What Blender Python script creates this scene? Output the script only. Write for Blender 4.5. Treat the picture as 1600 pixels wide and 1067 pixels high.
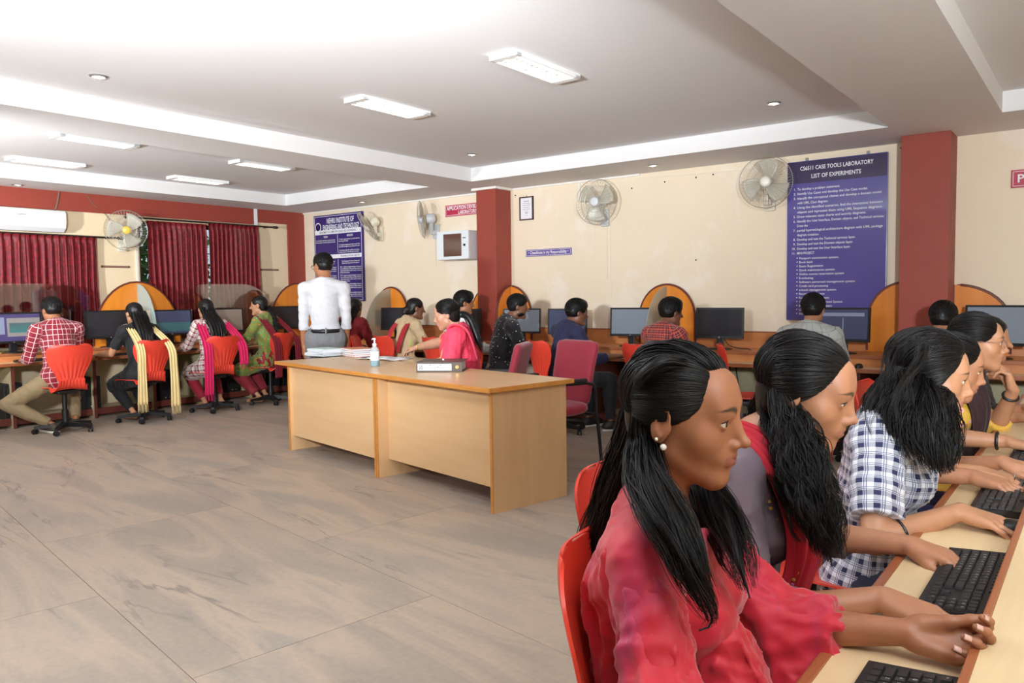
import bpy, bmesh, math, random
import numpy as np
from mathutils import Vector, Matrix

for _o in list(bpy.data.objects):
    bpy.data.objects.remove(_o)
scene = bpy.context.scene
COL = scene.collection
rnd = random.Random(7)

# ------------------------------------------------------------------ camera
F_PX, YAW, PITCH, ROLL, CAM_H = 1209.7, 0.6548, 0.0607, -0.0132, 1.30
_fw = Vector((-math.sin(YAW) * math.cos(PITCH), math.cos(YAW) * math.cos(PITCH), -math.sin(PITCH)))
_rt = Vector((math.cos(YAW), math.sin(YAW), 0))
_up = _rt.cross(_fw)
_rt, _up = (_rt * math.cos(ROLL) + _up * math.sin(ROLL)), (-_rt * math.sin(ROLL) + _up * math.cos(ROLL))
cam_data = bpy.data.cameras.new('camera')
cam_data.sensor_width = 36.0
cam_data.lens = F_PX / 1600 * 36.0
cam_data.clip_start = 0.02
cam = bpy.data.objects.new('camera', cam_data)
COL.objects.link(cam)
cam.matrix_world = Matrix(((_rt.x, _up.x, -_fw.x, 0), (_rt.y, _up.y, -_fw.y, 0), (_rt.z, _up.z, -_fw.z, CAM_H), (0, 0, 0, 1)))
scene.camera = cam


def ray(px, py):
    return _fw + _rt * ((px - 800) / F_PX) - _up * ((py - 533.5) / F_PX)


def at_z(px, py, z):
    d = ray(px, py)
    return Vector((0, 0, CAM_H)) + d * ((z - CAM_H) / d.z)


def at_x(px, py, x):
    d = ray(px, py)
    return Vector((0, 0, CAM_H)) + d * (x / d.x)


def at_y(px, py, y):
    d = ray(px, py)
    return Vector((0, 0, CAM_H)) + d * (y / d.y)


# ------------------------------------------------------------------ world, lights, exposure
world = bpy.data.worlds.new('world')
scene.world = world
world.use_nodes = True
_bg = world.node_tree.nodes['Background']
_bg.inputs[0].default_value = (0.75, 0.85, 1.0, 1)
_bg.inputs[1].default_value = 0.9
scene.view_settings.view_transform = 'Standard'
scene.view_settings.look = 'None'
scene.view_settings.gamma = 1.0
scene.view_settings.use_curve_mapping = False
scene.view_settings.exposure = 0.0


def spot(name, loc, target, energy, size_deg, blend=0.6, radius=0.12, color=(1, 1, 1)):
    l = bpy.data.lights.new(name, 'SPOT')
    l.energy = energy
    l.spot_size = math.radians(size_deg)
    l.spot_blend = blend
    l.shadow_soft_size = radius
    l.color = color
    o = bpy.data.objects.new(name, l)
    COL.objects.link(o)
    o.location = loc
    o.rotation_euler = (Vector(target) - Vector(loc)).to_track_quat('-Z', 'Y').to_euler()
    return o


# two of the photographer's strobes and an added fill, aimed up so that the ceiling spreads their light
spot('strobe_light', (-1.9, 0.0, 1.75), (-3.4, 1.6, 2.686), 1700, 105, 0.8, color=(.88, .95, 1.0))
spot('strobe_light_window_side', (-6.6, 0.2, 1.75), (-7.6, 2.0, 2.686), 850, 110, 0.8, color=(.88, .95, 1.0))
spot('fill_light_behind', (0.9, -0.6, 1.75), (1.0, 1.2, 2.686), 1250, 120, 0.8, color=(.88, .95, 1.0))  # unseen fill added behind the camera to brighten the right side

# ------------------------------------------------------------------ helpers


def lin(c):
    out = []
    for v in c[:3]:
        v = v / 255.0
        out.append(v / 12.92 if v <= 0.04045 else ((v + 0.055) / 1.055) ** 2.4)
    return (out[0], out[1], out[2], 1.0)


MATS = {}


class NT:
    """small helper around a node tree"""

    def __init__(self, name):
        self.m = bpy.data.materials.new(name)
        self.m.use_nodes = True
        self.t = self.m.node_tree
        self.b = self.t.nodes['Principled BSDF']

    def n(self, typ, **kw):
        nd = self.t.nodes.new('ShaderNode' + typ)
        for k, v in kw.items():
            setattr(nd, k, v)
        return nd

    def l(self, a, b):
        self.t.links.new(a, b)

    def math(self, op, a, b=None, clamp=False):
        nd = self.n('Math', operation=op)
        nd.use_clamp = clamp
        for i, v in enumerate((a, b)):
            if v is None:
                continue
            if isinstance(v, (int, float)):
                nd.inputs[i].default_value = v
            else:
                self.l(v, nd.inputs[i])
        return nd.outputs[0]

    def mix(self, fac, a, b, blend='MIX'):
        nd = self.n('Mix', data_type='RGBA', blend_type=blend)
        for i, v in ((0, fac), (6, a), (7, b)):
            if isinstance(v, (int, float)):
                nd.inputs[i].default_value = v
            elif isinstance(v, tuple):
                nd.inputs[i].default_value = v
            else:
                self.l(v, nd.inputs[i])
        return nd.outputs[2]

    def coords(self, kind='Object', scale=(1, 1, 1), rot=(0, 0, 0)):
        tc = self.n('TexCoord')
        mp = self.n('Mapping')
        mp.inputs['Scale'].default_value = scale
        mp.inputs['Rotation'].default_value = rot
        self.l(tc.outputs[kind], mp.inputs['Vector'])
        return mp.outputs[0]

    def noise(self, vec, scale=5, detail=3, rough=0.5, dist=0.0):
        nd = self.n('TexNoise')
        nd.inputs['Scale'].default_value = scale
        nd.inputs['Detail'].default_value = detail
        nd.inputs['Roughness'].default_value = rough
        nd.inputs['Distortion'].default_value = dist
        self.l(vec, nd.inputs['Vector'])
        return nd.outputs['Fac']

    def ramp(self, fac, stops):
        nd = self.n('ValToRGB')
        e = nd.color_ramp.elements
        while len(e) < len(stops):
            e.new(0.5)
        for i, (p, c) in enumerate(stops):
            e[i].position = p
            e[i].color = c
        self.l(fac, nd.inputs[0])
        return nd.outputs[0]

    def bump(self, h, strength=0.2, dist=0.01):
        nd = self.n('Bump')
        nd.inputs['Strength'].default_value = strength
        nd.inputs['Distance'].default_value = dist
        self.l(h, nd.inputs['Height'])
        self.l(nd.outputs[0], self.b.inputs['Normal'])

    def col(self, c):
        if isinstance(c, tuple):
            self.b.inputs['Base Color'].default_value = c
        else:
            self.l(c, self.b.inputs['Base Color'])


def mat(name, rgb=(200, 200, 200), rough=0.5, metal=0.0, spec=0.5, vary=0.0, vscale=8.0, stretch=(1, 1, 1), bump=0.0, bscale=60.0, coat=0.0, emit=0.0, alpha=1.0, trans=0.0, sheen=0.0):
    if name in MATS:
        return MATS[name]
    t = NT(name)
    c = lin(rgb)
    b = t.b
    b.inputs['Roughness'].default_value = rough
    b.inputs['Metallic'].default_value = metal
    b.inputs['Specular IOR Level'].default_value = spec
    b.inputs['Coat Weight'].default_value = coat
    b.inputs['Sheen Weight'].default_value = sheen
    b.inputs['Transmission Weight'].default_value = trans
    b.inputs['Alpha'].default_value = alpha
    if vary > 0:
        v = t.coords('Object', stretch)
        f = t.noise(v, vscale, 4, 0.55)
        lo = tuple(x * (1 - vary) for x in c[:3]) + (1,)
        hi = tuple(min(1, x * (1 + vary)) for x in c[:3]) + (1,)
        t.col(t.ramp(f, [(0.25, lo), (0.75, hi)]))
    else:
        t.col(c)
    if bump > 0:
        v2 = t.coords('Object', stretch)
        t.bump(t.noise(v2, bscale, 3, 0.6), bump, 0.004)
    if emit > 0:
        b.inputs['Emission Color'].default_value = c
        b.inputs['Emission Strength'].default_value = emit
    MATS[name] = t.m
    return t.m


class MB:
    """collects shapes, builds one mesh object"""

    def __init__(self):
        self.v, self.f, self.mi = [], [], []
        self.cur = 0

    def add(self, verts, faces, M=None):
        o = len(self.v)
        if M is not None:
            verts = [M @ Vector(p) for p in verts]
        self.v.extend(tuple(p) for p in verts)
        for f in faces:
            self.f.append(tuple(i + o for i in f))
            self.mi.append(self.cur)
        return self

    def box(self, x0, x1, y0, y1, z0, z1, M=None, bev=0.0):
        if bev > 0:
            b = min(bev, 0.45 * min(abs(x1 - x0), abs(y1 - y0), abs(z1 - z0)))
            bm = bmesh.new()
            bmesh.ops.create_cube(bm, size=1.0)
            for v in bm.verts:
                v.co = Vector((x0 + (v.co.x + .5) * (x1 - x0), y0 + (v.co.y + .5) * (y1 - y0), z0 + (v.co.z + .5) * (z1 - z0)))
            bmesh.ops.bevel(bm, geom=bm.edges[:], offset=b, segments=2, affect='EDGES', profile=0.6)
            bmesh.ops.recalc_face_normals(bm, faces=bm.faces[:])
            bm.verts.ensure_lookup_table()
            vs = [v.co.copy() for v in bm.verts]
            bm.verts.index_update()
            fs = [[v.index for v in f.verts] for f in bm.faces]
            bm.free()
            return self.add(vs, fs, M)
        vs = [(x0, y0, z0), (x1, y0, z0), (x1, y1, z0), (x0, y1, z0), (x0, y0, z1), (x1, y0, z1), (x1, y1, z1), (x0, y1, z1)]
        fs = [(0, 3, 2, 1), (4, 5, 6, 7), (0, 1, 5, 4), (1, 2, 6, 5), (2, 3, 7, 6), (3, 0, 4, 7)]
        return self.add(vs, fs, M)

    def tube(self, path, r, n=8, M=None, caps=True, flat=1.0, upv=None):
        P = [Vector(p) for p in path]
        R = r if isinstance(r, (list, tuple)) else [r] * len(P)
        vs, fs = [], []
        prev = None
        for i, p in enumerate(P):
            d = (P[min(i + 1, len(P) - 1)] - P[max(i - 1, 0)])
            if d.length < 1e-9:
                d = Vector((0, 0, 1))
            d.normalize()
            if prev is None:
                a = Vector(upv) if upv else (Vector((0, 0, 1)) if abs(d.z) < .9 else Vector((1, 0, 0)))
            else:
                a = prev
            a = a - d * a.dot(d)
            if a.length < 1e-6:
                a = d.orthogonal()
            a.normalize()
            prev = a
            b = d.cross(a)
            for k in range(n):
                t = 2 * math.pi * k / n
                vs.append(p + (a * math.cos(t) + b * math.sin(t) * flat) * R[i])
        for i in range(len(P) - 1):
            for k in range(n):
                k2 = (k + 1) % n
                fs.append((i * n + k, i * n + k2, (i + 1) * n + k2, (i + 1) * n + k))
        if caps:
            fs.append(tuple(range(n - 1, -1, -1)))
            fs.append(tuple((len(P) - 1) * n + k for k in range(n)))
        return self.add(vs, fs, M)

    def lathe(self, prof, n=20, M=None, axis='z'):
        vs, fs = [], []
        for (r, z) in prof:
            for k in range(n):
                t = 2 * math.pi * k / n
                p = (r * math.cos(t), r * math.sin(t), z)
                if axis == 'y':
                    p = (p[0], -p[2], p[1])
                vs.append(p)
        for i in range(len(prof) - 1):
            for k in range(n):
                k2 = (k + 1) % n
                fs.append((i * n + k, i * n + k2, (i + 1) * n + k2, (i + 1) * n + k))
        if prof[0][0] > 1e-6:
            fs.append(tuple(range(n - 1, -1, -1)))
        if prof[-1][0] > 1e-6:
            fs.append(tuple((len(prof) - 1) * n + k for k in range(n)))
        return self.add(vs, fs, M)

    def prism(self, pts, d0, d1, plane='xz', M=None):
        """polygon pts (2D, any simple outline that is star-shaped or convex) extruded along the third axis"""
        n = len(pts)

        def mk(p, d):
            if plane == 'xz':
                return (p[0], d, p[1])
            if plane == 'yz':
                return (d, p[0], p[1])
            return (p[0], p[1], d)
        vs = [mk(p, d0) for p in pts] + [mk(p, d1) for p in pts]
        fs = [tuple(range(n)), tuple(range(2 * n - 1, n - 1, -1))]
        for i in range(n):
            j = (i + 1) % n
            fs.append((i, i + n, j + n, j))
        return self.add(vs, fs, M)

    def grid(self, fn, nu, nv, M=None, closed_u=False, skip=None):
        vs = [fn(i / (nu if closed_u else nu - 1), j / (nv - 1)) for j in range(nv) for i in range(nu)]
        fs = []
        for j in range(nv - 1):
            for i in range(nu if closed_u else nu - 1):
                if skip and skip(i, j):
                    continue
                i2 = (i + 1) % nu
                fs.append((j * nu + i, j * nu + i2, (j + 1) * nu + i2, (j + 1) * nu + i))
        return self.add(vs, fs, M)

    def ball(self, c, r, n=10, M=None):
        r = r if isinstance(r, (tuple, list)) else (r, r, r)
        vs, fs = [], []
        m = max(4, n // 2 + 1)
        for j in range(m + 1):
            ph = math.pi * j / m
            for k in range(n):
                t = 2 * math.pi * k / n
                vs.append((c[0] + r[0] * math.sin(ph) * math.cos(t), c[1] + r[1] * math.sin(ph) * math.sin(t), c[2] + r[2] * math.cos(ph)))
        for j in range(m):
            for k in range(n):
                k2 = (k + 1) % n
                fs.append((j * n + k, (j + 1) * n + k, (j + 1) * n + k2, j * n + k2))
        return self.add(vs, fs, M)

    def mesh(self, name, mats, smooth=None, fix=True):
        me = bpy.data.meshes.new(name)
        me.from_pydata(self.v, [], self.f)
        mats = mats if isinstance(mats, (list, tuple)) else [mats]
        for m in mats:
            me.materials.append(m)
        if len(mats) > 1:
            me.polygons.foreach_set('material_index', self.mi)
        if fix:
            bm = bmesh.new()
            bm.from_mesh(me)
            bmesh.ops.remove_doubles(bm, verts=bm.verts[:], dist=1e-6)
            bmesh.ops.recalc_face_normals(bm, faces=bm.faces[:])
            bm.to_mesh(me)
            bm.free()
        if smooth is not None:
            me.polygons.foreach_set('use_smooth', [True] * len(me.polygons))
            if smooth < 179:
                me.set_sharp_from_angle(angle=math.radians(smooth))
        me.update()
        return me

    def build(self, name, mats, parent=None, smooth=None, loc=None, fix=True):
        return link(name, self.mesh(name, mats, smooth, fix), parent, loc)


def link(name, me, parent=None, loc=None):
    o = bpy.data.objects.new(name, me)
    COL.objects.link(o)
    if parent is not None:
        o.parent = parent
    if loc is not None:
        o.location = loc
    return o


def tag(o, label, cat, group=None, kind=None):
    if label:
        o['label'] = label
    if cat:
        o['category'] = cat
    if group:
        o['group'] = group
    if kind:
        o['kind'] = kind
    return o


def thing(name, label, cat, loc=(0, 0, 0), rz=0.0, group=None):
    o = bpy.data.objects.new(name, None)
    o.empty_display_size = 0.1
    COL.objects.link(o)
    o.location = loc
    o.rotation_euler = (0, 0, rz)
    return tag(o, label, cat, group)


def copy_tree(o, parent=None):
    c = o.copy()
    COL.objects.link(c)
    c.parent = parent
    for ch in list(o.children):
        copy_tree(ch, c)
    return c


def structure(o):
    o['kind'] = 'structure'
    return o


def RZ(a):
    return Matrix.Rotation(a, 4, 'Z')


def T(x, y, z):
    return Matrix.Translation((x, y, z))


def text_mesh(lines):
    """lines: (text, x, y, height, width or None, bold, align) laid out in a plane (x right, y up) -> verts, faces"""
    V, Fc = [], []
    for (s, x, y, h, w, bold, al) in lines:
        cu = bpy.data.curves.new('lettering_curve', 'FONT')
        cu.body = s
        cu.size = 1.0
        cu.resolution_u = 2
        cu.offset = bold
        ob = bpy.data.objects.new('lettering_curve', cu)
        me = bpy.data.meshes.new_from_object(ob)
        n = len(me.vertices)
        if n:
            co = np.empty(n * 3)
            me.vertices.foreach_get('co', co)
            co = co.reshape(-1, 3)
            sc = h / 0.70
            x0, x1 = co[:, 0].min(), co[:, 0].max()
            sx = sc if w is None else w / max(1e-6, x1 - x0)
            ox = {'l': 0, 'c': -(x1 - x0) * sx / 2, 'r': -(x1 - x0) * sx}[al]
            base = len(V)
            for p in co:
                V.append((x + ox + (p[0] - x0) * sx, y + p[1] * sc))
            for p in me.polygons:
                Fc.append(tuple(i + base for i in p.vertices))
        bpy.data.objects.remove(ob)
        bpy.data.curves.remove(cu)
        bpy.data.meshes.remove(me)
    return V, Fc


def lettering(name, lines, material, parent, M):
    V, Fc = text_mesh(lines)
    mb = MB()
    mb.add([(a, b, 0) for a, b in V], Fc, M)
    o = mb.build(name, material, parent, fix=False)
    return o


# a board hanging on the back wall: local x right, y up, z towards the room
def on_back_wall(x, z, y):
    return Matrix(((1, 0, 0, x), (0, 0, -1, y), (0, 1, 0, z), (0, 0, 0, 1)))


XL, YW, ZC, ZU = -9.51, 7.32, 2.54, 2.686
XR, YF = 3.3, -3.2
# ================================================================== the room shell
def wall_material(name, rgb, patch=None):
    t = NT(name)
    t.b.inputs['Roughness'].default_value = 0.62
    v = t.coords('Object')
    c = lin(rgb)
    f = t.noise(v, 1.3, 4, 0.5)
    base = t.ramp(f, [(0.3, tuple(x * .96 for x in c[:3]) + (1,)), (0.7, c)])
    if patch:
        # pale filler patches: blocky, uneven
        v2 = t.coords('Object', (1.0, 1.0, 0.75))
        f2 = t.noise(v2, 1.9, 5, 0.62, 0.3)
        fac = t.ramp(f2, [(0.54, (0, 0, 0, 1)), (0.62, (.55, .55, .55, 1))])
        base = t.mix(fac, base, lin(patch))
    t.col(base)
    t.bump(t.noise(v, 90, 3, 0.6), 0.08, 0.003)
    MATS[name] = t.m
    return t.m


M_WALL = wall_material('cream_wall_paint', (238, 220, 194), (242, 231, 216))
M_WALL_L = wall_material('cream_wall_paint_window_side', (236, 214, 178))
M_OLIVE = mat('olive_skirting_paint', (196, 190, 150), 0.55, vary=.05)
M_RED = mat('brick_red_paint', (150, 62, 48), 0.55, vary=.07, vscale=2.5)
M_CEIL = mat('white_ceiling_paint', (228, 225, 224), 0.8, vary=.015, vscale=1.2)
M_WHITE = mat('white_plastic', (235, 235, 233), 0.35)
M_CORNICE = mat('white_cornice_strip', (238, 232, 224), 0.5)


def floor_material():
    t = NT('veined_sandstone')
    info = t.n('ObjectInfo')
    tc = t.n('TexCoord')
    add = t.n('VectorMath', operation='ADD')
    comb = t.n('CombineXYZ')
    m1 = t.math('MULTIPLY', info.outputs['Random'], 7.0)
    t.l(m1, comb.inputs[0])
    m2 = t.math('MULTIPLY', info.outputs['Random'], 0.35)
    t.l(m2, comb.inputs[1])
    t.l(tc.outputs['Object'], add.inputs[0])
    t.l(comb.outputs[0], add.inputs[1])
    mp = t.n('Mapping')
    mp.inputs['Scale'].default_value = (0.32, 1.5, 1)
    t.l(add.outputs[0], mp.inputs['Vector'])
    f = t.noise(mp.outputs[0], 1.6, 6, 0.6, 0.9)
    base = t.ramp(f, [(0.30, lin((150, 141, 131))), (0.43, lin((164, 151, 138))), (0.53, lin((182, 164, 146))), (0.66, lin((158, 149, 139)))])
    # thin dark veins along the level lines of a second, stretched field
    f2 = t.noise(mp.outputs[0], 1.15, 5, 0.55, 1.4)
    a = t.math('ABSOLUTE', t.math('SUBTRACT', f2, 0.5))
    ve = t.ramp(a, [(0.0, (1, 1, 1, 1)), (0.018, (0, 0, 0, 1))])
    f3 = t.noise(mp.outputs[0], 2.3, 2, 0.5)
    gate = t.ramp(f3, [(0.48, (0, 0, 0, 1)), (0.62, (.75, .75, .75, 1))])
    fac = t.math('MULTIPLY', ve, gate)
    base = t.mix(fac, base, lin((112, 106, 104)))
    fine = t.noise(tc.outputs['Object'], 35, 4, 0.6)
    base = t.mix(0.10, base, t.ramp(fine, [(0.3, lin((120, 108, 96))), (0.7, lin((205, 188, 168)))]))
    t.col(base)
    t.b.inputs['Roughness'].default_value = 0.48
    t.b.inputs['Specular IOR Level'].default_value = 0.3
    return t.m


M_FLOOR = floor_material()
fl = structure(MB().box(XL, XR, YF, YW, -0.08, -0.012).build('floor', mat('slab_joint', (128, 118, 108), .8)))
FA = math.radians(-9.0)
SW, SL = 1.035, 2.07
_slab_meshes = {}
_cols = Matrix.Rotation(FA, 2)


def clip_poly(poly, x0, x1, y0, y1):
    for ax, lim, sgn in ((0, x0, 1), (0, x1, -1), (1, y0, 1), (1, y1, -1)):
        out = []
        for i in range(len(poly)):
            p, q = poly[i], poly[(i + 1) % len(poly)]
            dp, dq = (p[ax] - lim) * sgn, (q[ax] - lim) * sgn
            if dp >= 0:
                out.append(p)
            if (dp > 0) != (dq > 0) and abs(dp - dq) > 1e-9:
                tt = dp / (dp - dq)
                out.append((p[0] + (q[0] - p[0]) * tt, p[1] + (q[1] - p[1]) * tt))
        poly = out
        if len(poly) < 3:
            return []
    return poly


_c, _s = math.cos(FA), math.sin(FA)
# row 0 starts on the joint that runs through (-3.369, 1.515); a cross joint sits at (-2.33, 2.14)
_v0 = -_s * -3.369 + _c * 1.515
_u0 = _c * -2.33 + _s * 2.14
for r in range(-7, 9):
    v0 = _v0 + r * SW
    shift = _u0 + (0.0 if r % 2 == 0 else 1.03)
    for k in range(-6, 7):
        u0 = shift + k * SL
        g = 0.0012
        loc = [(u0 + g, v0 + g), (u0 + SL - g, v0 + g), (u0 + SL - g, v0 + SW - g), (u0 + g, v0 + SW - g)]
        poly = [(u * _c - v * _s, u * _s + v * _c) for u, v in loc]
        poly = clip_poly(poly, XL, XR, YF, YW)
        if len(poly) < 3:
            continue
        ar = 0.5 * abs(sum(poly[i][0] * poly[(i + 1) % len(poly)][1] - poly[(i + 1) % len(poly)][0] * poly[i][1] for i in range(len(poly))))
        if ar < 0.02:
            continue
        cx = sum(p[0] for p in poly) / len(poly)
        cy = sum(p[1] for p in poly) / len(poly)
        # local axes follow the slab's own direction
        lp = [((p[0] - cx) * _c + (p[1] - cy) * _s, -(p[0] - cx) * _s + (p[1] - cy) * _c) for p in poly]
        o = MB().prism(lp, -0.012, 0.0, 'xy').build('floor_slab', M_FLOOR, fl)
        o.location = (cx, cy, 0)
        o.rotation_euler = (0, 0, FA)

# ---- walls
WT = 0.16
W1 = (2.3, 4.31, 0.95, 2.00)
W2 = (4.84, 6.46, 0.95, 2.27)
mb = MB()
mb.box(XL - WT, XL, YF, W1[0], 0, ZU)
mb.box(XL - WT, XL, W1[0], W1[1], 0, W1[2]).box(XL - WT, XL, W1[0], W1[1], W1[3], ZU)
mb.box(XL - WT, XL, W1[1], W2[0], 0, ZU)
mb.box(XL - WT, XL, W2[0], W2[1], 0, W2[2]).box(XL - WT, XL, W2[0], W2[1], W2[3], ZU)
mb.box(XL - WT, XL, W2[1], YW + WT, 0, ZU)
structure(mb.build('wall_left', M_WALL_L))
wb = structure(MB().box(XL, XR + WT, YW, YW + WT, 0, ZU).build('wall_back', M_WALL))
structure(MB().box(XR, XR + WT, YF, YW, 0, ZU).build('wall_right', M_WALL_L))
structure(MB().box(XL - WT, XR + WT, YF - WT, YF, 0, ZU).build('wall_front', M_WALL_L))
structure(MB().box(XL + .26, XR, YW - 0.012, YW, 0.0, 0.72).build('baseboard_back', M_OLIVE))
# red beam and corner post on the window wall
structure(MB().box(XL, XL + 0.03, YF, 6.46, 2.325, ZC).build('trim_1', M_RED))
structure(MB().box(XL, XL + 0.03, 6.53, YW, 2.36, ZC).box(XL, XL + 0.03, 7.03, YW, 0, 2.36).build('trim_2', M_RED))
structure(MB().box(XL, XL + 0.035, 6.47, 6.52, 2.28, ZC).build('trim_3', M_WHITE))

# ---- ceiling with its raised trays
mb = MB()
TX = [(-8.85, -6.18), (-5.555, -1.355), (-0.62, 2.7)]
TY0, TY1 = -2.4, 6.54
mb.box(XL, XR, TY1, YW, ZC, ZU)
mb.box(XL, XR, YF, TY0, ZC, ZU)
xs = [XL] + [q for p in TX for q in p] + [XR]
for i in range(0, len(xs), 2):
    mb.box(xs[i], xs[i + 1], TY0, TY1, ZC, ZU)
mb.box(XL - WT, XR + WT, YF - WT, YW + WT, ZU, ZU + 0.1)
structure(mb.build('ceiling', M_CEIL))
structure(MB().box(XL + .03, -5.94, YW - .02, YW, ZC - .02, ZC).box(-5.58, -3.9, YW - .02, YW, ZC - .02, ZC)
          .box(-5.94, -5.57, 6.99, YW, ZC - .025, ZC).build('trim_4', M_CORNICE))

# ---- pillars
structure(MB().box(-5.90, -5.612, 7.03, YW, 0, ZC - .025, bev=.004).build('pillar', M_RED))
structure(MB().box(-1.356, -1.001, 6.99, YW, 0, ZC, bev=.004).build('pillar', M_RED))

# ---- windows
M_GLASS = mat('window_glass', (235, 245, 240), 0.03, trans=1.0)
M_DARKFR = mat('dark_window_frame', (60, 50, 46), 0.5)
for i, (y0, y1, z0, z1) in enumerate((W1, W2)):
    w = thing('window_%d' % (i + 1), None, None)
    w['kind'] = 'structure'
    xm = XL - 0.09
    m = MB()
    m.box(xm - .03, xm + .03, y0, y0 + .05, z0, z1).box(xm - .03, xm + .03, y1 - .05, y1, z0, z1)
    m.box(xm - .03, xm + .03, y0, y1, z0, z0 + .05).box(xm - .03, xm + .03, y0, y1, z1 - .05, z1)
    m.build('window_frame', M_DARKFR, w)
    n = 3
    for k in range(n):
        a = y0 + .05 + (y1 - y0 - .1) * k / n
        b = y0 + .05 + (y1 - y0 - .1) * (k + 1) / n
        if k:
            MB().box(xm - .025, xm + .025, a - .02, a + .02, z0 + .05, z1 - .05).build('mullion', M_DARKFR, w)
        MB().box(xm - .003, xm + .003, a, b, z0 + .05, z1 - .05).build('pane', M_GLASS, w)
    nb = 7
    for k in range(1, nb):
        z = z0 + (z1 - z0) * k / nb
        MB().tube([(xm + .06, y0, z), (xm + .06, y1, z)], .006, 6).build('grille_bar', M_DARKFR, w)

# ---- garden seen through the gap between the curtains
M_LEAF = mat('leaf_green', (96, 130, 70), 0.6, vary=.5, vscale=3)
for i, (yy, lab) in enumerate(((4.5, 'green bush outside the window beside the wall fan'), (5.9, 'green bush outside the window, behind the parted red curtains'))):
    mb = MB()
    for k in range(1500):
        p = Vector((-10.9 + rnd.gauss(0, .15), yy + rnd.uniform(-.62, .62), rnd.uniform(0.1, 2.9)))
        d = Vector((rnd.gauss(0, 1), rnd.gauss(0, 1), rnd.gauss(0, 1))).normalized()
        e = d.orthogonal().normalized()
        s = rnd.uniform(.06, .12)
        mb.add([p - d * s, p + e * s * .4, p + d * s, p - e * s * .4], [(0, 1, 2, 3)])
    b = thing('garden_bush', lab, 'bush', (0, 0, 0))
    mb.build('leaves', M_LEAF, b, fix=False)['kind'] = 'stuff'
    MB().tube([(-10.9, yy, 0), (-10.9, yy + .05, 1.2), (-10.85, yy, 2.2)], [.05, .04, .02], 7).build('trunk', mat('bark', (90, 70, 55), .9), b)
structure(MB().box(-16, XL - WT, -4, 10, -.3, -0.02).build('ground', mat('ground_outside', (120, 115, 95), .9)))

# ---- curtains and rods


def curtain_material():
    t = NT('red_brocade_curtain')
    v = t.coords('Object', (1, 1, 1))
    vo = t.n('TexVoronoi')
    vo.inputs['Scale'].default_value = 22
    t.l(v, vo.inputs['Vector'])
    f = t.ramp(vo.outputs['Distance'], [(0.25, lin((136, 16, 28))), (0.5, lin((108, 10, 20)))])
    t.col(f)
    t.b.inputs['Roughness'].default_value = 0.42
    t.b.inputs['Roughness'].default_value = 0.6
    MATS['curtain'] = t.m
    return t.m


M_CURT = curtain_material()


def curtain(y0, y1, z0, z1, pleats, seed, label, group, x=XL + .10):
    r = random.Random(seed)
    ph = [r.uniform(0, 6.28) for _ in range(6)]

    def fn(u, v):
        amp = .030 * (0.75 + .35 * v)
        w = math.sin(2 * math.pi * pleats * u + ph[0] + .35 * math.sin(2.2 * v + ph[1]))
        w2 = math.sin(2 * math.pi * pleats * 2.1 * u + ph[2]) * .3 * (1 - v)
        y = y0 + (y1 - y0) * u + .012 * math.sin(5 * v + ph[3] + 9 * u) * v
        hd = .55 if v < .05 else 1
        return (x + amp * (w + w2) * hd + .008 * math.sin(3 * v + ph[4] + 5 * u), y, z1 - (z1 - z0) * v)
    o = MB().grid(fn, int(pleats * 14), 26).build('curtain', M_CURT, None, smooth=180)
    o.modifiers.new('thick', 'SOLIDIFY').thickness = 0.003
    return tag(o, label, 'curtain', group)


curtain(2.6, 3.525, .80, 2.03, 11, 1, 'red curtain at the picture edge beneath the air conditioner', 'red curtains')
curtain(3.53, 4.29, .80, 2.03, 10, 2, 'red curtain under the air conditioner, next to the wall fan', 'red curtains')
curtain(4.89, 5.68, .80, 2.27, 11, 3, 'red curtain beside the wall fan, drawn over the taller window', 'red curtains')
curtain(5.71, 6.47, .80, 2.29, 11, 4, 'red curtain nearest the room corner', 'red curtains')
M_ROD = mat('dark_iron', (46, 34, 32), 0.45, metal=.3)


def curtain_rod(y0, y1, z, label):
    t = thing('curtain_rod', label, 'curtain rod', (XL + .10, (y0 + y1) / 2, z), 0, 'curtain rods')
    h = (y1 - y0) / 2
    MB().tube([(0, -h, 0), (0, h, 0)], .011, 10).build('rod', M_ROD, t, smooth=60)
    for s in (-1, 1):
        MB().lathe([(0.0, 0), (.016, .01), (.02, .025), (.012, .04), (.022, .055), (.016, .075), (0, .085)], 12, Matrix.Translation((0, s * h, 0)) @ Matrix.Rotation(-s * math.pi / 2, 4, 'X')).build('finial', M_ROD, t, smooth=60)
        MB().box(-.10, .0, s * (h - .08) - .008, s * (h - .08) + .008, -.012, .0).build('rod_bracket', M_ROD, t)


curtain_rod(2.5, 4.52, 2.035, 'dark curtain rod under the air conditioner')
curtain_rod(4.70, 6.72, 2.295, 'dark curtain rod above the taller window by the corner')

# ---- ceiling light fittings
M_TUBE = mat('lit_lamp_tube', (255, 250, 240), .4, emit=8.0)
M_LOUV = mat('bright_louver', (225, 225, 222), .25, metal=.6)
LP = [(-2.785, 3.91, 'louvered ceiling light nearest the big blue experiments board'),
      (-4.19, 4.02, 'louvered ceiling light above the teacher\'s desk, second from the blue experiments board'),
      (-6.97, 3.21, 'louvered ceiling light in the tray by the windows, front row nearer the room middle'),
      (-8.41, 3.38, 'louvered ceiling light closest to the air conditioner'),
      (-7.0, 4.90, 'louvered ceiling light in the window tray, back row nearer the room middle'),
      (-8.41, 5.01, 'louvered ceiling light in the window tray, nearest the room corner'),
      (-2.785, 1.2, None), (-4.19, 1.2, None), (1.0, 3.9, None), (1.0, 1.0, None)]
LP = [q for q in LP if q[2]]


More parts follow.
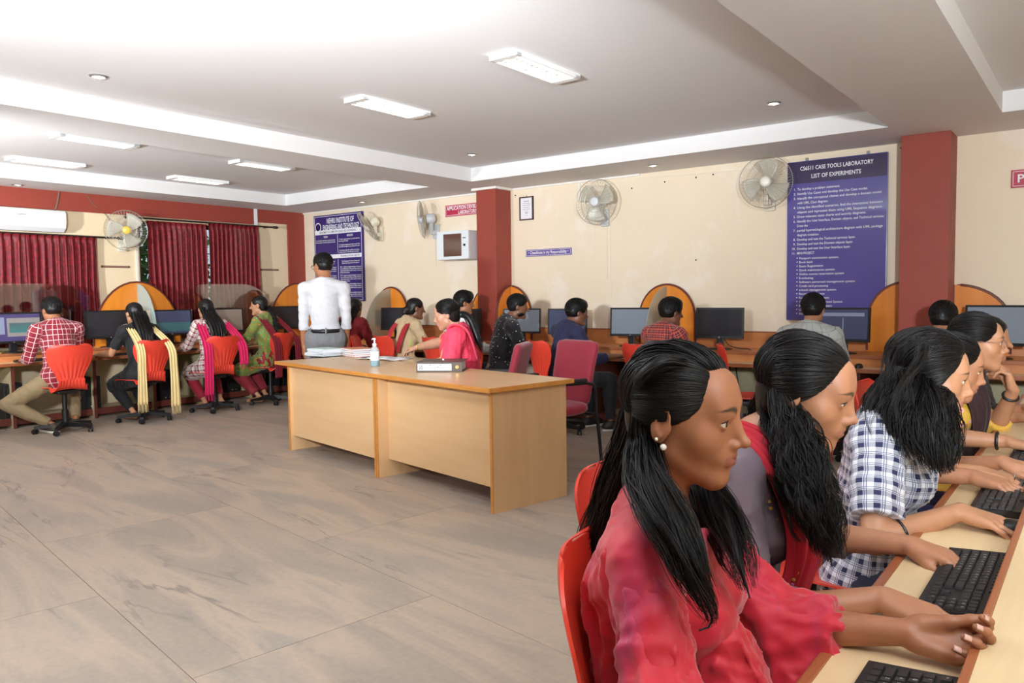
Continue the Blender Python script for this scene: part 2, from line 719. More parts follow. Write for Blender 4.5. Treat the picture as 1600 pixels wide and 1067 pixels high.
def make_lamp():
    t = thing('ceiling_light', 'lamp', 'ceiling light', (0, 0, ZU), 0, 'louvered ceiling lights')
    W, L, D = .10, .335, .030
    MB().box(-W, W, -L, L, -.012, 0).build('reflector', mat('white_lamp_metal', (240, 240, 238), .3), t)
    fr = MB()
    fr.box(-W, -W + .012, -L, L, -D, -.012).box(W - .012, W, -L, L, -D, -.012).box(-W, W, -L, -L + .05, -D, -.012).box(-W, W, L - .05, L, -D, -.012)
    fr.build('frame', mat('white_lamp_metal', (240, 240, 238), .3), t)
    for s in (-.045, .045):
        MB().tube([(s, -L + .05, -.017), (s, L - .05, -.017)], .006, 8).build('lamp_tube', M_TUBE, t, smooth=80)
    lm = MB().box(-W + .012, W - .012, -.0015, .0015, -D + .002, -.012).mesh('louver', M_LOUV)
    for k in range(11):
        o = link('louver', lm, t)
        o.location = (0, -L + .075 + k * (2 * L - .15) / 10, 0)
    MB().box(-.004, .004, -L + .05, L - .05, -D + .002, -.015).build('center_louver', M_LOUV, t)
    return t


lamp0 = make_lamp()
for i, (x, y, lab) in enumerate(LP):
    o = lamp0 if i == 0 else copy_tree(lamp0)
    o.location = (x, y, ZU)
    o['label'] = lab

M_DOWN = mat('lit_downlight', (255, 250, 240), .4, emit=6.0)


def downlight(x, y, z, lab):
    t = thing('downlight', lab, 'downlight', (x, y, z), 0, 'round recessed downlights')
    MB().lathe([(.036, 0), (.056, -.001), (.058, -.006), (.05, -.012), (.038, -.012), (.036, 0)], 20).build('rim', mat('chrome_rim', (190, 190, 188), .25, metal=.8), t, smooth=40)
    MB().lathe([(.0, -.004), (.037, -.006), (.037, -.002), (0, -.0015)], 20).build('lamp', M_DOWN, t, smooth=40)


downlight(-4.99, 2.33, ZU, 'round downlight in the brightly lit part of the ceiling')
downlight(-5.0, 5.9, ZU, 'round downlight in front of the brown-red pillar beside the framed certificate')
downlight(-1.985, 5.79, ZU, 'round downlight in front of the big blue experiments board')
downlight(-7.78, 6.945, ZC, 'round downlight above the blue board in the corner')
downlight(-3.545, 6.91, ZC, 'round downlight between two wall fans, close to the wall')
downlight(-9.24, 3.42, ZC, 'round downlight close above the air conditioner')

# ---- wall fans
M_FANW = mat('ivory_fan_plastic', (226, 218, 198), .35)
M_FANG = mat('grey_fan_plastic', (200, 204, 206), .35)
M_WIRE = mat('fan_cage_wire', (206, 200, 188), .35, metal=.3)
M_BLADE = mat('fan_blade_plastic', (206, 200, 184), .3, alpha=.75)


def make_fan(loc, rz, yaw, tilt, label, M_body, hub_rgb, hub_name, spin=0.3, rad=.235):
    """local: wall behind at y=0, fan faces -y"""
    t = thing('wall_fan', label, 'wall fan', loc, rz, 'oscillating wall fans')
    MB().box(-.05, .05, -.035, 0, -.25, -.07, bev=.01).box(-.03, .03, -.10, -.02, -.20, -.15, bev=.008).box(-.02, .02, -.13, -.085, -.20, -.02, bev=.008).build('bracket', M_body, t, smooth=40)
    H = Matrix.Translation((0, -.11, 0)) @ Matrix.Rotation(yaw, 4, 'Z') @ Matrix.Rotation(tilt, 4, 'X')

    def part(mb_, nm, m_, par=t, sm=50):
        o = mb_.build(nm, m_, par, smooth=sm)
        o.matrix_local = H
        return o
    # motor
    part(MB().lathe([(0, -.06), (.04, -.055), (.062, -.03), (.065, .03), (.05, .06), (0, .06)], 18, Matrix.Rotation(0, 4, 'X'), axis='y'), 'motor_housing', M_body)
    # cages: rings and radial wires
    for nm, s in (('rear_cage', 1), ('front_cage', -1)):
        m = MB()

        def P(r, a):
            d = .055 * math.sqrt(max(0, 1 - (r / rad) ** 2)) if s < 0 else .035 * math.sqrt(max(0, 1 - (r / rad) ** 2))
            return (r * math.cos(a), -.115 + s * d, r * math.sin(a))
        for k in range(44):
            a = 2 * math.pi * k / 44
            m.tube([P(rr, a + .25 * (rr - .05) * s) for rr in (.05, .10, .16, .205, rad)], .0012, 4, caps=False)
        for rr in (.05, .11, .17, rad):
            m.tube([P(rr, 2 * math.pi * k / 36) for k in range(37)], .0035 if rr == rad else .0014, 5, caps=False)
        part(m, nm, M_WIRE)
    for k in range(3):
        a0 = spin + 2 * math.pi * k / 3

        def bl(u, v):
            r = .04 + .165 * v
            a = a0 + (u - .5) * (1.35 - .3 * v) + .3 * v
            return (r * math.cos(a), -.115 + .022 * (u - .5) * 2, r * math.sin(a))
        o = part(MB().grid(bl, 9, 8), 'blade', M_BLADE, sm=180)
        o.modifiers.new('thick', 'SOLIDIFY').thickness = .003
    part(MB().lathe([(0, .17), (.03, .172), (.045, .166), (.05, .155), (.05, .115), (0, .11)], 18, axis='y'), 'hub_cap', mat(hub_name, hub_rgb, .35))
    return t


make_fan((-4.32, YW, 2.27), 0, .12, .05, 'grey wall fan facing the room, beside the framed certificate', M_FANG, (215, 218, 222), 'pale_hub', .2)
make_fan((-6.80, YW, 2.27), 0, -.75, .12, 'grey wall fan turned left, above the white rack cabinet', M_FANG, (205, 208, 214), 'pale_hub2', .9)
make_fan((-7.83, YW, 2.30), 0, -.80, .62, 'ivory wall fan tilted down in front of the corner blue board', M_FANW, (222, 214, 196), 'ivory_hub', .5)
make_fan((-2.53, YW, 2.30), 0, .25, .03, 'ivory wall fan next to the big blue experiments board', M_FANW, (228, 222, 208), 'ivory_hub2', 1.2)
make_fan((XL, 4.62, 2.13), math.pi / 2, -.35, .05, 'ivory wall fan with yellow hub between the two curtained windows', M_FANW, (226, 190, 80), 'yellow_hub', .7)

# ---- wall-hung things
M_NAVY = mat('blue_board_print', (84, 76, 150), .22, coat=.3)
M_NAVYTOP = mat('dark_board_print', (58, 48, 84), .25, coat=.3)
M_DEEP = mat('deep_violet_board_print', (58, 40, 112), .35)
M_TXT = mat('white_print', (240, 240, 245), .6)
M_BLUEFR = mat('blue_board_frame', (60, 52, 120), .4)

bx0, bx1, bz0, bz1 = -2.362, -1.512, 1.03, 2.475
bw, bh = bx1 - bx0, bz1 - bz0
t = thing('experiment_board', 'big blue board headed CS6511 Case Tools Laboratory beside the brown-red pillar', 'board', ((bx0 + bx1) / 2, YW, bz0))
Mb = on_back_wall(-bw / 2, 0, -.045)
MB().box(-bw / 2, bw / 2, -.043, -.008, 0, bh, bev=.004).build('panel', M_NAVY, t)
MB().box(-bw / 2 + .006, bw / 2 - .006, -.0442, -.0425, bh - .20, bh - .006).build('header', M_NAVYTOP, t)
for s in (-.26, .26):
    MB().box(s - .012, s + .012, -.02, -.004, bh - .01, bh + .03).build('hanger', mat('steel_hook', (150, 150, 150), .4, metal=.8), t)
L = [('CS6511 CASE TOOLS LABORATORY', bw * .5, bh - .085, .036, .62, .012, 'c'), ('LIST OF EXPERIMENTS', bw * .5, bh - .16, .036, .42, .012, 'c')]
body = [('1.', 'To develop a problem statement.', .37), ('2.', 'Identify Use Cases and develop the Use Case model.', .60), ('3.', 'Identify the conceptual classes and develop a domain model', .71),
        ('', 'with UML Class diagram.', .27), ('4.', 'Using the identified scenarios, find the interaction between', .72), ('', 'objects and represent them using UML Sequence diagrams.', .72),
        ('5.', 'Draw relevant state charts and activity diagrams.', .59), ('6.', 'Identify the User Interface, Domain objects, and Technical services.', .735), ('', 'Draw the', .095),
        ('7.', 'partial layered,logical architecture diagram with UML package', .725), ('', 'diagram notation.', .195), ('8.', 'Develop and test the Technical services layer.', .505),
        ('9.', 'Develop and test the Domain objects layer.', .485), ('10.', 'Develop and test the User Interface layer.', .465), ('11.', 'MINI-PROJECT', .155)]
z = bh - .262
for num, s, w in body:
    if num:
        L.append((num, .078, z, .021, None, .006, 'r'))
    L.append((s, .092, z, .022, w, .006, 'l'))
    z -= .0415
z -= .004
for s, w in (('Passport automation system.', .345), ('Book bank', .12), ('Exam Registration', .21), ('Stock maintenance system.', .315), ('Online course reservation system', .39), ('E-ticketing', .125), ('Software personnel management system', .48), ('Credit card processing', .255),
             ('e-book management system', .325), ('Recruitment system', .225), ('Foreign trading system', .265), ('Conference Management System', .38), ('BPO Management System', .29), ('Library Management System', .34), ('Student Information System', .33)):
    L.append(('\u2022', .095, z - .003, .03, None, .0, 'c'))
    L.append((s, .115, z, .020, w, .005, 'l'))
    z -= .0362
L.append(('NIET-CSE', bw - .05, .045, .026, .15, .012, 'r'))
lettering('lettering', L, M_TXT, t, Mb)

# corner board
cx0, cx1, cz0, cz1 = -9.215, -8.17, 1.235, 2.475
cw, ch = cx1 - cx0, cz1 - cz0
t = thing('institute_board', 'violet institute board with round emblem near the room corner', 'board', ((cx0 + cx1) / 2, YW, cz0))
Mb = on_back_wall(-cw / 2, 0, -.036)
MB().box(-cw / 2, cw / 2, -.034, -.006, 0, ch, bev=.003).build('panel', M_DEEP, t)
m = MB()
for a, b, c_, d in ((.02, cw - .02, ch - .024, ch - .018), (.02, cw - .02, .018, .024), (.02, .026, .018, ch - .018), (cw - .026, cw - .02, .018, ch - .018)):
    m.box(a, b, c_, d, 0, .001, Mb)
m.box(cw * .5 - .003, cw * .5 + .003, ch * .56, ch * .765, 0, .001, Mb).box(cw * .5 - .003, cw * .5 + .003, .05, ch * .48, 0, .001, Mb)
m.build('border_line', M_TXT, t)
MB().box(.03, cw - .03, ch * .775, ch * .825, 0, .0012, Mb).build('title_band', M_TXT, t)
MB().box(.03, cw - .03, ch * .495, ch * .54, 0, .0012, Mb).build('title_band', M_TXT, t)
MB().lathe([(.066, 0), (.066, .0015), (0, .002)], 24, Mb @ T(.10, ch - .17, 0)).build('emblem', M_TXT, t)
e_ = MB()
e_.lathe([(.052, 0), (.052, .0012), (.046, .0012), (.046, 0)], 24, Mb @ T(.10, ch - .17, .002))
e_.box(.075, .097, ch - .195, ch - .14, .002, .003, Mb).box(.103, .125, ch - .195, ch - .14, .002, .003, Mb).box(.09, .11, ch - .135, ch - .125, .002, .003, Mb)
e_.build('emblem_mark', M_DEEP, t)
L = [('NEHRU INSTITUTE OF', cw * .56, ch - .125, .072, .58, .02, 'c'), ('ENGINEERING AND TECHNOLOGY', cw * .57, ch - .215, .072, .78, .02, 'c'),
     ('(Autonomous) An Affiliated Institution to Anna University', cw * .57, ch - .245, .016, .55, .004, 'c'), ('Thirumalayampalayam, Coimbatore', cw * .57, ch - .268, .016, .55, .004, 'c')]
L += [('VISION', cw * .25, ch * .735, .030, .09, .012, 'c'), ('MISSION', cw * .75, ch * .735, .030, .12, .012, 'c')]
z = ch * .70
for s in ('To mould highly competent and innovative Computer', 'Professionals to excel for global demands'):
    L.append((s, .04, z, .020, .43, .006, 'l'))
    z -= .028
z = ch * .70
for s, w in (('\u2022 To impart quality education by excellent teaching', .44), ('   learning process', .20), ('', 0), ('\u2022 To inculcate competency and ethical research skills', .44), ('   responsible throughout the professional career', .44), ('', 0), ('\u2022 To inculcate leadership qualities and entrepre-', .44), ('   neurship culture to serve the global standards', .42)):
    if s:
        L.append((s, cw * .5 + .02, z, .020, w, .006, 'l'))
    z -= .026
for x_, w_ in ((cw * .25, 0), (cw * .75, 0)):
    L.append(('The Graduates of Computer Science and', x_, ch * .45, .020, .38, .006, 'c'))
    L.append(('Engineering Programme will be able to', x_, ch * .428, .020, .36, .006, 'c'))
    z = ch * .385
    for para in range(4):
        for s, w in (('PEO %d : Acquire and apply knowledge in Computer' % (para + 1), .44), ('Science, Mathematics, Science and other disciplines', .44), ('engineering principles in order to excel in computer', .44), ('professional careers', .2)):
            L.append((s, x_ - .22, z, .019, w, .006, 'l'))
            z -= .0265
        z -= .014
lettering('lettering', L, M_TXT, t, Mb)
lettering('lettering', [('DEPARTMENT OF COMPUTER SCIENCE AND ENGINEERING', cw * .5, ch * .788, .030, .80, .004, 'c'), ('PROGRAM EDUCATIONAL OBJECTIVES', cw * .75, ch * .507, .026, .40, .004, 'c'), ('PROGRAM OUTCOMES', cw * .25, ch * .507, .026, .26, .004, 'c')], M_DEEP, t, Mb @ T(0, 0, .002))

# narrow signs
M_SIGNRED = mat('red_sign_print', (186, 48, 76), .35)
M_SIGNVIO = mat('violet_sign_print', (96, 72, 148), .3)


def sign(name, label, x0, x1, z0, z1, m_, lines, inset=.012):
    w, h = x1 - x0, z1 - z0
    t = thing(name, label, 'sign', ((x0 + x1) / 2, YW, z0))
    Mb = on_back_wall(-w / 2, 0, -.014)
    MB().box(-w / 2, w / 2, -.013, -.001, 0, h, bev=.002).build('panel', m_, t)
    m = MB()
    for a, b, c_, d in ((inset, w - inset, h - inset - .004, h - inset), (inset, w - inset, inset, inset + .004), (inset, inset + .004, inset, h - inset), (w - inset - .004, w - inset, inset, h - inset)):
        m.box(a, b, c_, d, 0, .0008, Mb)
    m.build('border_line', M_TXT, t)
    lettering('lettering', lines(w, h), M_TXT, t, Mb)
    return t


sign('laboratory_sign', 'red sign reading Application Development Laboratory, half behind the pillar', -6.645, -5.905, 2.285, 2.425, M_SIGNRED,
     lambda w, h: [('APPLICATION DEVELOPMENT', w / 2, h * .56, .042, .68, .016, 'c'), ('LABORATORY', w / 2, h * .17, .042, .30, .016, 'c')])
sign('cleanliness_sign', 'small violet sign reading Cleanliness is my Responsibility', -5.39, -4.76, 1.735, 1.815, M_SIGNVIO,
     lambda w, h: [('\u2022 Cleanliness is my Responsibility \u2022', w / 2, h * .34, .034, .56, .012, 'c')], .008)
sign('programming_sign', 'red sign cut by the picture edge, beyond the big pillar', -.623, -.42, 2.085, 2.225, M_SIGNRED,
     lambda w, h: [('PR', .045, h * .30, .062, .105, .016, 'l')])
t = thing('framed_certificate', 'small certificate in a dark wooden frame beside the pillar', 'certificate', (-5.375, YW, 2.16))
w, h = .195, .27
MB().box(-w / 2, w / 2, -.012, 0, 0, h).build('paper', mat('certificate_paper', (232, 230, 236), .4), t)
m = MB()
m.box(-w / 2, -w / 2 + .014, -.02, 0, 0, h).box(w / 2 - .014, w / 2, -.02, 0, 0, h).box(-w / 2, w / 2, -.02, 0, 0, .014).box(-w / 2, w / 2, -.02, 0, h - .014, h)
m.build('frame', mat('dark_frame_wood', (84, 52, 46), .4), t)
Mb = on_back_wall(-w / 2, 0, -.0125)
m = MB()
for i, (ww, hh_) in enumerate(((.07, .006), (.10, .003), (.11, .003), (.09, .003), (.11, .003), (.06, .003), (.03, .010), (.04, .003))):
    m.box(w / 2 - ww / 2, w / 2 + ww / 2, h - .055 - .023 * i, h - .055 - .023 * i + hh_, 0, .0004, Mb)
m.build('print_lines', mat('grey_print', (120, 116, 120), .6), t)
MB().tube([(0, -.004, h), (0, -.004, h + .02)], .003, 6).build('nail', M_ROD, t)

# rack cabinet
t = thing('network_cabinet', 'light grey wall rack cabinet with glass door, left of the pillar', 'cabinet', (-6.17, YW, 1.725))
hw, dp, hh = .25, .42, .335
MB().box(-hw, hw, -dp + .03, 0, 0, hh, bev=.006).build('body', mat('rack_grey', (205, 208, 210), .4), t)
d = MB().box(-hw, -hw + .10, -dp, -dp + .03, 0, hh, bev=.004).box(hw - .11, hw, -dp, -dp + .03, 0, hh, bev=.004).box(-hw + .1, hw - .11, -dp, -dp + .03, 0, .035).box(-hw + .1, hw - .11, -dp, -dp + .03, hh - .035, hh).build('door', mat('rack_grey_door', (222, 226, 228), .35), t)
MB().box(-hw + .1, hw - .11, -dp + .012, -dp + .018, .035, hh - .035).build('door_glass', mat('smoked_glass', (96, 66, 52), .08), d)
MB().box(hw - .075, hw - .045, -dp - .008, -dp, .15, .175, bev=.003).build('lock', mat('black_plastic', (22, 22, 24), .4), d)
MB().box(hw - .085, hw - .04, -dp - .003, -dp, .24, .25).build('badge', mat('black_plastic'), d)

# air conditioner
t = thing('air_conditioner', 'white split air conditioner above the red curtain', 'air conditioner', (XL, 3.47, 2.065))
prof = [(0, 0), (.13, .0), (.185, .045), (.205, .10), (.205, .21), (.18, .235), (0, .235)]
m = MB()
m.prism([(a, b) for a, b in prof], -.45, .45, 'xz')
m.build('body', mat('ac_white', (236, 238, 240), .3), t, smooth=30)
MB().box(.2055, .2085, -.44, .44, .10, .205, bev=.001).build('front_panel', mat('ac_white'), t)
MB().box(.14, .20, -.40, .40, .012, .016, Matrix.Rotation(-.35, 4, 'Y') @ T(0, 0, .055)).build('air_flap', mat('ac_flap', (214, 217, 220), .35), t)
MB().box(.2085, .2095, -.05, .04, .165, .172).build('badge', mat('grey_print'), t)
MB().tube([(.03, .40, .235), (.03, .42, .28), (.035, .44, .36), (.035, .46, .47)], .010, 8).build('hose', mat('hose_brown', (120, 92, 80), .6), t, smooth=60)

# small brown wooden bars
for yy, lab in ((4.54, 'thin brown name strip under the wall fan between the windows'), (6.69, 'thin brown name strip on the wall by the red corner post')):
    t = thing('name_strip', lab, 'sign', (XL, yy, 1.685), 0, 'thin brown strips on the window wall')
    MB().box(0, .012, -.17, .17, 0, .024, bev=.003).build('bar', mat('brown_strip', (92, 44, 34), .4), t)
    MB().box(.012, .0125, -.15, .15, .008, .016).build('print_line', mat('strip_print', (160, 120, 100), .6), t)

# conduits and wires
M_COND = mat('white_conduit', (232, 226, 214), .5)
tag(MB().box(-4.66, -4.635, YW - .02, YW, 2.33, ZC - .02).build('conduit', M_COND), 'white conduit stub left of the grey fan by the certificate', 'conduit')
tag(MB().tube([(-4.26, YW - .012, 2.05), (-4.26, YW - .008, 1.50), (-4.25, YW - .006, 1.26)], .005, 6).build('cable', M_COND), 'white cable hanging below the grey fan by the certificate', 'cable')
tag(MB().tube([(-4.30, YW - .012, 2.02), (-4.30, YW - .008, 1.45)], .004, 6).build('cable', M_COND), 'thinner white cable hanging below the grey fan by the certificate', 'cable')
tag(MB().tube([(-6.83, YW - .012, 2.05), (-6.83, YW - .008, 1.75), (-6.82, YW - .008, 1.66)], .004, 6).build('cable', M_COND), 'white cable hanging below the fan over the rack cabinet', 'cable')
tag(MB().tube([(XL + .034, 4.22, ZC - .01), (XL + .034, 4.3, 2.42), (XL + .014, 4.45, 2.31), (XL + .012, 4.55, 2.16)], .004, 6).build('cable', mat('grey_cable', (120, 104, 92), .6)), 'thin cable running from the ceiling to the yellow-hubbed fan', 'cable')
tag(MB().tube([(-3.95, YW - .006, 2.50), (-3.2, YW - .006, 2.47), (-2.62, YW - .006, 2.46)], .003, 5).build('cable', M_COND), 'thin cable along the wall between the two right-hand fans', 'cable')
tag(MB().box(XL + .001, XL + .02, 4.79, 4.815, .95, 2.32).build('conduit', M_COND), 'white conduit beside the curtained window next to the fan', 'conduit')
for i, (x, z) in enumerate(((-4.0, 2.40), (-3.62, 2.43), (-3.28, 2.44), (-3.10, 2.45), (-3.28, 1.62), (-5.54, 2.46), (-1.42, 2.50))):
    m = MB().lathe([(.008, 0), (.008, .004), (.004, .014), (0, .015)], 8, on_back_wall(x, z, YW))
    tag(m.build('wall_nail', M_ROD), 'small dark nail left in the cream wall', 'nail', 'nails in the back wall')
# ================================================================== furniture
def wood(name, rgb, rgb2, axis='x', rough=.35, scale=3.0, coat=.15):
    t = NT(name)
    sc = {'x': (.12, 1, 1), 'y': (1, .12, 1), 'z': (1, 1, .12)}[axis]
    v = t.coords('Object', sc)
    f = t.noise(v, scale * 4, 5, .6, .6)
    t.col(t.ramp(f, [(.3, lin(rgb2)), (.62, lin(rgb))]))
    t.b.inputs['Roughness'].default_value = rough
    t.b.inputs['Coat Weight'].default_value = coat
    t.b.inputs['Coat Roughness'].default_value = .15
    MATS[name] = t.m
    return t.m


M_LAM = wood('cream_laminate', (226, 200, 156), (218, 190, 146), 'x', .38, 5)
M_EDGE = wood('brown_edge_band', (164, 96, 58), (148, 82, 48), 'x', .4, 5)
M_COUNT = wood('orange_brown_counter_wood', (208, 136, 82), (192, 118, 66), 'x', .4, 3)
M_DESK = wood('beech_laminate', (222, 184, 138), (214, 174, 128), 'x', .35, 2)
M_DESKV = wood('beech_laminate_upright', (218, 178, 132), (208, 166, 120), 'z', .35, 2)
M_DEDGE = wood('honey_edge_wood', (206, 140, 66), (190, 122, 54), 'x', .3, 4)
M_ORANGE = wood('orange_divider_laminate', (226, 136, 40), (212, 120, 30), 'z', .35, 2)
M_DKRED = mat('dark_red_brown_wood', (104, 48, 38), .45, vary=.1)
M_CREAMP = mat('cream_panel', (196, 180, 142), .5, vary=.05)
M_BLACK = mat('black_plastic', (22, 22, 24), .4)
M_BLACKM = mat('matt_black_plastic', (28, 28, 30), .55)
M_CHROME = mat('silver_metal', (190, 190, 192), .25, metal=.9)


def counter(name, label, loc, rz, length, supports, shelf_z=.76, tray_z=.67, shelf_d=.54, tray_d=.24, splash=True, panel_mat=None, locks=(), shelf_mat=None):
    """local x along the counter, the users sit at -y"""
    t = thing(name, label, 'counter', loc, rz)
    Lx = length
    MB().box(0, Lx, -shelf_d, 0, shelf_z - .022, shelf_z).build('shelf_top', shelf_mat or M_LAM, t)
    MB().box(0, Lx, -shelf_d - .014, -shelf_d, shelf_z - .026, shelf_z + .002, bev=.003).build('shelf_edge', M_EDGE, t)
    MB().box(0, Lx, -shelf_d + .002, -shelf_d + .02, tray_z, shelf_z - .022).build('riser', M_COUNT, t)
    MB().box(0, Lx, -shelf_d - tray_d, -shelf_d + .06, tray_z - .02, tray_z).build('keyboard_tray', M_LAM, t)
    MB().box(0, Lx, -shelf_d - tray_d - .02, -shelf_d - tray_d, tray_z - .028, tray_z + .003, bev=.004).build('tray_edge', M_EDGE, t)
    if splash:
        MB().box(0, Lx, -.02, 0, shelf_z, shelf_z + .145).build('backsplash', M_COUNT, t)
        MB().box(0, Lx, -.024, 0, shelf_z + .145, shelf_z + .157).build('backsplash_edge', M_EDGE, t)
    for x in supports:
        MB().box(x - .011, x + .011, -shelf_d - tray_d + .07, -.03, 0, tray_z - .02).build('support_panel', panel_mat or M_CREAMP, t)
        MB().box(x - .014, x + .014, -shelf_d - tray_d + .055, -shelf_d - tray_d + .07, 0, tray_z - .02).build('support_edge', M_DKRED, t)
    MB().box(0, Lx, -shelf_d - tray_d + .12, -shelf_d - tray_d + .15, .03, .10).build('foot_rail', M_DKRED, t)
    MB().box(0, Lx, -shelf_d - tray_d + .15, -.2, .07, .085).build('tower_shelf', M_CREAMP, t)
    for x in locks:
        MB().lathe([(.016, 0), (.016, .004), (.01, .008), (0, .008)], 14, T(x, -shelf_d + .001, shelf_z - .055) @ Matrix.Rotation(math.pi / 2, 4, 'X')).build('drawer_lock', M_WHITE, t, smooth=40)
    return t


LCY0 = 1.6
counter('computer_counter', 'computer counter along the curtained window wall', (XL, LCY0, 0), math.pi / 2, YW - .82 - LCY0, [.05, .84, 1.52, 2.32, 2.99, 3.62, 4.3], splash=False, panel_mat=M_CREAMP)
counter('computer_counter', 'computer counter along the wall with the boards and fans', (XL + .05, YW - .012, 0), 0, 12.0, [.9, 2.4, 3.9, 5.4, 6.55, 7.9, 9.3, 10.7], locks=(3.1, 3.95, 4.9, 6.5, 7.05, 8.6), shelf_mat=M_COUNT, panel_mat=M_DKRED)
FGL = 4.9
counter('computer_counter', 'cream keyboard counter used by the row of girls', (.45, .55 + FGL, 0), -math.pi / 2, FGL, [.4, 1.5, 2.6, 3.7, 4.8], shelf_z=.725, tray_z=.67, shelf_d=.595, tray_d=.215, splash=False, panel_mat=M_CREAMP)

# ---- arched dividers


def arch_pts(w, h, h0, n=22, half=None):
    a = [(-w, 0), (-w, h0)] if half != 'r' else [(0, 0)]
    for k in range(n + 1):
        th = math.pi - math.pi * k / n
        x, z = w * math.cos(th), h0 + (h - h0) * math.sin(th)
        if half == 'l' and x > 1e-6:
            continue
        if half == 'r' and x < -1e-6:
            continue
        a.append((x, z))
    a += [(w, h0), (w, 0)] if half != 'l' else [(0, 0)]
    out = []
    for p in a:
        if not out or (abs(p[0] - out[-1][0]) + abs(p[1] - out[-1][1])) > 1e-5:
            out.append(p)
    return out


def frosted(name, rgb):
    t = NT(name)
    t.b.inputs['Base Color'].default_value = lin(rgb)
    t.b.inputs['Roughness'].default_value = .35
    t.b.inputs['Transmission Weight'].default_value = .35
    t.b.inputs['Alpha'].default_value = .72
    MATS[name] = t.m
    return t.m


M_FROST = frosted('frosted_acrylic', (198, 206, 190))
M_FROSTB = frosted('frosted_acrylic_bluish', (204, 224, 218))


def divider(loc, rz, w, h, label, fr=None, half=None, depth=.46, h0=None):
    t = thing('arched_divider', label, 'divider', loc, rz, 'arched orange dividers')
    h0 = h * .45 if h0 is None else h0
    pts = arch_pts(w, h, h0, half=half)
    MB().prism(pts, -.02, -.002, 'xz').build('panel', M_ORANGE, t)
    MB().tube([(p[0], -.012, max(.0135, p[1])) for p in pts], .013, 6).build('edge_band', M_DKRED, t, smooth=60)
    if fr:
        q = [(-.02, 0), (-.02, h - .02)]
        n = 14
        for k in range(1, n + 1):
            th = math.pi / 2 * k / n
            q.append((-.02 - depth * math.sin(th), (h - .02) * (.12 + .88 * math.cos(th))))
        q += [(-.02 - depth, 0)]
        g = MB().prism(q, -.004, .004, 'yz').build('frosted_panel', fr, t)
        MB().box(-.0048, -.004, -.30, -.12, h * .22, h * .55).build('etched_print', mat('etched_white', (226, 224, 200), .6), g)
    return t


divider((-7.63, YW - .03, .76), 0, .31, .655, 'orange arched divider with frosted panel beside the corner blue board', M_FROST)
divider((-3.58, YW - .03, .76), 0, .31, .62, 'orange arched divider with frosted panel in the middle of the board wall', M_FROST)
divider((-5.612, YW - .03, .76), 0, .31, .64, 'orange half arch on the wall right of the pillar by the certificate', None, 'r')
divider((-5.605, YW - .03, .76), math.pi / 2, .29, .64, 'orange half arch fixed to the side of the pillar by the certificate', None, 'l')
divider((-5.90, YW - .03, .76), 0, .31, .64, 'orange half arch left of the pillar, behind the white-shirted student', None, 'l')
divider((-1.356, YW - .03, .76), 0, .30, .60, 'orange half arch between the big blue board and the pillar', None, 'l')
divider((-1.0, YW - .03, .76), 0, .40, .57, 'orange half arch right of the big pillar', None, 'r')
divider((-9.2, 4.63, .76), math.pi / 2, .525, .745, 'wide orange arched divider on the window counter, with bluish frosted panel', M_FROSTB, None, .42, .05)
divider((-9.2, 6.95, .76), math.pi / 2, .50, .735, 'wide orange arched divider near the corner, behind the standing man', None, None, .42, .05)

# ---- clear screens between the wide arches


def screen_glass():
    t = NT('clear_acrylic')
    gl = t.n('BsdfGlossy')
    gl.inputs['Roughness'].default_value = .02
    gl.inputs['Color'].default_value = (1, 1, 1, 1)
    tr = t.n('BsdfTransparent')
    tr.inputs['Color'].default_value = (.93, .95, .93, 1)
    fr = t.n('Fresnel')
    fr.inputs['IOR'].default_value = 1.5
    mx = t.n('MixShader')
    f2 = t.math('ADD', t.math('MULTIPLY', fr.outputs[0], 1.2), .06, True)
    t.l(f2, mx.inputs[0])
    t.l(tr.outputs[0], mx.inputs[1])
    t.l(gl.outputs[0], mx.inputs[2])
    t.l(mx.outputs[0], t.t.nodes['Material Output'].inputs[0])
    return t.m


M_CLEAR = screen_glass()


def clear_screen(y0, y1, label):
    pts = [(y0, 0), (y0, .60)]
    for k in range(1, 9):
        a = k / 8
        pts.append((y0 + .35 * a, .60 + .125 * math.sin(a * math.pi / 2)))
    for k in range(8, -1, -1):
        a = k / 8
        pts.append((y1 - .35 * a, .60 + .125 * math.sin(a * math.pi / 2)))
    pts.append((y1, 0))
    t = thing('clear_screen', label, 'screen', (-9.2, 0, .76), 0, 'clear acrylic screens')
    MB().prism(pts, -.003, .003, 'yz').build('acrylic_sheet', M_CLEAR, t)
    for yy in (y0 + .1, y1 - .1):
        MB().box(-.012, .012, yy - .03, yy + .03, 0, .035, bev=.004).build('clip', M_CHROME, t)


clear_screen(2.55, 4.08, 'clear acrylic screen on the window counter, left of the wide arch')
clear_screen(5.18, 6.42, 'clear acrylic screen on the window counter between the two wide arches')

# ---- monitors
M_SCR_OFF = mat('dark_screen', (38, 38, 44), .22)


def screen_mat(name, rgb, e):
    return mat(name, rgb, .25, emit=e)


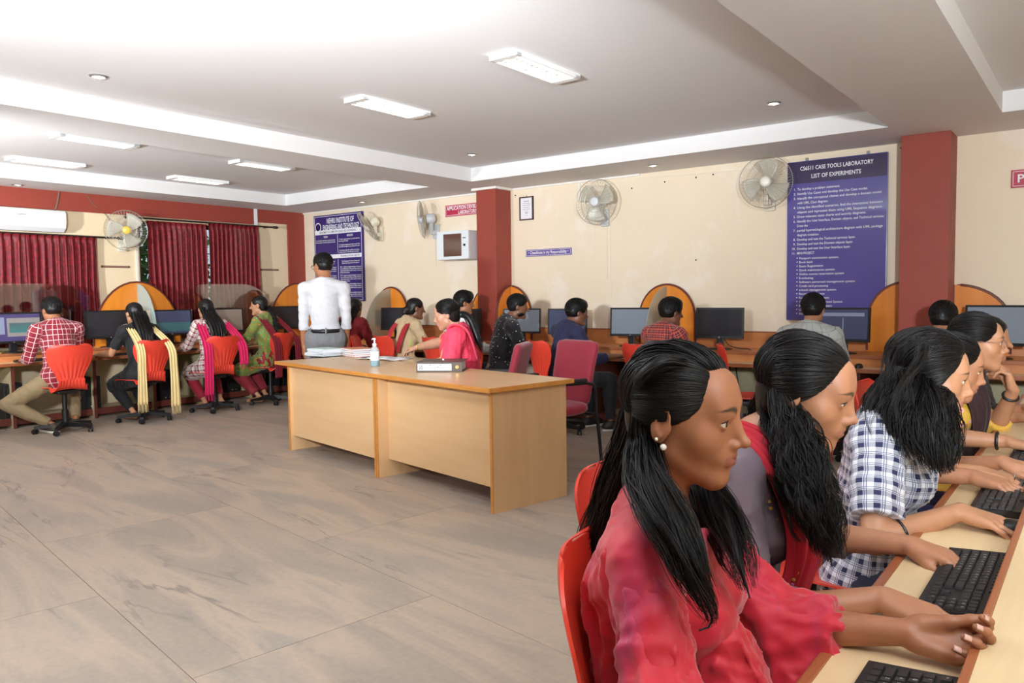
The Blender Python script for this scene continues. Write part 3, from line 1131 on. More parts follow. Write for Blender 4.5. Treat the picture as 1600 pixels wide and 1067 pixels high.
def monitor(px_or_xy, rz, label, w=.50, h=.295, screen='off', stand_z=.76, lift=.10, ui=None, tilt=.06):
    x, y = px_or_xy
    t = thing('monitor', label, 'monitor', (x, y, stand_z), rz, 'computer monitors')
    MB().lathe([(0, 0), (.105, 0), (.105, .006), (.09, .011), (0, .013)], 24, Matrix.Diagonal((1.15, .8, 1, 1))).build('base', M_BLACK, t, smooth=40)
    MB().box(-.035, .035, .02, .045, .01, lift + .10, bev=.006).build('stand', M_BLACK, t)
    Mt = T(0, 0, lift) @ Matrix.Rotation(-tilt, 4, 'X')
    b = MB()
    bz = .016
    b.box(-w / 2, w / 2, -.006, .02, 0, h, Mt, bev=.004).box(-w * .36, w * .36, .02, .045, h * .15, h * .85, Mt, bev=.01)
    b.box(-w / 2, w / 2, -.012, -.006, 0, .024, Mt).box(-w / 2, w / 2, -.012, -.006, h - bz, h, Mt).box(-w / 2, -w / 2 + bz, -.012, -.006, .024, h - bz, Mt).box(w / 2 - bz, w / 2, -.012, -.006, .024, h - bz, Mt)
    b.build('bezel', M_BLACK, t)
    m = {'off': M_SCR_OFF, 'grey': screen_mat('grey_lit_screen', (112, 120, 130), .35), 'blue': screen_mat('dim_blue_screen', (62, 66, 92), .25), 'teal': screen_mat('violet_lit_screen', (70, 62, 100), .3), 'tan': screen_mat('tan_lit_screen', (126, 110, 100), .25)}[screen]
    s = MB().box(-w / 2 + bz, w / 2 - bz, -.0085, -.006, .024, h - bz, Mt).build('display', m, t)
    if ui:
        for (a, b_, c_, d, mm) in ui:
            MB().box(-w / 2 + w * a, -w / 2 + w * b_, -.0092, -.0085, h * c_, h * d, Mt).build('screen_window', mm, s)
    MB().lathe([(.0075, 0), (.0075, .001), (0, .0012)], 14, Mt @ T(0, -.0122, .012) @ Matrix.Rotation(math.pi / 2, 4, 'X')).build('badge', M_CHROME, t)
    return t


M_TEAL = screen_mat('teal_screen_window', (66, 118, 120), .35)
M_GREYUI = screen_mat('grey_screen_window', (128, 122, 120), .3)
M_UI2 = screen_mat('pale_screen_bar', (120, 126, 150), .3)


def ml(px, py=505, x=-9.02):
    p = at_x(px, py, x)
    return (x, p.y)


R90 = math.pi / 2
monitor(ml(20), R90, 'lit monitor with a teal window, in front of the man in red checks', .55, .32, 'teal', ui=[(.40, .98, .22, .82, M_GREYUI), (.44, .90, .34, .66, M_TEAL), (.10, .36, .3, .85, M_UI2)])
monitor(ml(172), R90 + .05, 'dark monitor in front of the girl with the cream scarf', .55, .32)
monitor(ml(268), R90, 'lit monitor beside the frosted panel, showing a teal band', .53, .31, 'blue', ui=[(.04, .96, .15, .5, screen_mat('teal_band', (58, 92, 96), .3))])
monitor(ml(352), R90, 'tan lit monitor in front of the girl with the pink scarf', .53, .31, 'tan')
monitor(ml(449, 498), R90 - .03, 'dark monitor between the girl in maroon scarf and the standing man', .55, .32)


def mr(px, y=6.98, py=500):
    p = at_y(px, py, y)
    return (p.x, y)


monitor(mr(617, 6.98, 490), .12, 'dark monitor beside the frosted divider near the corner board', .46, .29)
monitor(mr(726, 6.86, 490), .1, 'dark monitor mostly hidden behind the white-shirted student and the pillar', .44, .28)
monitor(mr(815, 6.98, 495), .35, 'grey lit monitor in front of the bearded man in dotted shirt', .44, .28, 'grey')
monitor(mr(886, 6.98, 498), .25, 'monitor in front of the student in the plain navy shirt', .44, .28, 'blue')
monitor(mr(985, 6.96, 505), .12, 'grey lit monitor left of the middle frosted divider', .44, .29, 'grey')
monitor(mr(1124, 6.95, 512), .10, 'dark monitor on the empty place right of the middle divider', .45, .29)
monitor(mr(1316, 6.95, 518), -.12, 'monitor below the big blue board, beside the student in grey checks', .45, .29, 'blue', ui=[(.1, .9, .75, .85, M_UI2), (.5, .52, .1, .7, M_UI2)])
monitor(mr(1556, 6.95, 528), -.28, 'monitor near the picture edge behind the girl with glasses', .45, .31, 'grey')

# ---- computer towers


def tower(x, y, rz, label):
    t = thing('computer_tower', label, 'computer', (x, y, .085), rz, 'black computer towers')
    MB().box(-.085, .085, -.20, .20, 0, .37, bev=.006).build('case', M_BLACKM, t)
    MB().box(-.078, .078, -.205, -.20, .01, .36).build('front_panel', M_BLACK, t)
    MB().box(-.06, .06, -.208, -.205, .30, .335).build('disc_drive', M_BLACKM, t)
    for xx, rr in ((.0, .011), (.05, .007)):
        MB().lathe([(rr, 0), (rr, .002), (0, .0025)], 12, T(xx - .02, -.205, .045) @ R_X90).build('badge', M_CHROME, t)


R_X90 = Matrix.Rotation(math.pi / 2, 4, 'X')
for px, lab in ((22, 'black computer tower below the counter, left of the man in red checks'), (146, 'black computer tower between the man in red checks and the girl in black'), (262, 'black computer tower between the girl in black and the girl with pink scarf'), (366, 'black computer tower behind the girl with the maroon scarf'), (452, 'black computer tower behind the left end of the teacher desk')):
    p = at_x(px, 620, -8.86)
    tower(-9.07, p.y, R90, lab)
for px, lab in ((866, 'black computer tower under the counter, behind the maroon visitor chair'),):
    p = at_y(px, 640, 6.5)
    tower(p.x, 6.9, 0, lab)

# ---- keyboards and mice
M_KEY = mat('black_key_plastic', (40, 39, 40), .5)
M_KBODY = mat('black_keyboard_body', (30, 29, 31), .5)
M_LEG = mat('key_legend_print', (215, 212, 205), .6)
KW = .0190
ROWS = [('`1234567890-=', 0.0, 3), ('QWERTYUIOP[]', 1.5, 2), ("ASDFGHJKL;'", 1.75, 1), ('ZXCVBNM,./', 2.25, 0)]


def key_layout():
    keys = []
    x0 = .018
    for s, off, r in ROWS:
        x = x0 + off * KW
        if off:
            keys.append((x0, off * KW, r, ''))
        for ch in s:
            keys.append((x, KW, r, ch))
            x += KW
        keys.append((x, x0 + 15 * KW - x, r, ''))
    x = x0
    for wd in (1.25, 1.25, 1.25, 6.25, 1.25, 1.25, 1.25, 1.25):
        keys.append((x, wd * KW, -1, ''))
        x += wd * KW
    for k in range(13):
        keys.append((x0 + k * 1.15 * KW + (.3 * KW if k else 0), KW, 4.25, 'F%d' % k if k else 'Esc'))
    xn = x0 + 15.3 * KW
    for r in (3, 2):
        for k in range(3):
            keys.append((xn + k * KW, KW, r, ''))
    for k in range(3):
        keys.append((xn + k * KW, KW, -1, ''))
    keys.append((xn + KW, KW, 0, ''))
    xq = xn + 3.3 * KW
    for j, s in enumerate(('0. ', '123', '456', '789', '   ')):
        for k in range(3):
            keys.append((xq + k * KW, KW, j - 1, s[k].strip()))
    return keys


KEYS = key_layout()


def keyboard(loc, rz, label, detail):
    t = thing('keyboard', label, 'keyboard', loc, rz, 'black keyboards')
    Wk, Dk = .435, .135
    MB().prism([(-Dk / 2, 0), (Dk / 2, 0), (Dk / 2, .022), (-Dk / 2, .012)], -Wk / 2, Wk / 2, 'yz').build('body', M_KBODY, t)
    slope = math.atan2(.010, Dk)
    Mk = T(-Wk / 2, -Dk / 2, .0125) @ Matrix.Rotation(slope, 4, 'X')
    cache = {}
    joined = MB()
    legs = []
    for (x, w, r, ch) in KEYS:
        if x + w > Wk - .006:
            continue
        y = .014 + (r + 1) * .0185
        if detail:
            q = round(w, 4)
            if q not in cache:
                m = MB()
                a, b = w - .0022, .0163
                m.add([(0, 0, 0), (a, 0, 0), (a, b, 0), (0, b, 0), (.0018, .0016, .0055), (a - .0018, .0016, .0055), (a - .0018, b - .001, .0055), (.0018, b - .001, .0055)], [(4, 5, 6, 7), (0, 1, 5, 4), (1, 2, 6, 5), (2, 3, 7, 6), (3, 0, 4, 7)])
                cache[q] = m.mesh('key', M_KEY, fix=False)
            o = link('key', cache[q], t)
            o.matrix_local = Mk @ T(x + .0011, y, 0)
            if ch:
                legs.append((ch, x + .004, y + .008, .0052 if len(ch) == 1 else .0035, None, .0, 'l'))
        else:
            joined.box(x + .0011, x + w - .0011, y, y + .0163, 0, .005, Mk)
    if detail:
        lettering('key_legend', legs, M_LEG, t, Mk @ T(0, 0, .0058))
    else:
        joined.build('key_block', M_KEY, t)['kind'] = 'stuff'
    return t


FGR = -math.pi / 2   # keyboards of the front row: the typist sits at -x
keyboard((-.232, 1.14, .670), FGR, 'black keyboard cut by the lower picture edge', True)
keyboard((-.215, 1.862, .670), FGR, 'black keyboard on the cream tray between the girls in grey and in plaid', True)
keyboard((-.225, 2.70, .670), FGR, 'black keyboard under the ringed hand beyond the girl in plaid', True)
keyboard((-.20, 3.50, .670), FGR, 'black keyboard at the far end of the cream tray', False)
for px, lab in ((60, 'black keyboard in front of the man in red checks'), (180, 'black keyboard under the hand of the girl with the cream scarf'), (283, 'black keyboard beside the girl with the pink scarf')):
    p = at_x(px, 550, -8.86)
    keyboard((-8.855, p.y, .67), R90, lab, False)
for px, lab in ((960, 'black keyboard on the tray by the student in the navy shirt'), (1240, 'black keyboard in front of the student in grey checks')):
    p = at_y(px, 550, 6.68)
    keyboard((p.x, 6.66, .67), 0, lab, False)


def mouse(loc, rz, label):
    t = thing('computer_mouse', label, 'mouse', loc, rz, 'black computer mice')

    def fn(u, v):
        a = 2 * math.pi * u
        s = math.sin(math.pi * v / 2)
        c = math.cos(math.pi * v / 2)
        return (.031 * math.cos(a) * (s ** .6 if v else 0), .055 * math.sin(a) * (s ** .6 if v else 0), .036 * c * (1 - .25 * math.sin(a) * s) + .001)
    MB().grid(fn, 20, 10, closed_u=True).build('body', M_BLACK, t, smooth=180)
    MB().lathe([(.007, -.003), (.007, .003)], 12, T(0, .026, .028) @ Matrix.Rotation(math.pi / 2, 4, 'Y')).build('scroll_wheel', M_BLACKM, t, smooth=40)
    return t


mouse((-.190, 1.525, .671), FGR, 'black mouse under the palm of the girl in grey')
mouse((-.155, 2.32, .671), FGR, 'black mouse under the hand of the girl in plaid')
p = at_y(1341, 576, 6.62)
mouse((p.x, 6.64, .671), 0, 'black mouse on the tray right of the student in grey checks')

# ---- red shell chairs


def chair_shell_mesh():
    ctrl = [(.225, .425, .195, .0), (.16, .436, .215, .012), (.05, .432, .218, .02), (-.07, .430, .20, .022), (-.145, .438, .155, .02), (-.188, .475, .125, .018), (-.205, .53, .118, .02), (-.218, .60, .145, .028), (-.232, .68, .19, .04), (-.248, .76, .212, .045), (-.262, .825, .205, .043), (-.270, .858, .165, .036), (-.273, .868, .12, .03)]
    C_ = np.array(ctrl)
    ts = np.linspace(0, 1, len(ctrl))

    def sample(v):
        x = v * (len(ctrl) - 1)
        i = int(min(max(math.floor(x), 0), len(ctrl) - 2))
        f = x - i
        p0, p1, p2, p3 = C_[max(i - 1, 0)], C_[i], C_[i + 1], C_[min(i + 2, len(ctrl) - 1)]
        return .5 * ((2 * p1) + (-p0 + p2) * f + (2 * p0 - 5 * p1 + 4 * p2 - p3) * f * f + (-p0 + 3 * p1 - 3 * p2 + p3) * f ** 3)
    NU, NV = 57, 61

    def fn(u, v):
        y, z, w, c = sample(v)
        d = sample(min(1, v + .01)) - sample(max(0, v - .01))
        ty, tz = d[0], d[1]
        l = math.hypot(ty, tz)
        ny, nz = -tz / l, ty / l       # towards the sitter
        if ny < 0 and v > .5 or (v <= .3 and nz < 0):
            ny, nz = -ny, -nz
        s = 2 * u - 1
        k = c * s * s * 1.2
        rib = 0.0
        if .36 < v < .74:
            e = math.sin(math.pi * (v - .36) / .38)
            rib = .0032 * e * math.cos(s * math.pi * 8)
        return (w * s, y + ny * k - rib * ny, z + nz * k - rib * nz)

    def skip(i, j):
        v = (j + .5) / (NV - 1)
        s = abs(2 * (i + .5) / (NU - 1) - 1)
        return .935 < v < .972 and .07 < s < .46
    mb = MB().grid(fn, NU, NV, skip=skip)
    me = mb.mesh('seat_shell', M_REDPL, smooth=180)
    bm = bmesh.new()
    bm.from_mesh(me)
    bmesh.ops.solidify(bm, geom=bm.faces[:], thickness=.006)
    bm.to_mesh(me)
    bm.free()
    me.polygons.foreach_set('use_smooth', [True] * len(me.polygons))
    me.set_sharp_from_angle(angle=math.radians(50))
    return me


M_REDPL = mat('red_chair_plastic', (222, 66, 48), .38, vary=.04)


def make_chair():
    t = thing('swivel_chair', 'chair', 'chair', (0, 0, 0), 0, 'red plastic swivel chairs')
    link('seat_shell', chair_shell_mesh(), t)
    MB().box(-.09, .09, -.10, .10, .385, .42, bev=.01).build('seat_plate', M_BLACK, t)
    MB().lathe([(.030, .07), (.030, .22), (.022, .222), (.022, .39), (0, .39)], 16).build('gas_column', M_BLACK, t, smooth=40)
    MB().tube([(.08, 0, .40), (.17, .02, .395), (.21, .02, .385)], .006, 6).build('lift_lever', M_BLACK, t)
    for k in range(5):
        a = 2 * math.pi * k / 5 + .3
        M = RZ(a)
        lg = MB()
        lg.add([(.02, -.028, .055), (.02, .028, .055), (.02, .028, .105), (.02, -.028, .105), (.27, -.016, .052), (.27, .016, .052), (.27, .016, .075), (.27, -.016, .075)],
               [(0, 1, 2, 3), (4, 7, 6, 5), (0, 4, 5, 1), (1, 5, 6, 2), (2, 6, 7, 3), (3, 7, 4, 0)], M)
        lo = lg.build('base_leg', M_BLACK, t)
        cs = MB()
        for s in (-1, 1):
            cs.lathe([(0, s * .008), (.024, s * .008), (.026, s * .013), (.024, s * .022), (0, s * .022)], 14, M @ T(.26, 0, .026) @ RZ(.7) @ Matrix.Rotation(math.pi / 2, 4, 'Y'))
        cs.tube([(.26, 0, .03), (.26, 0, .056)], .008, 8, M)
        cs.build('caster', M_BLACKM, lo, smooth=40)
    return t


CHAIR0 = make_chair()
_chair_used = [False]


def chair(x, y, rz, label):
    o = CHAIR0 if not _chair_used[0] else copy_tree(CHAIR0)
    _chair_used[0] = True
    o.location = (x, y, 0)
    o.rotation_euler = (0, 0, rz)
    o['label'] = label
    return o


# ---- teacher's desks (two, side by side)
DO = Vector((-2.85, 3.51, 0))
DE = Vector((-.9816, .191, 0))
DANG = math.atan2(DE.y, DE.x) - math.pi      # desk local -x runs along DE


def desk_pt(a, b, z=0.0):
    n = Vector((.191, .9816, 0))
    return DO + DE * a + n * b + Vector((0, 0, z))


def desk(a0, a1, label, recess, ol, orr):
    c = desk_pt((a0 + a1) / 2, 0)
    t = thing('office_desk', label, 'desk', c, DANG, 'pair of beech desks')
    h, D = (a1 - a0) / 2, .62
    MB().box(-h - ol, h + orr, -.045, D + .03, .735, .757).build('desktop', M_DESK, t)
    MB().box(-h - ol, h + orr, -.058, -.045, .730, .759, bev=.004).build('desktop_edge', M_DEDGE, t)
    if orr > 0.02:
        MB().box(h + orr, h + orr + .012, -.058, D + .03, .730, .759, bev=.004).build('desktop_edge', M_DEDGE, t)
    for s in (-1, 1):
        x0, x1 = (h - .02, h) if s > 0 else (-h, -h + .02)
        p = MB().box(x0, x1, .004, D, 0, .735).build('side_panel', M_DESKV, t)
        MB().box(x0 - .001, x1 + .001, -.004, .004, 0, .735, bev=.002).build('panel_edge', M_DEDGE, p)
    MB().box(-h + .02, h - .02, recess, recess + .018, .125, .735).build('modesty_panel', M_DESK, t)
    return t


desk(0.0, 1.292, 'beech office desk nearer the camera, with the wider bare top', .09, 0.004, .035)
desk(1.300, 2.69, 'beech office desk carrying the stacked booklets', .03, .13, 0.0)


# ---- visitor chair and teacher chair
M_MAROON = mat('maroon_fabric', (150, 30, 52), .7, vary=.06, bump=.05, bscale=400, sheen=.3)


def cushion(t, name, w0, w1, pts, th, m_=None):
    """soft padded panel: pts = centre line (y,z) from low to high, half widths w0..w1"""
    P = [Vector((0, a, b)) for a, b in pts]
    n = len(P)

    def fn(u, v):
        x = v * (n - 1)
        i = min(int(x), n - 2)
        f = x - i
        c = P[i].lerp(P[i + 1], f)
        d = (P[i + 1] - P[i]).normalized()
        nn = Vector((0, -d.z, d.y))
        a = 2 * math.pi * u
        e = 1 - max(0, abs(2 * v - 1) - .8) * 1.6 if abs(2 * v - 1) < .995 else .25
        e = max(.2, e)
        w = (w0 + (w1 - w0) * v) * (.55 + .45 * e)
        cx = math.copysign(abs(math.cos(a)) ** .35, math.cos(a))
        cy = math.copysign(abs(math.sin(a)) ** .6, math.sin(a))
        return c + Vector((w * cx, 0, 0)) + nn * (th * cy * e)
    mb = MB().grid(fn, 36, 26, closed_u=True)
    o = len(mb.v)
    mb.f.append(tuple(range(35, -1, -1)))
    mb.mi.append(0)
    mb.f.append(tuple(o - 36 + k for k in range(36)))
    mb.mi.append(0)
    return mb.build(name, m_ or M_MAROON, t, smooth=70)


def visitor_chair(x, y, rz, label, back_h=.95):
    t = thing('visitor_chair', label, 'chair', (x, y, 0), rz, 'maroon padded chairs')
    cushion(t, 'seat', .235, .24, [(-.235, .475), (-.1, .458), (.1, .458), (.215, .468), (.255, .45)], .042)
    cushion(t, 'backrest', .20, .225, [(-.225, .47), (-.245, .58), (-.265, .72), (-.30, .86), (-.32, back_h)], .036)
    for s in (-1, 1):
        X = s * .275
        MB().tube([(X, -.30, 0), (X, -.27, .25), (X, -.245, .45), (X, -.24, .60), (X, -.215, .645), (X, -.15, .66), (X, .12, .665), (X, .19, .645), (X, .215, .58), (X, .235, .3), (X, .25, 0)], .0125, 10).build('side_frame', M_BLACK, t, smooth=60)
        MB().box(X - .024, X + .024, -.14, .14, .668, .694, bev=.01).build('armrest', M_BLACKM, t)
    MB().tube([(-.275, -.24, .42), (.275, -.24, .42)], .011, 8).tube([(-.275, .21, .42), (.275, .21, .42)], .011, 8).build('cross_bar', M_BLACK, t, smooth=60)
    return t


def face_rz(dx, dy):
    """rotation that turns local +y to the direction (dx,dy)"""
    return math.atan2(dy, dx) - math.pi / 2


visitor_chair(-3.245, 4.63, face_rz(-.27, -.96), 'empty maroon armchair at the end of the beech desk')

# ---- things on the desks
pz = .757


def on_desk(px, py):
    p = at_z(px, py, pz)
    return p


M_PAPER = mat('white_paper', (236, 236, 240), .7)
M_PGREEN = mat('pale_green_cover', (196, 220, 214), .6)
M_PGREY = mat('pale_grey_cover', (206, 210, 220), .6)


def booklet(p, rz, w, d, h, m_cover, label, group, pages=None, name='booklet'):
    t = thing(name, label, 'book', p, rz, group)
    c = MB()
    c.box(-w / 2, w / 2, -d / 2, d / 2, 0, .0015).box(-w / 2, w / 2, -d / 2, d / 2, h - .0015, h).box(-w / 2, -w / 2 + .002, -d / 2, d / 2, 0, h)
    c.build('cover', m_cover, t)
    MB().box(-w / 2 + .003, w / 2 - .004, -d / 2 + .003, d / 2 - .003, .0016, h - .0016).build('pages', pages or M_PAPER, t)
    return t


b0 = on_desk(497, 556)
zz = pz + .001
names = ['lowest', 'second-lowest', 'third', 'fourth', 'fifth', 'sixth', 'topmost']
for i in range(7):
    hh = .009
    booklet((b0.x + rnd.uniform(-.012, .012) + .012 * i * .6, b0.y + .06 + rnd.uniform(-.01, .01), zz), DANG + rnd.uniform(-.10, .10), .30, .215, hh, (M_PGREEN, M_PGREY, M_PAPER)[i % 3], 'pale thin booklet, %s of the loose pile at the desk end' % names[i], 'pale booklets in a pile')
    zz += hh + .0006
M_ORCOV = mat('orange_book_cover', (222, 140, 96), .5)
M_NVCOV = mat('navy_book_cover', (52, 48, 88), .5)
b1 = on_desk(548, 557)
zz = pz + .001
for i, (hh, mm, lab) in enumerate(((.017, M_ORCOV, 'orange covered register, bottom of the pile by the sanitizer'), (.018, M_ORCOV, 'orange covered register, second from the bottom of the pile'), (.018, M_NVCOV, 'navy covered register in the pile by the sanitizer'), (.016, M_ORCOV, 'orange register with navy spine, topmost of the pile'))):
    booklet((b1.x + rnd.uniform(-.008, .008), b1.y + .09 + rnd.uniform(-.008, .008), zz), DANG + rnd.uniform(-.06, .06) - .1, .31, .22, hh, mm, lab, 'registers in a pile')
    zz += hh + .0006
# open register under the teacher's hand
b2 = on_desk(592, 562)
t = thing('open_register', 'open white register the teacher is writing in', 'book', (b2.x + .02, b2.y + .05, pz + .001), DANG + .25)
MB().grid(lambda u, v: ((u - .5) * .40, (v - .5) * .27, .004 + .014 * (abs(math.sin(u * math.pi * 2)) ** .6) * (1 - .3 * abs(u - .5))), 31, 4).build('page', M_PAPER, t, smooth=60).modifiers.new('thick', 'SOLIDIFY').thickness = .003
MB().box(-.205, .205, -.14, .14, 0, .003).build('cover', mat('brown_card', (150, 118, 84), .6), t)
# sanitizer
b3 = on_desk(586, 572)
t = thing('sanitizer_bottle', 'clear pump bottle of blue sanitizer on the desk', 'bottle', (b3.x, b3.y, pz + .001), DANG)
M_CLEARP = mat('clear_plastic', (225, 235, 238), .1, trans=.6, alpha=.75)
MB().lathe([(0, 0), (.033, 0), (.036, .006), (.036, .115), (.030, .135), (.016, .15), (.014, .165), (0, .165)], 24).build('bottle', M_CLEARP, t, smooth=50)
MB().lathe([(0, .003), (.0335, .004), (.0335, .042), (0, .042)], 24).build('gel', mat('blue_gel', (70, 170, 196), .2), t, smooth=50)
MB().lathe([(.0366, .045), (.0366, .115)], 24).build('label', mat('bottle_label', (232, 240, 244), .5), t, smooth=50)
MB().grid(lambda u, v: (.037 * math.sin(-1.1 + u * .9), -.037 * math.cos(-1.1 + u * .9), .085 + .022 * v), 8, 2).build('label_print', mat('label_blue', (40, 130, 190), .5), t)
MB().lathe([(.016, .155), (.017, .175), (.007, .178), (.006, .205), (.012, .207), (.012, .216), (0, .218)], 16).tube([(0, 0, .211), (-.02, 0, .213), (-.036, 0, .205)], [.007, .006, .004], 8).build('pump', M_WHITE, t, smooth=50)
# lever arch file
b4 = on_desk(676, 581)
t = thing('lever_arch_file', 'thick dark lever arch file lying flat with a white spine label', 'file', (b4.x - .02, b4.y + .13, pz + .001), .55)
fw_, fd_, fh_ = .33, .29, .072
MB().box(-fw_ / 2, fw_ / 2, -fd_ / 2, fd_ / 2, 0, .003).box(-fw_ / 2, fw_ / 2, -fd_ / 2, fd_ / 2, fh_ - .003, fh_).box(-fw_ / 2, fw_ / 2, -fd_ / 2, -fd_ / 2 + .003, 0, fh_).build('cover', mat('dark_file_card', (86, 74, 66), .5, vary=.1, vscale=30), t)
for k in range(5):
    MB().box(-fw_ / 2 + .012 - .004 * (k % 2), fw_ / 2 - .02, -fd_ / 2 + .01, fd_ / 2 - .012, .004 + .012 * k, .0145 + .012 * k).build('paper_sheaf', M_PAPER, t)
MB().box(-fw_ / 2 + .012, fw_ / 2 - .075, -fd_ / 2 - .0008, -fd_ / 2, .012, fh_ - .014).build('spine_label', M_PAPER, t)
Mf = Matrix(((1, 0, 0, 0), (0, 0, -1, -fd_ / 2 - .0012), (0, 1, 0, 0), (0, 0, 0, 1)))
lettering('lettering', [('35', -fw_ / 2 + .02, .02, .028, .028, .01, 'l'), ('DEPARTMENT, ACADEMIC, HOD', -fw_ / 2 + .058, .045, .009, .165, .002, 'l'), ('COURSE FILES & ADMINISTRATION', -fw_ / 2 + .058, .031, .009, .165, .002, 'l'), ('2018-19', -fw_ / 2 + .11, .017, .009, .05, .002, 'l')], mat('black_print', (20, 20, 20), .6), t, Mf)
MB().lathe([(.012, 0), (.012, .003), (.007, .003), (.007, 0)], 16, T(fw_ / 2 - .035, -fd_ / 2, fh_ / 2) @ R_X90).build('finger_ring', mat('brass_ring', (196, 150, 90), .3, metal=.7), t)
MB().lathe([(.012, 0), (.011, .006), (.004, .009), (0, .009)], 14, T(.0, .03, fh_)).build('lid_stud', M_CHROME, t)
# ================================================================== soft-body modelling: signed distance fields meshed on a grid
class SDF:
    def __init__(self):
        self.p = []

    def _add(self, fn, lo, hi, k, op):
        self.p.append((fn, np.array(lo, float), np.array(hi, float), k, op))
        return self

    def cap(self, a, b, ra, rb=None, k=.02, op='+'):
        rb = ra if rb is None else rb
        a, b = np.array(a, float), np.array(b, float)
        ba = b - a
        l2 = max(1e-9, float(ba @ ba))

        def fn(X, Y, Z):
            x, y, z = X - a[0], Y - a[1], Z - a[2]
            h = np.clip((x * ba[0] + y * ba[1] + z * ba[2]) / l2, 0, 1)
            return np.sqrt((x - ba[0] * h) ** 2 + (y - ba[1] * h) ** 2 + (z - ba[2] * h) ** 2) - (ra + (rb - ra) * h)
        r = max(ra, rb)
        return self._add(fn, np.minimum(a, b) - r, np.maximum(a, b) + r, k, op)

    def ell(self, c, r, R=None, k=.02, op='+'):
        c, r = np.array(c, float), np.array(r, float)
        R = np.eye(3) if R is None else np.array(R, float)

        def fn(X, Y, Z):
            x, y, z = X - c[0], Y - c[1], Z - c[2]
            q = [R[0, i] * x + R[1, i] * y + R[2, i] * z for i in range(3)]
            k0 = np.sqrt((q[0] / r[0]) ** 2 + (q[1] / r[1]) ** 2 + (q[2] / r[2]) ** 2)
            k1 = np.sqrt((q[0] / r[0] ** 2) ** 2 + (q[1] / r[1] ** 2) ** 2 + (q[2] / r[2] ** 2) ** 2)
            return k0 * (k0 - 1.0) / np.maximum(k1, 1e-6)
        m = float(r.max())
        return self._add(fn, c - m, c + m, k, op)

    def fcap(self, c, R, a, b, ra, rb, flat, k=.03, op='+'):
        """tapered capsule squashed along the local y of frame (c, R)"""
        c, R = np.array(c, float), np.array(R, float)
        a, b = np.array(a, float), np.array(b, float)
        S = np.array([1, 1 / flat, 1.0])
        a2, b2 = a * S, b * S
        ba = b2 - a2
        l2 = max(1e-9, float(ba @ ba))

        def fn(X, Y, Z):
            x, y, z = X - c[0], Y - c[1], Z - c[2]
            q = [(R[0, i] * x + R[1, i] * y + R[2, i] * z) * S[i] - a2[i] for i in range(3)]
            h = np.clip((q[0] * ba[0] + q[1] * ba[1] + q[2] * ba[2]) / l2, 0, 1)
            return (np.sqrt((q[0] - ba[0] * h) ** 2 + (q[1] - ba[1] * h) ** 2 + (q[2] - ba[2] * h) ** 2) - (ra + (rb - ra) * h)) * (.5 + .5 * flat)
        wa, wb = c + R @ a, c + R @ b
        r = max(ra, rb)
        return self._add(fn, np.minimum(wa, wb) - r, np.maximum(wa, wb) + r, k, op)

    def cut(self, p, n, rad, k=.002):
        p, n = np.array(p, float), np.array(n, float)
        n = n / np.linalg.norm(n)

        def fn(X, Y, Z):
            x, y, z = X - p[0], Y - p[1], Z - p[2]
            return np.maximum(-(x * n[0] + y * n[1] + z * n[2]), np.sqrt(x * x + y * y + z * z) - rad)
        return self._add(fn, p - rad, p + rad, k, '-')

    def custom(self, fn, lo, hi, k=.004, op='+'):
        return self._add(fn, lo, hi, k, op)

    def mesh(self, res, lo=None, hi=None):
        add = [q for q in self.p if q[4] == '+']
        L = np.min([q[1] for q in add], axis=0) - 3 * res if lo is None else np.array(lo, float)
        Hh = np.max([q[2] for q in add], axis=0) + 3 * res if hi is None else np.array(hi, float)
        n = np.maximum(np.ceil((Hh - L) / res).astype(int) + 1, 4)
        ax = [(L[i] + res * np.arange(n[i])).astype(np.float32) for i in range(3)]
        Fv = np.full(n, .3, np.float32)
        for fn, a, b, k, op in self.p:
            mg = max(k, .012) + 2 * res
            i0 = np.clip(np.floor((a - mg - L) / res).astype(int), 0, n)
            i1 = np.clip(np.ceil((b + mg - L) / res).astype(int) + 1, 0, n)
            if np.any(i1 <= i0):
                continue
            s = tuple(slice(i0[i], i1[i]) for i in range(3))
            d = fn(ax[0][s[0]][:, None, None], ax[1][s[1]][None, :, None], ax[2][s[2]][None, None, :]).astype(np.float32)
            f = Fv[s]
            if op == '+':
                h = np.clip(.5 + .5 * (f - d) / k, 0, 1)
                Fv[s] = f * (1 - h) + d * h - k * h * (1 - h)
            else:
                d = -d
                h = np.clip(.5 - .5 * (f - d) / k, 0, 1)
                Fv[s] = f * (1 - h) + d * h + k * h * (1 - h)
        return surface_nets(Fv, L, res)


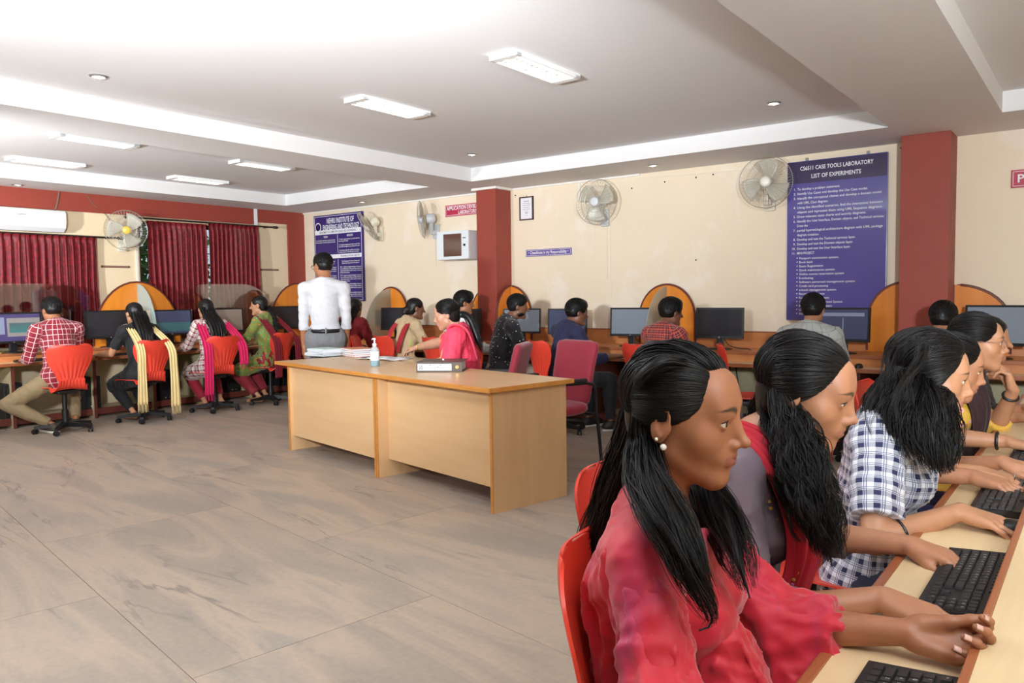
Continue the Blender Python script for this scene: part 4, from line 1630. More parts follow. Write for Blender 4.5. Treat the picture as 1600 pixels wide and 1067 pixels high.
def surface_nets(Fv, L, res):
    s = Fv < 0
    nx, ny, nz = Fv.shape
    cs = np.zeros((nx - 1, ny - 1, nz - 1), np.int8)
    for i in (0, 1):
        for j in (0, 1):
            for k in (0, 1):
                cs += s[i:nx - 1 + i, j:ny - 1 + j, k:nz - 1 + k]
    act = (cs > 0) & (cs < 8)
    ii, jj, kk = np.nonzero(act)
    idx = np.full(act.shape, -1, np.int32)
    idx[ii, jj, kk] = np.arange(len(ii))
    acc = np.zeros((len(ii), 3))
    cnt = np.zeros(len(ii))
    for ax in range(3):
        o1, o2 = [a for a in range(3) if a != ax]
        for p in (0, 1):
            for q in (0, 1):
                a = [0, 0, 0]
                a[o1], a[o2] = p, q
                b = list(a)
                b[ax] = 1
                fa = Fv[ii + a[0], jj + a[1], kk + a[2]].astype(float)
                fb = Fv[ii + b[0], jj + b[1], kk + b[2]].astype(float)
                m = (fa < 0) != (fb < 0)
                t = np.where(m, fa / np.where(m, fa - fb, 1), 0)
                pos = np.zeros((len(ii), 3))
                pos[:, o1], pos[:, o2], pos[:, ax] = p, q, t
                acc[m] += pos[m]
                cnt[m] += 1
    V = (np.stack([ii, jj, kk], 1) + acc / np.maximum(cnt, 1)[:, None]) * res + L
    faces = []
    for ax in range(3):
        o1, o2 = [(1, 2), (2, 0), (0, 1)][ax]
        sl0 = [slice(None)] * 3
        sl1 = [slice(None)] * 3
        sl0[ax] = slice(0, -1)
        sl1[ax] = slice(1, None)
        ch = s[tuple(sl0)] != s[tuple(sl1)]
        e = np.array(np.nonzero(ch))
        lim = np.array(act.shape)
        ok = (e[o1] >= 1) & (e[o2] >= 1) & (e[o1] < lim[o1]) & (e[o2] < lim[o2])
        e = e[:, ok]

        def cell(d1, d2):
            c = e.copy()
            c[o1] -= d1
            c[o2] -= d2
            return idx[c[0], c[1], c[2]]
        q = np.stack([cell(1, 1), cell(0, 1), cell(0, 0), cell(1, 0)], 1)
        flip = ~s[e[0], e[1], e[2]]
        q[flip] = q[flip][:, ::-1]
        faces.append(q[(q >= 0).all(1)])
    Fc = np.concatenate(faces) if faces else np.zeros((0, 4), int)
    return V, Fc


def np_mesh(name, V, Fc, mats, smooth=True, attrs=None, mi=None):
    me = bpy.data.meshes.new(name)
    me.vertices.add(len(V))
    me.vertices.foreach_set('co', np.ascontiguousarray(V, np.float32).ravel())
    k = Fc.shape[1]
    me.loops.add(len(Fc) * k)
    me.loops.foreach_set('vertex_index', np.ascontiguousarray(Fc, np.int32).ravel())
    me.polygons.add(len(Fc))
    me.polygons.foreach_set('loop_start', np.arange(len(Fc), dtype=np.int32) * k)
    me.polygons.foreach_set('loop_total', np.full(len(Fc), k, np.int32))
    for m in (mats if isinstance(mats, (list, tuple)) else [mats]):
        me.materials.append(m)
    if mi is not None:
        me.polygons.foreach_set('material_index', np.asarray(mi, np.int32))
    me.update(calc_edges=True)
    me.polygons.foreach_set('use_smooth', np.ones(len(Fc), bool))
    for an, (typ, dat) in (attrs or {}).items():
        at = me.attributes.new(an, typ, 'POINT')
        at.data.foreach_set('vector' if typ == 'FLOAT_VECTOR' else 'value', np.ascontiguousarray(dat, np.float32).ravel())
    me.validate()
    return me


def np_normals(V, Fc):
    n = np.cross(V[Fc[:, 2]] - V[Fc[:, 0]], V[Fc[:, 3]] - V[Fc[:, 1]])
    N = np.zeros_like(V)
    for i in range(4):
        np.add.at(N, Fc[:, i], n)
    return N / np.maximum(np.linalg.norm(N, axis=1), 1e-12)[:, None]


def wrinkle(V, Fc, amp, seed, freq=75.0, dirv=None):
    r = np.random.RandomState(seed)
    d = np.zeros(len(V))
    for o in range(7):
        w = r.normal(size=3)
        if dirv is not None:
            w = w * .55 + np.array(dirv) * r.choice([-1, 1]) * 1.3
        w = w / np.linalg.norm(w) * freq * (1 + .45 * o)
        ph = V @ w + r.uniform(0, 6.28) + 1.3 * np.sin(V @ (r.normal(size=3) * freq * .35))
        d += (1 - np.abs(np.sin(ph * .5)) * 2) / (1 + .7 * o)
    d /= 2.6
    return V + np_normals(V, Fc) * (amp * d)[:, None]


def unit(v):
    v = np.array(v, float)
    return v / max(1e-9, np.linalg.norm(v))


def rot(ax, a):
    return np.array(Matrix.Rotation(a, 3, ax))


# ------------------------------------------------------------------ materials of people
def skin(name, rgb, lip=(150, 84, 76)):
    if name in MATS:
        return MATS[name]
    t = NT(name)
    a = t.n('Attribute', attribute_name='lip')
    b = t.n('Attribute', attribute_name='brow')
    v = t.coords('Object')
    f = t.noise(v, 30, 4, .6)
    c = lin(rgb)
    base = t.ramp(f, [(.3, tuple(x * .92 for x in c[:3]) + (1,)), (.7, tuple(min(1, x * 1.05) for x in c[:3]) + (1,))])
    base = t.mix(a.outputs['Fac'], base, lin(lip))
    base = t.mix(b.outputs['Fac'], base, lin((26, 20, 18)))
    t.col(base)
    t.b.inputs['Roughness'].default_value = .47
    MATS[name] = t.m
    return t.m


def hair_mat():
    t = NT('black_hair')
    v = t.coords('Object', (1, 1, .12))
    f = t.noise(v, 220, 3, .6)
    t.col(t.ramp(f, [(.3, lin((10, 9, 9))), (.75, lin((26, 22, 21)))]))
    t.b.inputs['Roughness'].default_value = .42
    t.b.inputs['Specular IOR Level'].default_value = .35
    return t.m


M_HAIR = hair_mat()
M_EYEW = mat('eye_white', (226, 220, 214), .2)
M_IRIS = mat('dark_brown_iris', (34, 22, 18), .12)


def uvn(t):
    a = t.n('Attribute', attribute_name='uvp')
    s = t.n('SeparateXYZ')
    t.l(a.outputs['Vector'], s.inputs[0])
    return s.outputs[0], s.outputs[1], a.outputs['Vector']


def stripe(t, x, period, width, off=0.0):
    f = t.math('FRACT', t.math('ADD', t.math('DIVIDE', x, period), off))
    return t.math('LESS_THAN', f, width / period)


def fabric(name, rgb, rough=.8, sheen=.06, vary=.06):
    return mat(name, rgb, rough, sheen=sheen, vary=vary, vscale=14, bump=.12, bscale=45)


def pattern(name, kind, **c):
    if name in MATS:
        return MATS[name]
    t = NT(name)
    u, v, vec = uvn(t)
    base = lin(c['base'])
    if kind == 'lines':          # thin crossing lines
        m = t.math('MAXIMUM', stripe(t, u, c['p'], c['w']), stripe(t, v, c['p'], c['w']))
        col = t.mix(m, base, lin(c['line']))
    elif kind == 'plaid':        # broad bands in two directions with thin lines
        a = t.math('ADD', stripe(t, u, c['p'], c['w']), stripe(t, v, c['p'], c['w']))
        a = t.math('MULTIPLY', a, .5)
        col = t.mix(a, base, lin(c['band']))
        if 'line' in c:
            m = t.math('MAXIMUM', stripe(t, u, c['p'], c['lw'], c.get('lo', .28)), stripe(t, v, c['p'], c['lw'], c.get('lo', .28)))
            m2 = t.math('MAXIMUM', stripe(t, u, c['p'], c['lw'], c.get('lo2', .72)), stripe(t, v, c['p'], c['lw'], c.get('lo2', .72)))
            col = t.mix(t.math('MULTIPLY', t.math('MAXIMUM', m, m2), .8), col, lin(c['line']))
    elif kind == 'dots':
        s = t.n('Mapping')
        s.inputs['Scale'].default_value = (1 / c['p'],) * 3
        t.l(vec, s.inputs[0])
        vo = t.n('TexVoronoi')
        vo.inputs['Scale'].default_value = 1.0
        vo.inputs['Randomness'].default_value = .45
        t.l(s.outputs[0], vo.inputs['Vector'])
        m = t.math('LESS_THAN', vo.outputs['Distance'], c['w'])
        col = t.mix(m, base, lin(c['line']))
    elif kind == 'floral':
        s = t.n('Mapping')
        s.inputs['Scale'].default_value = (1 / c['p'],) * 3
        t.l(vec, s.inputs[0])
        vo = t.n('TexVoronoi')
        vo.inputs['Scale'].default_value = 1.0
        t.l(s.outputs[0], vo.inputs['Vector'])
        m = t.math('LESS_THAN', vo.outputs['Distance'], .33)
        m2 = t.math('LESS_THAN', vo.outputs['Distance'], .13)
        cr = t.n('SeparateColor')
        t.l(vo.outputs['Color'], cr.inputs[0])
        pick = t.ramp(cr.outputs[0], [(0, lin(c['line'])), (.5, lin(c['line2']))])
        pick.node.color_ramp.interpolation = 'CONSTANT'
        col = t.mix(m, base, pick)
        col = t.mix(m2, col, lin(c.get('line3', (120, 40, 50))))
    t.col(col)
    t.b.inputs['Roughness'].default_value = c.get('rough', .75)
    t.b.inputs['Sheen Weight'].default_value = .2
    MATS[name] = t.m
    return t.m


# ------------------------------------------------------------------ head, hands, body
def head_prims(S, c, R, hs=1.0, detail=True, male=False, ears=True, eye_open=.0064, nose=1.0):
    def P(x, y, z):
        return c + R @ (np.array((x, y, z)) * hs)

    def cap(a, b, ra, rb, k, op='+'):
        S.cap(P(*a), P(*b), ra * hs, rb * hs, k * hs, op)

    def ell(p, r, k, op='+'):
        S.ell(P(*p), np.array(r) * hs, R, k * hs, op)
    jw = 1.08 if male else 1.0
    ell((0, -.014, .034), (.073, .091, .080), .02)
    ell((0, .020, -.022), (.057 * jw, .066, .088), .035)
    cap((-.041 * jw, .006, -.060), (-.009, .062, -.094), .017, .015, .03)
    cap((.041 * jw, .006, -.060), (.009, .062, -.094), .017, .015, .03)
    ell((0, .066, -.096), (.020, .017, .016), .02)
    if not detail:
        cap((0, .076, .012), (0, .104, -.026), .009, .012, .012)
        if ears:
            for s in (-1, 1):
                ell((s * .074, -.006, -.004), (.010, .018, .031), .006)
        return P
    for s in (-1, 1):
        ell((s * .038, .050, -.024), (.024, .022, .026), .03)
        ell((s * .0325, .098, .006), (.018, .019, .013), .014, '-')
    cap((-.034, .074, .024), (.034, .074, .024), .012, .012, .02)
    ell((0, .064, .045), (.045, .020, .035), .035)
    # nose
    ell((0, .080, -.014), (.0125, .021, .032), .012)
    cap((0, .082, .012), (0, .1045 * nose, -.026), .0068, .0086, .010)
    ell((0, .1065 * nose, -.029), (.0095, .0095, .0085), .006)
    for s in (-1, 1):
        ell((s * .0102, .0955, -.0335), (.0068, .0095, .0066), .006)
    # mouth
    ell((0, .074, -.056), (.027, .020, .020), .022)
    for s in (-1, 1):
        cap((s * .0035, .0945, -.0535), (s * .0215, .0815, -.0575), .0042, .0022, .004)
    cap((-.014, .0895, -.0645), (.014, .0895, -.0645), .0052, .0052, .008)
    cap((0, .0925, -.0642), (0, .0925, -.0642), .0045, .0045, .006)
    cap((-.013, .0895, -.0592), (.013, .0895, -.0592), .0014, .0014, .003, '-')
    cap((-.008, .0965, -.0588), (.008, .0965, -.0588), .0016, .0016, .003, '-')
    # eyelids over the eyeballs
    for s in (-1, 1):
        e = P(s * .0315, .0745, .0055)
        r = .0142 * hs
        ho = eye_open * hs

        def lid(X, Y, Z, e=e, r=r, s=s):
            x, y, z = X - e[0], Y - e[1], Z - e[2]
            lx = R[0, 0] * x + R[1, 0] * y + R[2, 0] * z
            ly = R[0, 1] * x + R[1, 1] * y + R[2, 1] * z
            lz = R[0, 2] * x + R[1, 2] * y + R[2, 2] * z
            sp = np.sqrt(lx ** 2 + ly ** 2 + lz ** 2) - r
            op = ho * (1 - (lx / (.0150 * hs)) ** 2)
            return np.maximum(sp, op - np.abs(lz + .0008 * hs))
        S.custom(lid, e - r, e + r, .0035 * hs)
    if ears:
        for s in (-1, 1):
            Re = R @ rot('Z', s * -.35) @ rot('X', -.18)
            S.ell(P(s * .077, -.010, -.004), np.array((.0075, .019, .033)) * hs, Re, .006 * hs)
            S.ell(P(s * .085, -.004, .000), np.array((.006, .0105, .020)) * hs, Re, .005 * hs, '-')
            S.ell(P(s * .077, .002, -.010), np.array((.006, .006, .010)) * hs, Re, .005 * hs)
    return P


FL = ((.043, .026, .020), (.048, .030, .022), (.044, .028, .021), (.034, .021, .018))


def hand_prims(S, w, d, n, side, curl=(.25, .3, .35, .4), thumb=(.5, .3), hs=1.0, spread=.10, curl2=None):
    """w wrist, d direction of the hand, n palm normal, side +1 right / -1 left; returns finger tip frames"""
    w = np.array(w, float)
    d = unit(d)
    n = unit(np.array(n, float) - d * (np.array(n, float) @ d))
    t = np.cross(d, n) * side            # towards the thumb
    tips = []
    offs = (.029, .0095, -.0095, -.027)
    leng = (.086, .088, .084, .077)
    for i in range(4):
        kn = w + (d * leng[i] + t * offs[i]) * hs
        S.cap(w + (d * .012 + t * offs[i] * .62) * hs, kn, .0150 * hs, .0108 * hs, .012 * hs)
    S.cap(w + (d * .025 - t * .018 + n * .006) * hs, w + (d * .06 - t * .022 + n * .004) * hs, .013 * hs, .011 * hs, .012 * hs)
    for i in range(4):
        p = w + (d * leng[i] + t * offs[i]) * hs
        fd = unit(d + t * spread * (1.2 - .8 * i))
        c2 = curl2[i] if curl2 else curl[i]
        ax = unit(np.cross(fd, n))
        for j in range(3):
            a = curl[i] if j == 0 else c2 * (1.15 if j == 1 else .75)
            fd = unit(fd * math.cos(a) + np.cross(ax, fd) * math.sin(a))
            q = p + fd * FL[i][j] * hs
            r0 = (.0088, .0080, .0073)[j] * (1 if i < 3 else .88)
            r1 = (.0080, .0073, .0062)[j] * (1 if i < 3 else .88)
            S.cap(p, q, r0 * hs, r1 * hs, .005 * hs)
            p = q
        tips.append((p.copy(), fd.copy(), unit(np.cross(ax, fd))))
    b = w + (d * .022 + t * .020 + n * .010) * hs
    td = unit(d * math.cos(thumb[0]) + t * math.sin(thumb[0]) + n * .25)
    m = b + td * .042 * hs
    S.cap(b, m, .0145 * hs, .0112 * hs, .014 * hs)
    td2 = unit(td * math.cos(thumb[1]) + (d * .7 - t * .5 + n * .1) * math.sin(thumb[1]))
    q = m + td2 * .032 * hs
    S.cap(m, q, .0105 * hs, .0094 * hs, .006 * hs)
    q2 = q + unit(td2 + d * .1) * .026 * hs
    S.cap(q, q2, .0094 * hs, .0072 * hs, .005 * hs)
    tips.append((q2, unit(q2 - q), unit(n * .6 - t * .8)))
    return tips


def ik(a, c, l1, l2, pole):
    a, c, pole = np.array(a, float), np.array(c, float), np.array(pole, float)
    v = c - a
    D = np.linalg.norm(v)
    if D > (l1 + l2) * .999:
        c = a + v / D * (l1 + l2) * .999
        v = c - a
        D = np.linalg.norm(v)
    u = v / D
    x = (l1 * l1 - l2 * l2 + D * D) / (2 * D)
    h = math.sqrt(max(0, l1 * l1 - x * x))
    p = pole - u * (pole @ u)
    return a + u * x + unit(p) * h, c


class Body:
    """a posed figure in its own frame: it faces +y, x is its right"""

    def __init__(self, sc=1.0, male=False, hip=.50, lean=(.12, .22), twist=0.0, head=(0, 0, 0), neckfwd=.35, seated=True, hands=None, legs=None, build=1.0, hs=1.0, side=0.0, necklen=0.0):
        self.sc, self.male, self.b = sc, male, build
        s = sc
        self.hip = np.array((0, 0, hip))
        Rt = rot('Z', twist)
        self.Rp = rot('Y', side) @ rot('X', -lean[0])
        self.Rc = Rt @ rot('Y', side) @ rot('X', -lean[1])
        self.mid = self.hip + self.Rp @ np.array((0, 0, .24 * s))
        self.neck = self.mid + self.Rc @ np.array((0, -.005, .275 * s))
        self.shw = (.178 if male else .160) * s
        self.sh = {k: self.neck + self.Rc @ np.array((k * self.shw, .0, -(.060 if male else .050) * s)) for k in (1, -1)}
        self.Rh = Rt @ rot('Z', head[0]) @ rot('X', -head[1]) @ rot('Y', head[2])
        self.hs = hs
        nl = .150 * s + necklen
        nv = unit(self.Rc @ np.array((0, math.sin(neckfwd), math.cos(neckfwd))))
        self.hc = self.neck + nv * nl + self.Rh @ np.array((0, .012, 0))
        self.ua, self.fa = .285 * s, .245 * s
        self.wr, self.el = {}, {}
        hands = hands or {}
        self.hand = {}
        for k in (1, -1):
            h = hands.get(k, dict(p=(k * .16, .36, .66)))
            pole = h.get('pole', (k * .35, -.5, -1.0))
            self.el[k], self.wr[k] = ik(self.sh[k], h['p'], self.ua, self.fa, pole)
            self.hand[k] = h
        legs = legs or {}
        self.kn, self.an, self.hp, self.toe = {}, {}, {}, {}
        for k in (1, -1):
            self.hp[k] = self.hip + np.array((k * .085 * s, 0, -.01))
            L = legs.get(k, {})
            if seated:
                self.an[k] = np.array(L.get('an', (k * .12, .36, .085)))
                pole = L.get('pole', (k * .15, .6, 1.0))
            else:
                self.an[k] = np.array(L.get('an', (k * .10, 0.0, .085)))
                pole = L.get('pole', (0, 1, 0))
            self.kn[k], self.an[k] = ik(self.hp[k], self.an[k], .425 * s, .41 * s, pole)
            fd = unit(np.array(L.get('fd', (k * .12, 1, 0))))
            self.toe[k] = np.array((self.an[k][0], self.an[k][1], self.an[k][2] - .052)) + fd * .15 * s

    def torso(self, S, t=0.0, belly=0.0):
        s, b = self.sc, self.b
        w = (1.06 if self.male else .98) * b
        S.fcap(self.hip, self.Rp, (-.065 * s, 0, .0), (.065 * s, 0, .0), .108 * s * w + t, .108 * s * w + t, .92, .04)
        S.fcap(self.hip, self.Rp, (0, .008, .03 * s), (0, .006, .24 * s), (.128 + belly) * s * w + t, .116 * s * w + t, .80, .05)
        S.fcap(self.mid, self.Rc, (0, .004, 0), (0, .0, .165 * s), .118 * s * w + t, .134 * s * w + t, .74, .05)
        a = self.shw - .045 * s
        S.cap(self.neck + self.Rc @ np.array((-a, 0, -.058 * s)), self.neck + self.Rc @ np.array((a, 0, -.058 * s)), .052 * s * w + t, .052 * s * w + t, .05)
        for k in (1, -1):
            S.cap(self.neck + self.Rc @ np.array((k * .02, -.015, .0)), self.neck + self.Rc @ np.array((k * .145 * s, -.010, -.050 * s)), .040 * s + t, .034 * s + t, .05)
            S.cap(self.sh[k], self.sh[k], .045 * s * w + t, .045 * s * w + t, .04)
            if not self.male:
                S.ell(self.mid + self.Rc @ np.array((k * .066, .082, .105)) * s, np.array((.058, .052, .056)) * s * b + t, self.Rc, .035)

    def arm(self, S, k, t=0.0, f0=0.0, f1=1.0, k_=.004):
        """sleeve or arm from fraction f0 to f1 (0-1 upper arm, 1-2 forearm)"""
        s = self.sc * self.b * (1.1 if self.male else 1.0)
        r = [(0, .045), (.5, .042), (1.0, .037), (1.3, .037), (2.0, .0235)]

        def at(f):
            return self.sh[k] + (self.el[k] - self.sh[k]) * f if f <= 1 else self.el[k] + (self.wr[k] - self.el[k]) * (f - 1)

        def rad(f):
            for (a, ra), (b_, rb) in zip(r, r[1:]):
                if f <= b_:
                    return (ra + (rb - ra) * (f - a) / (b_ - a)) * s + t
            return r[-1][1] * s + t
        fs = sorted(set([f0, f1] + [q for q, _ in r if f0 < q < f1]))
        for a, b_ in zip(fs, fs[1:]):
            S.cap(at(a), at(b_), rad(a), rad(b_), .03 if a == 0 else k_)
        return at(f1), unit(at(f1) - at(max(f0, f1 - .05)))

    def leg(self, S, k, t=0.0, ankle=1.0):
        s = self.sc * self.b
        S.cap(self.hp[k], self.kn[k], .088 * s + t, .058 * s + t, .03)
        e = self.kn[k] + (self.an[k] - self.kn[k]) * ankle
        m = self.kn[k] + (self.an[k] - self.kn[k]) * .35
        S.cap(self.kn[k], m, .058 * s + t, .055 * s + t, .006)
        S.cap(m, e, .055 * s + t, .036 * s + t, .004)


def cyl_uv(V, bones):
    """(u, v) around and along the closest bone; bones: (a, b, r, ref)"""
    best = np.full(len(V), 1e9)
    uv = np.zeros((len(V), 3), np.float32)
    for a, b, r, ref in bones:
        a, b = np.array(a, float), np.array(b, float)
        ax = unit(b - a)
        L_ = np.linalg.norm(b - a)
        ref = unit(np.array(ref, float) - ax * (np.array(ref, float) @ ax))
        sd = np.cross(ax, ref)
        q = V - a
        h = q @ ax
        d = np.linalg.norm(q - np.clip(h, 0, L_)[:, None] * ax, axis=1) - r
        ang = np.arctan2(q @ sd, q @ ref)
        m = d < best
        best[m] = d[m]
        uv[m, 0] = (ang * r)[m]
        uv[m, 1] = h[m]
        uv[m, 2] = 0
    return uv


def world_to_local(loc, rz, p):
    c, s = math.cos(-rz), math.sin(-rz)
    x, y = p[0] - loc[0], p[1] - loc[1]
    return np.array((x * c - y * s, x * s + y * c, p[2]))


def vec_local(rz, v):
    c, s = math.cos(-rz), math.sin(-rz)
    return np.array((v[0] * c - v[1] * s, v[0] * s + v[1] * c, v[2]))


class Strands:
    """many thin hair tubes, kept as arrays"""

    def __init__(self):
        self.V, self.F, self.n = [], [], 0

    def paths(self, P, r, sides=3, seed=0):
        """P (n, m, 3), r (n, m)"""
        n, m, _ = P.shape
        rs = np.random.RandomState(seed)
        tan = np.gradient(P, axis=1)
        tan /= np.maximum(np.linalg.norm(tan, axis=2, keepdims=True), 1e-9)
        ref = rs.normal(size=(n, 1, 3))
        A = ref - tan * (ref * tan).sum(2, keepdims=True)
        A /= np.maximum(np.linalg.norm(A, axis=2, keepdims=True), 1e-9)
        Bn = np.cross(tan, A)
        th = np.arange(sides) * 2 * math.pi / sides
        Q = P[:, :, None, :] + (A[:, :, None, :] * np.cos(th)[None, None, :, None] + Bn[:, :, None, :] * np.sin(th)[None, None, :, None]) * r[:, :, None, None]
        idx = np.arange(n * m * sides).reshape(n, m, sides)
        a_, b_ = idx[:, :-1, :], idx[:, 1:, :]
        F_ = np.stack([a_, np.roll(a_, -1, 2), np.roll(b_, -1, 2), b_], -1).reshape(-1, 4) + self.n
        self.V.append(Q.reshape(-1, 3))
        self.F.append(F_)
        self.n += n * m * sides

    def tube(self, pts, rad, sides=8):
        P = np.array(pts, float)[None]
        self.paths(P, np.array(rad, float)[None] * np.ones((1, P.shape[1])), sides)


def resample(G, m):
    G = np.array(G, float)
    d = np.r_[0, np.cumsum(np.linalg.norm(np.diff(G, axis=0), axis=1))]
    out = np.empty((m, 3))
    for i, t in enumerate(np.linspace(0, d[-1], m)):
        j = min(np.searchsorted(d, t, 'right') - 1, len(G) - 2)
        f = (t - d[j]) / max(1e-9, d[j + 1] - d[j])
        p0, p1, p2, p3 = G[max(j - 1, 0)], G[j], G[j + 1], G[min(j + 2, len(G) - 1)]
        out[i] = .5 * (2 * p1 + (p2 - p0) * f + (2 * p0 - 5 * p1 + 4 * p2 - p3) * f * f + (3 * p1 - p0 - 3 * p2 + p3) * f ** 3)
    return out, d[-1]


def frame_along(Gs):
    tan = np.gradient(Gs, axis=0)
    tan /= np.maximum(np.linalg.norm(tan, axis=1), 1e-9)[:, None]
    a = np.array((1.0, .2, .1))
    A = np.empty_like(Gs)
    for i in range(len(Gs)):
        a = a - tan[i] * (a @ tan[i])
        a = a / max(1e-9, np.linalg.norm(a))
        A[i] = a
    return A, np.cross(tan, A)


def strands(st, guide, n, rad, rr, seed, wave=0.0, wfreq=30.0, taper=.35, core=True, sides=3, clump=7):
    """a lock: wavy hairs following a guide polyline, gathered in small clumps"""
    r = np.random.RandomState(seed)
    L0 = sum(np.linalg.norm(np.array(guide[i + 1]) - np.array(guide[i])) for i in range(len(guide) - 1))
    m = max(10, int(L0 / .013))
    Gs, Ln = resample(guide, m)
    A, Bn = frame_along(Gs)
    f = np.linspace(0, 1, m)
    ts = f * Ln
    rad = np.interp(f, np.linspace(0, 1, len(rad)), rad) if isinstance(rad, (list, tuple)) else np.full(m, rad)
    if core:
        st.tube(Gs, np.maximum(.0015, rad * .74 * np.minimum(1, (1 - f) * 3.0) * np.minimum(1, .3 + f * 6)), 10)
    nc = max(1, n // clump)
    P = []
    R_ = []
    for c in range(nc):
        th, q = r.uniform(0, 6.28), math.sqrt(r.uniform(.25, 1.1))
        p1, p2 = r.uniform(0, 6.28, 2)
        w = wave * r.uniform(.6, 1.3)
        fr = wfreq * r.uniform(.88, 1.12)
        drift = r.normal() * .6
        ln = r.uniform(.72, 1.0)
        for k in range(clump):
            jx, jy = r.normal(size=2) * (.0035 * (.5 + f) )[:, None].T[0][:2] if False else r.normal(size=2) * .0032
            off = rad * q
            th2 = th + drift * f
            ff = f * ln * r.uniform(.93, 1.0)
            x = np.cos(th2) * off + w * np.minimum(1, f * 4) * np.sin(ts * fr + p1) + jx * (1.2 - .6 * f)
            y = np.sin(th2) * off + w * np.minimum(1, f * 4) * np.cos(ts * fr * .93 + p2) + jy * (1.2 - .6 * f)
            full = Gs + A * x[:, None] + Bn * y[:, None]
            P.append(np.stack([np.interp(ff, f, full[:, i]) for i in range(3)], 1))
            R_.append(rr * (1 - (1 - taper) * f ** 2))
    st.paths(np.array(P), np.array(R_), sides, seed)


CE = np.array((0, -.014, .034))


def comb(st, c, R, rx, starts, ends, n, rr, seed, hs=1.0, lift=.004, pts=False, guides=None, grad=.02, wave=.0, wfreq=30.0, jit=.016):
    """hairs combed over the skull; starts and ends are directions, or points in the head frame when pts is set.
    With guides they go on along them (blended by position)"""
    r = np.random.RandomState(seed)
    rx = np.array(rx, float)
    conv = (lambda Q: (np.array(Q, float) - CE) / rx) if pts else (lambda Q: np.array(Q, float))
    S0, E0 = conv(starts), conv(ends)
    K = 14
    if guides:
        M_ = max(12, int(max(np.linalg.norm(np.diff(np.array(g, float), axis=0), axis=1).sum() for g in guides) / .014))
        GG = [resample(g, M_) for g in guides]
        FR = [frame_along(g[0]) for g in GG]
    P, RR = [], []

    def pick(Q, u):
        x = u * (len(Q) - 1)
        i = min(int(x), len(Q) - 2)
        return Q[i] + (Q[i + 1] - Q[i]) * (x - i)
    for k in range(n):
        u = r.uniform()
        a = unit(pick(S0, u) + r.normal(size=3) * jit)
        b = unit(pick(E0, u) + r.normal(size=3) * .05)
        lf = lift * r.uniform(.3, 1.3)
        t = np.linspace(0, 1, K)
        v = a[None] * (1 - t)[:, None] + b[None] * t[:, None]
        v /= np.linalg.norm(v, axis=1)[:, None]
        q = v * (rx[None] + (lf * np.sin(math.pi * np.minimum(1, t * 1.05)) + .0012)[:, None])
        path = c + ((CE + q) * hs) @ R.T
        rad = rr * np.interp(t, (0, .12, 1), (.35, 1, 1))
        if guides:
            x = u * (len(guides) - 1)
            i = min(int(x), max(0, len(guides) - 2))
            fq = x - i
            j = min(i + 1, len(guides) - 1)
            G = GG[i][0] * (1 - fq) + GG[j][0] * fq
            A = FR[i][0]
            Bn = FR[i][1]
            Ln = GG[i][1]
            f = np.linspace(0, 1, M_)
            off = np.interp(f, np.linspace(0, 1, len(grad)), grad) if isinstance(grad, (list, tuple)) else np.full(M_, grad)
            th, qq = r.uniform(0, 6.28), math.sqrt(r.uniform(.1, 1))
            w = wave * r.uniform(.6, 1.3) * np.minimum(1, f * 3)
            p1, p2 = r.uniform(0, 6.28, 2)
            fr = wfreq * r.uniform(.88, 1.12)
            G = G + A * (np.cos(th) * off * qq + w * np.sin(f * Ln * fr + p1))[:, None] + Bn * (np.sin(th) * off * qq + w * np.cos(f * Ln * fr * .93 + p2))[:, None]
            ff = f * r.uniform(.75, 1.0)
            G = np.stack([np.interp(ff, f, G[:, z]) for z in range(3)], 1)
            path = np.concatenate([path, G])
            rad = np.concatenate([rad, rr * (1 - .65 * f ** 2)])
            for _ in range(4):
                lo, hi = K - 5, K + 5
                path[lo:hi] = (path[lo - 1:hi - 1] + path[lo:hi] * 2 + path[lo + 1:hi + 1]) / 4
        else:
            rad = rad * np.interp(t, (0, .9, 1), (1, 1, .6))
        P.append(path)
        RR.append(rad)
    st.paths(np.array(P), np.array(RR), 3, seed)


def hair_cap(c, R, hs, style, grow=.0):
    S = SDF()

    def P(x, y, z):
        return c + R @ (np.array((x, y, z)) * hs)

    def ell(p, r, k, op='+', RR=None):
        S.ell(P(*p), np.array(r) * hs, R if RR is None else RR, k * hs, op)
    g = grow
    if style == 'short':
        ell((0, -.016, .040), (.080 + g, .097 + g, .086 + g), .02)
        ell((0, -.045, -.005), (.066 + g, .058 + g, .060), .03)
        ell((0, .030, .085), (.058, .055, .038 + g), .03)
        ell((0, .098, -.050), (.074, .078, .108), .012, '-')
        ell((0, -.02, -.115), (.12, .14, .070), .012, '-')
        for s in (-1, 1):
            ell((s * .086, .012, -.022), (.022, .032, .042), .01, '-')
    else:
        ell((0, -.016, .038), (.079 + g, .096 + g, .084 + g), .02)
        ell((0, -.050, -.02), (.066 + g, .052 + g, .075), .03)
        ell((0, .098, -.040), (.070, .070, .112), .012, '-')
        ell((0, .02, -.13), (.10, .10, .075), .012, '-')
        if style == 'pulled':
            for s in (-1, 1):
                ell((s * .088, .004, -.02), (.024, .034, .048), .01, '-')
    return S


def add_hair_mesh(parent, S, res, extra=None, name='hair', m=None):
    V, Fc = S.mesh(res)
    V = wrinkle(V, Fc, .0016, 5, 120.0)
    if extra is not None and extra.n:
        Fc = np.concatenate([Fc] + [q + len(V) for q in extra.F])
        V = np.concatenate([V] + extra.V)
    return link(name, np_mesh(name, V, Fc, m or M_HAIR), parent)


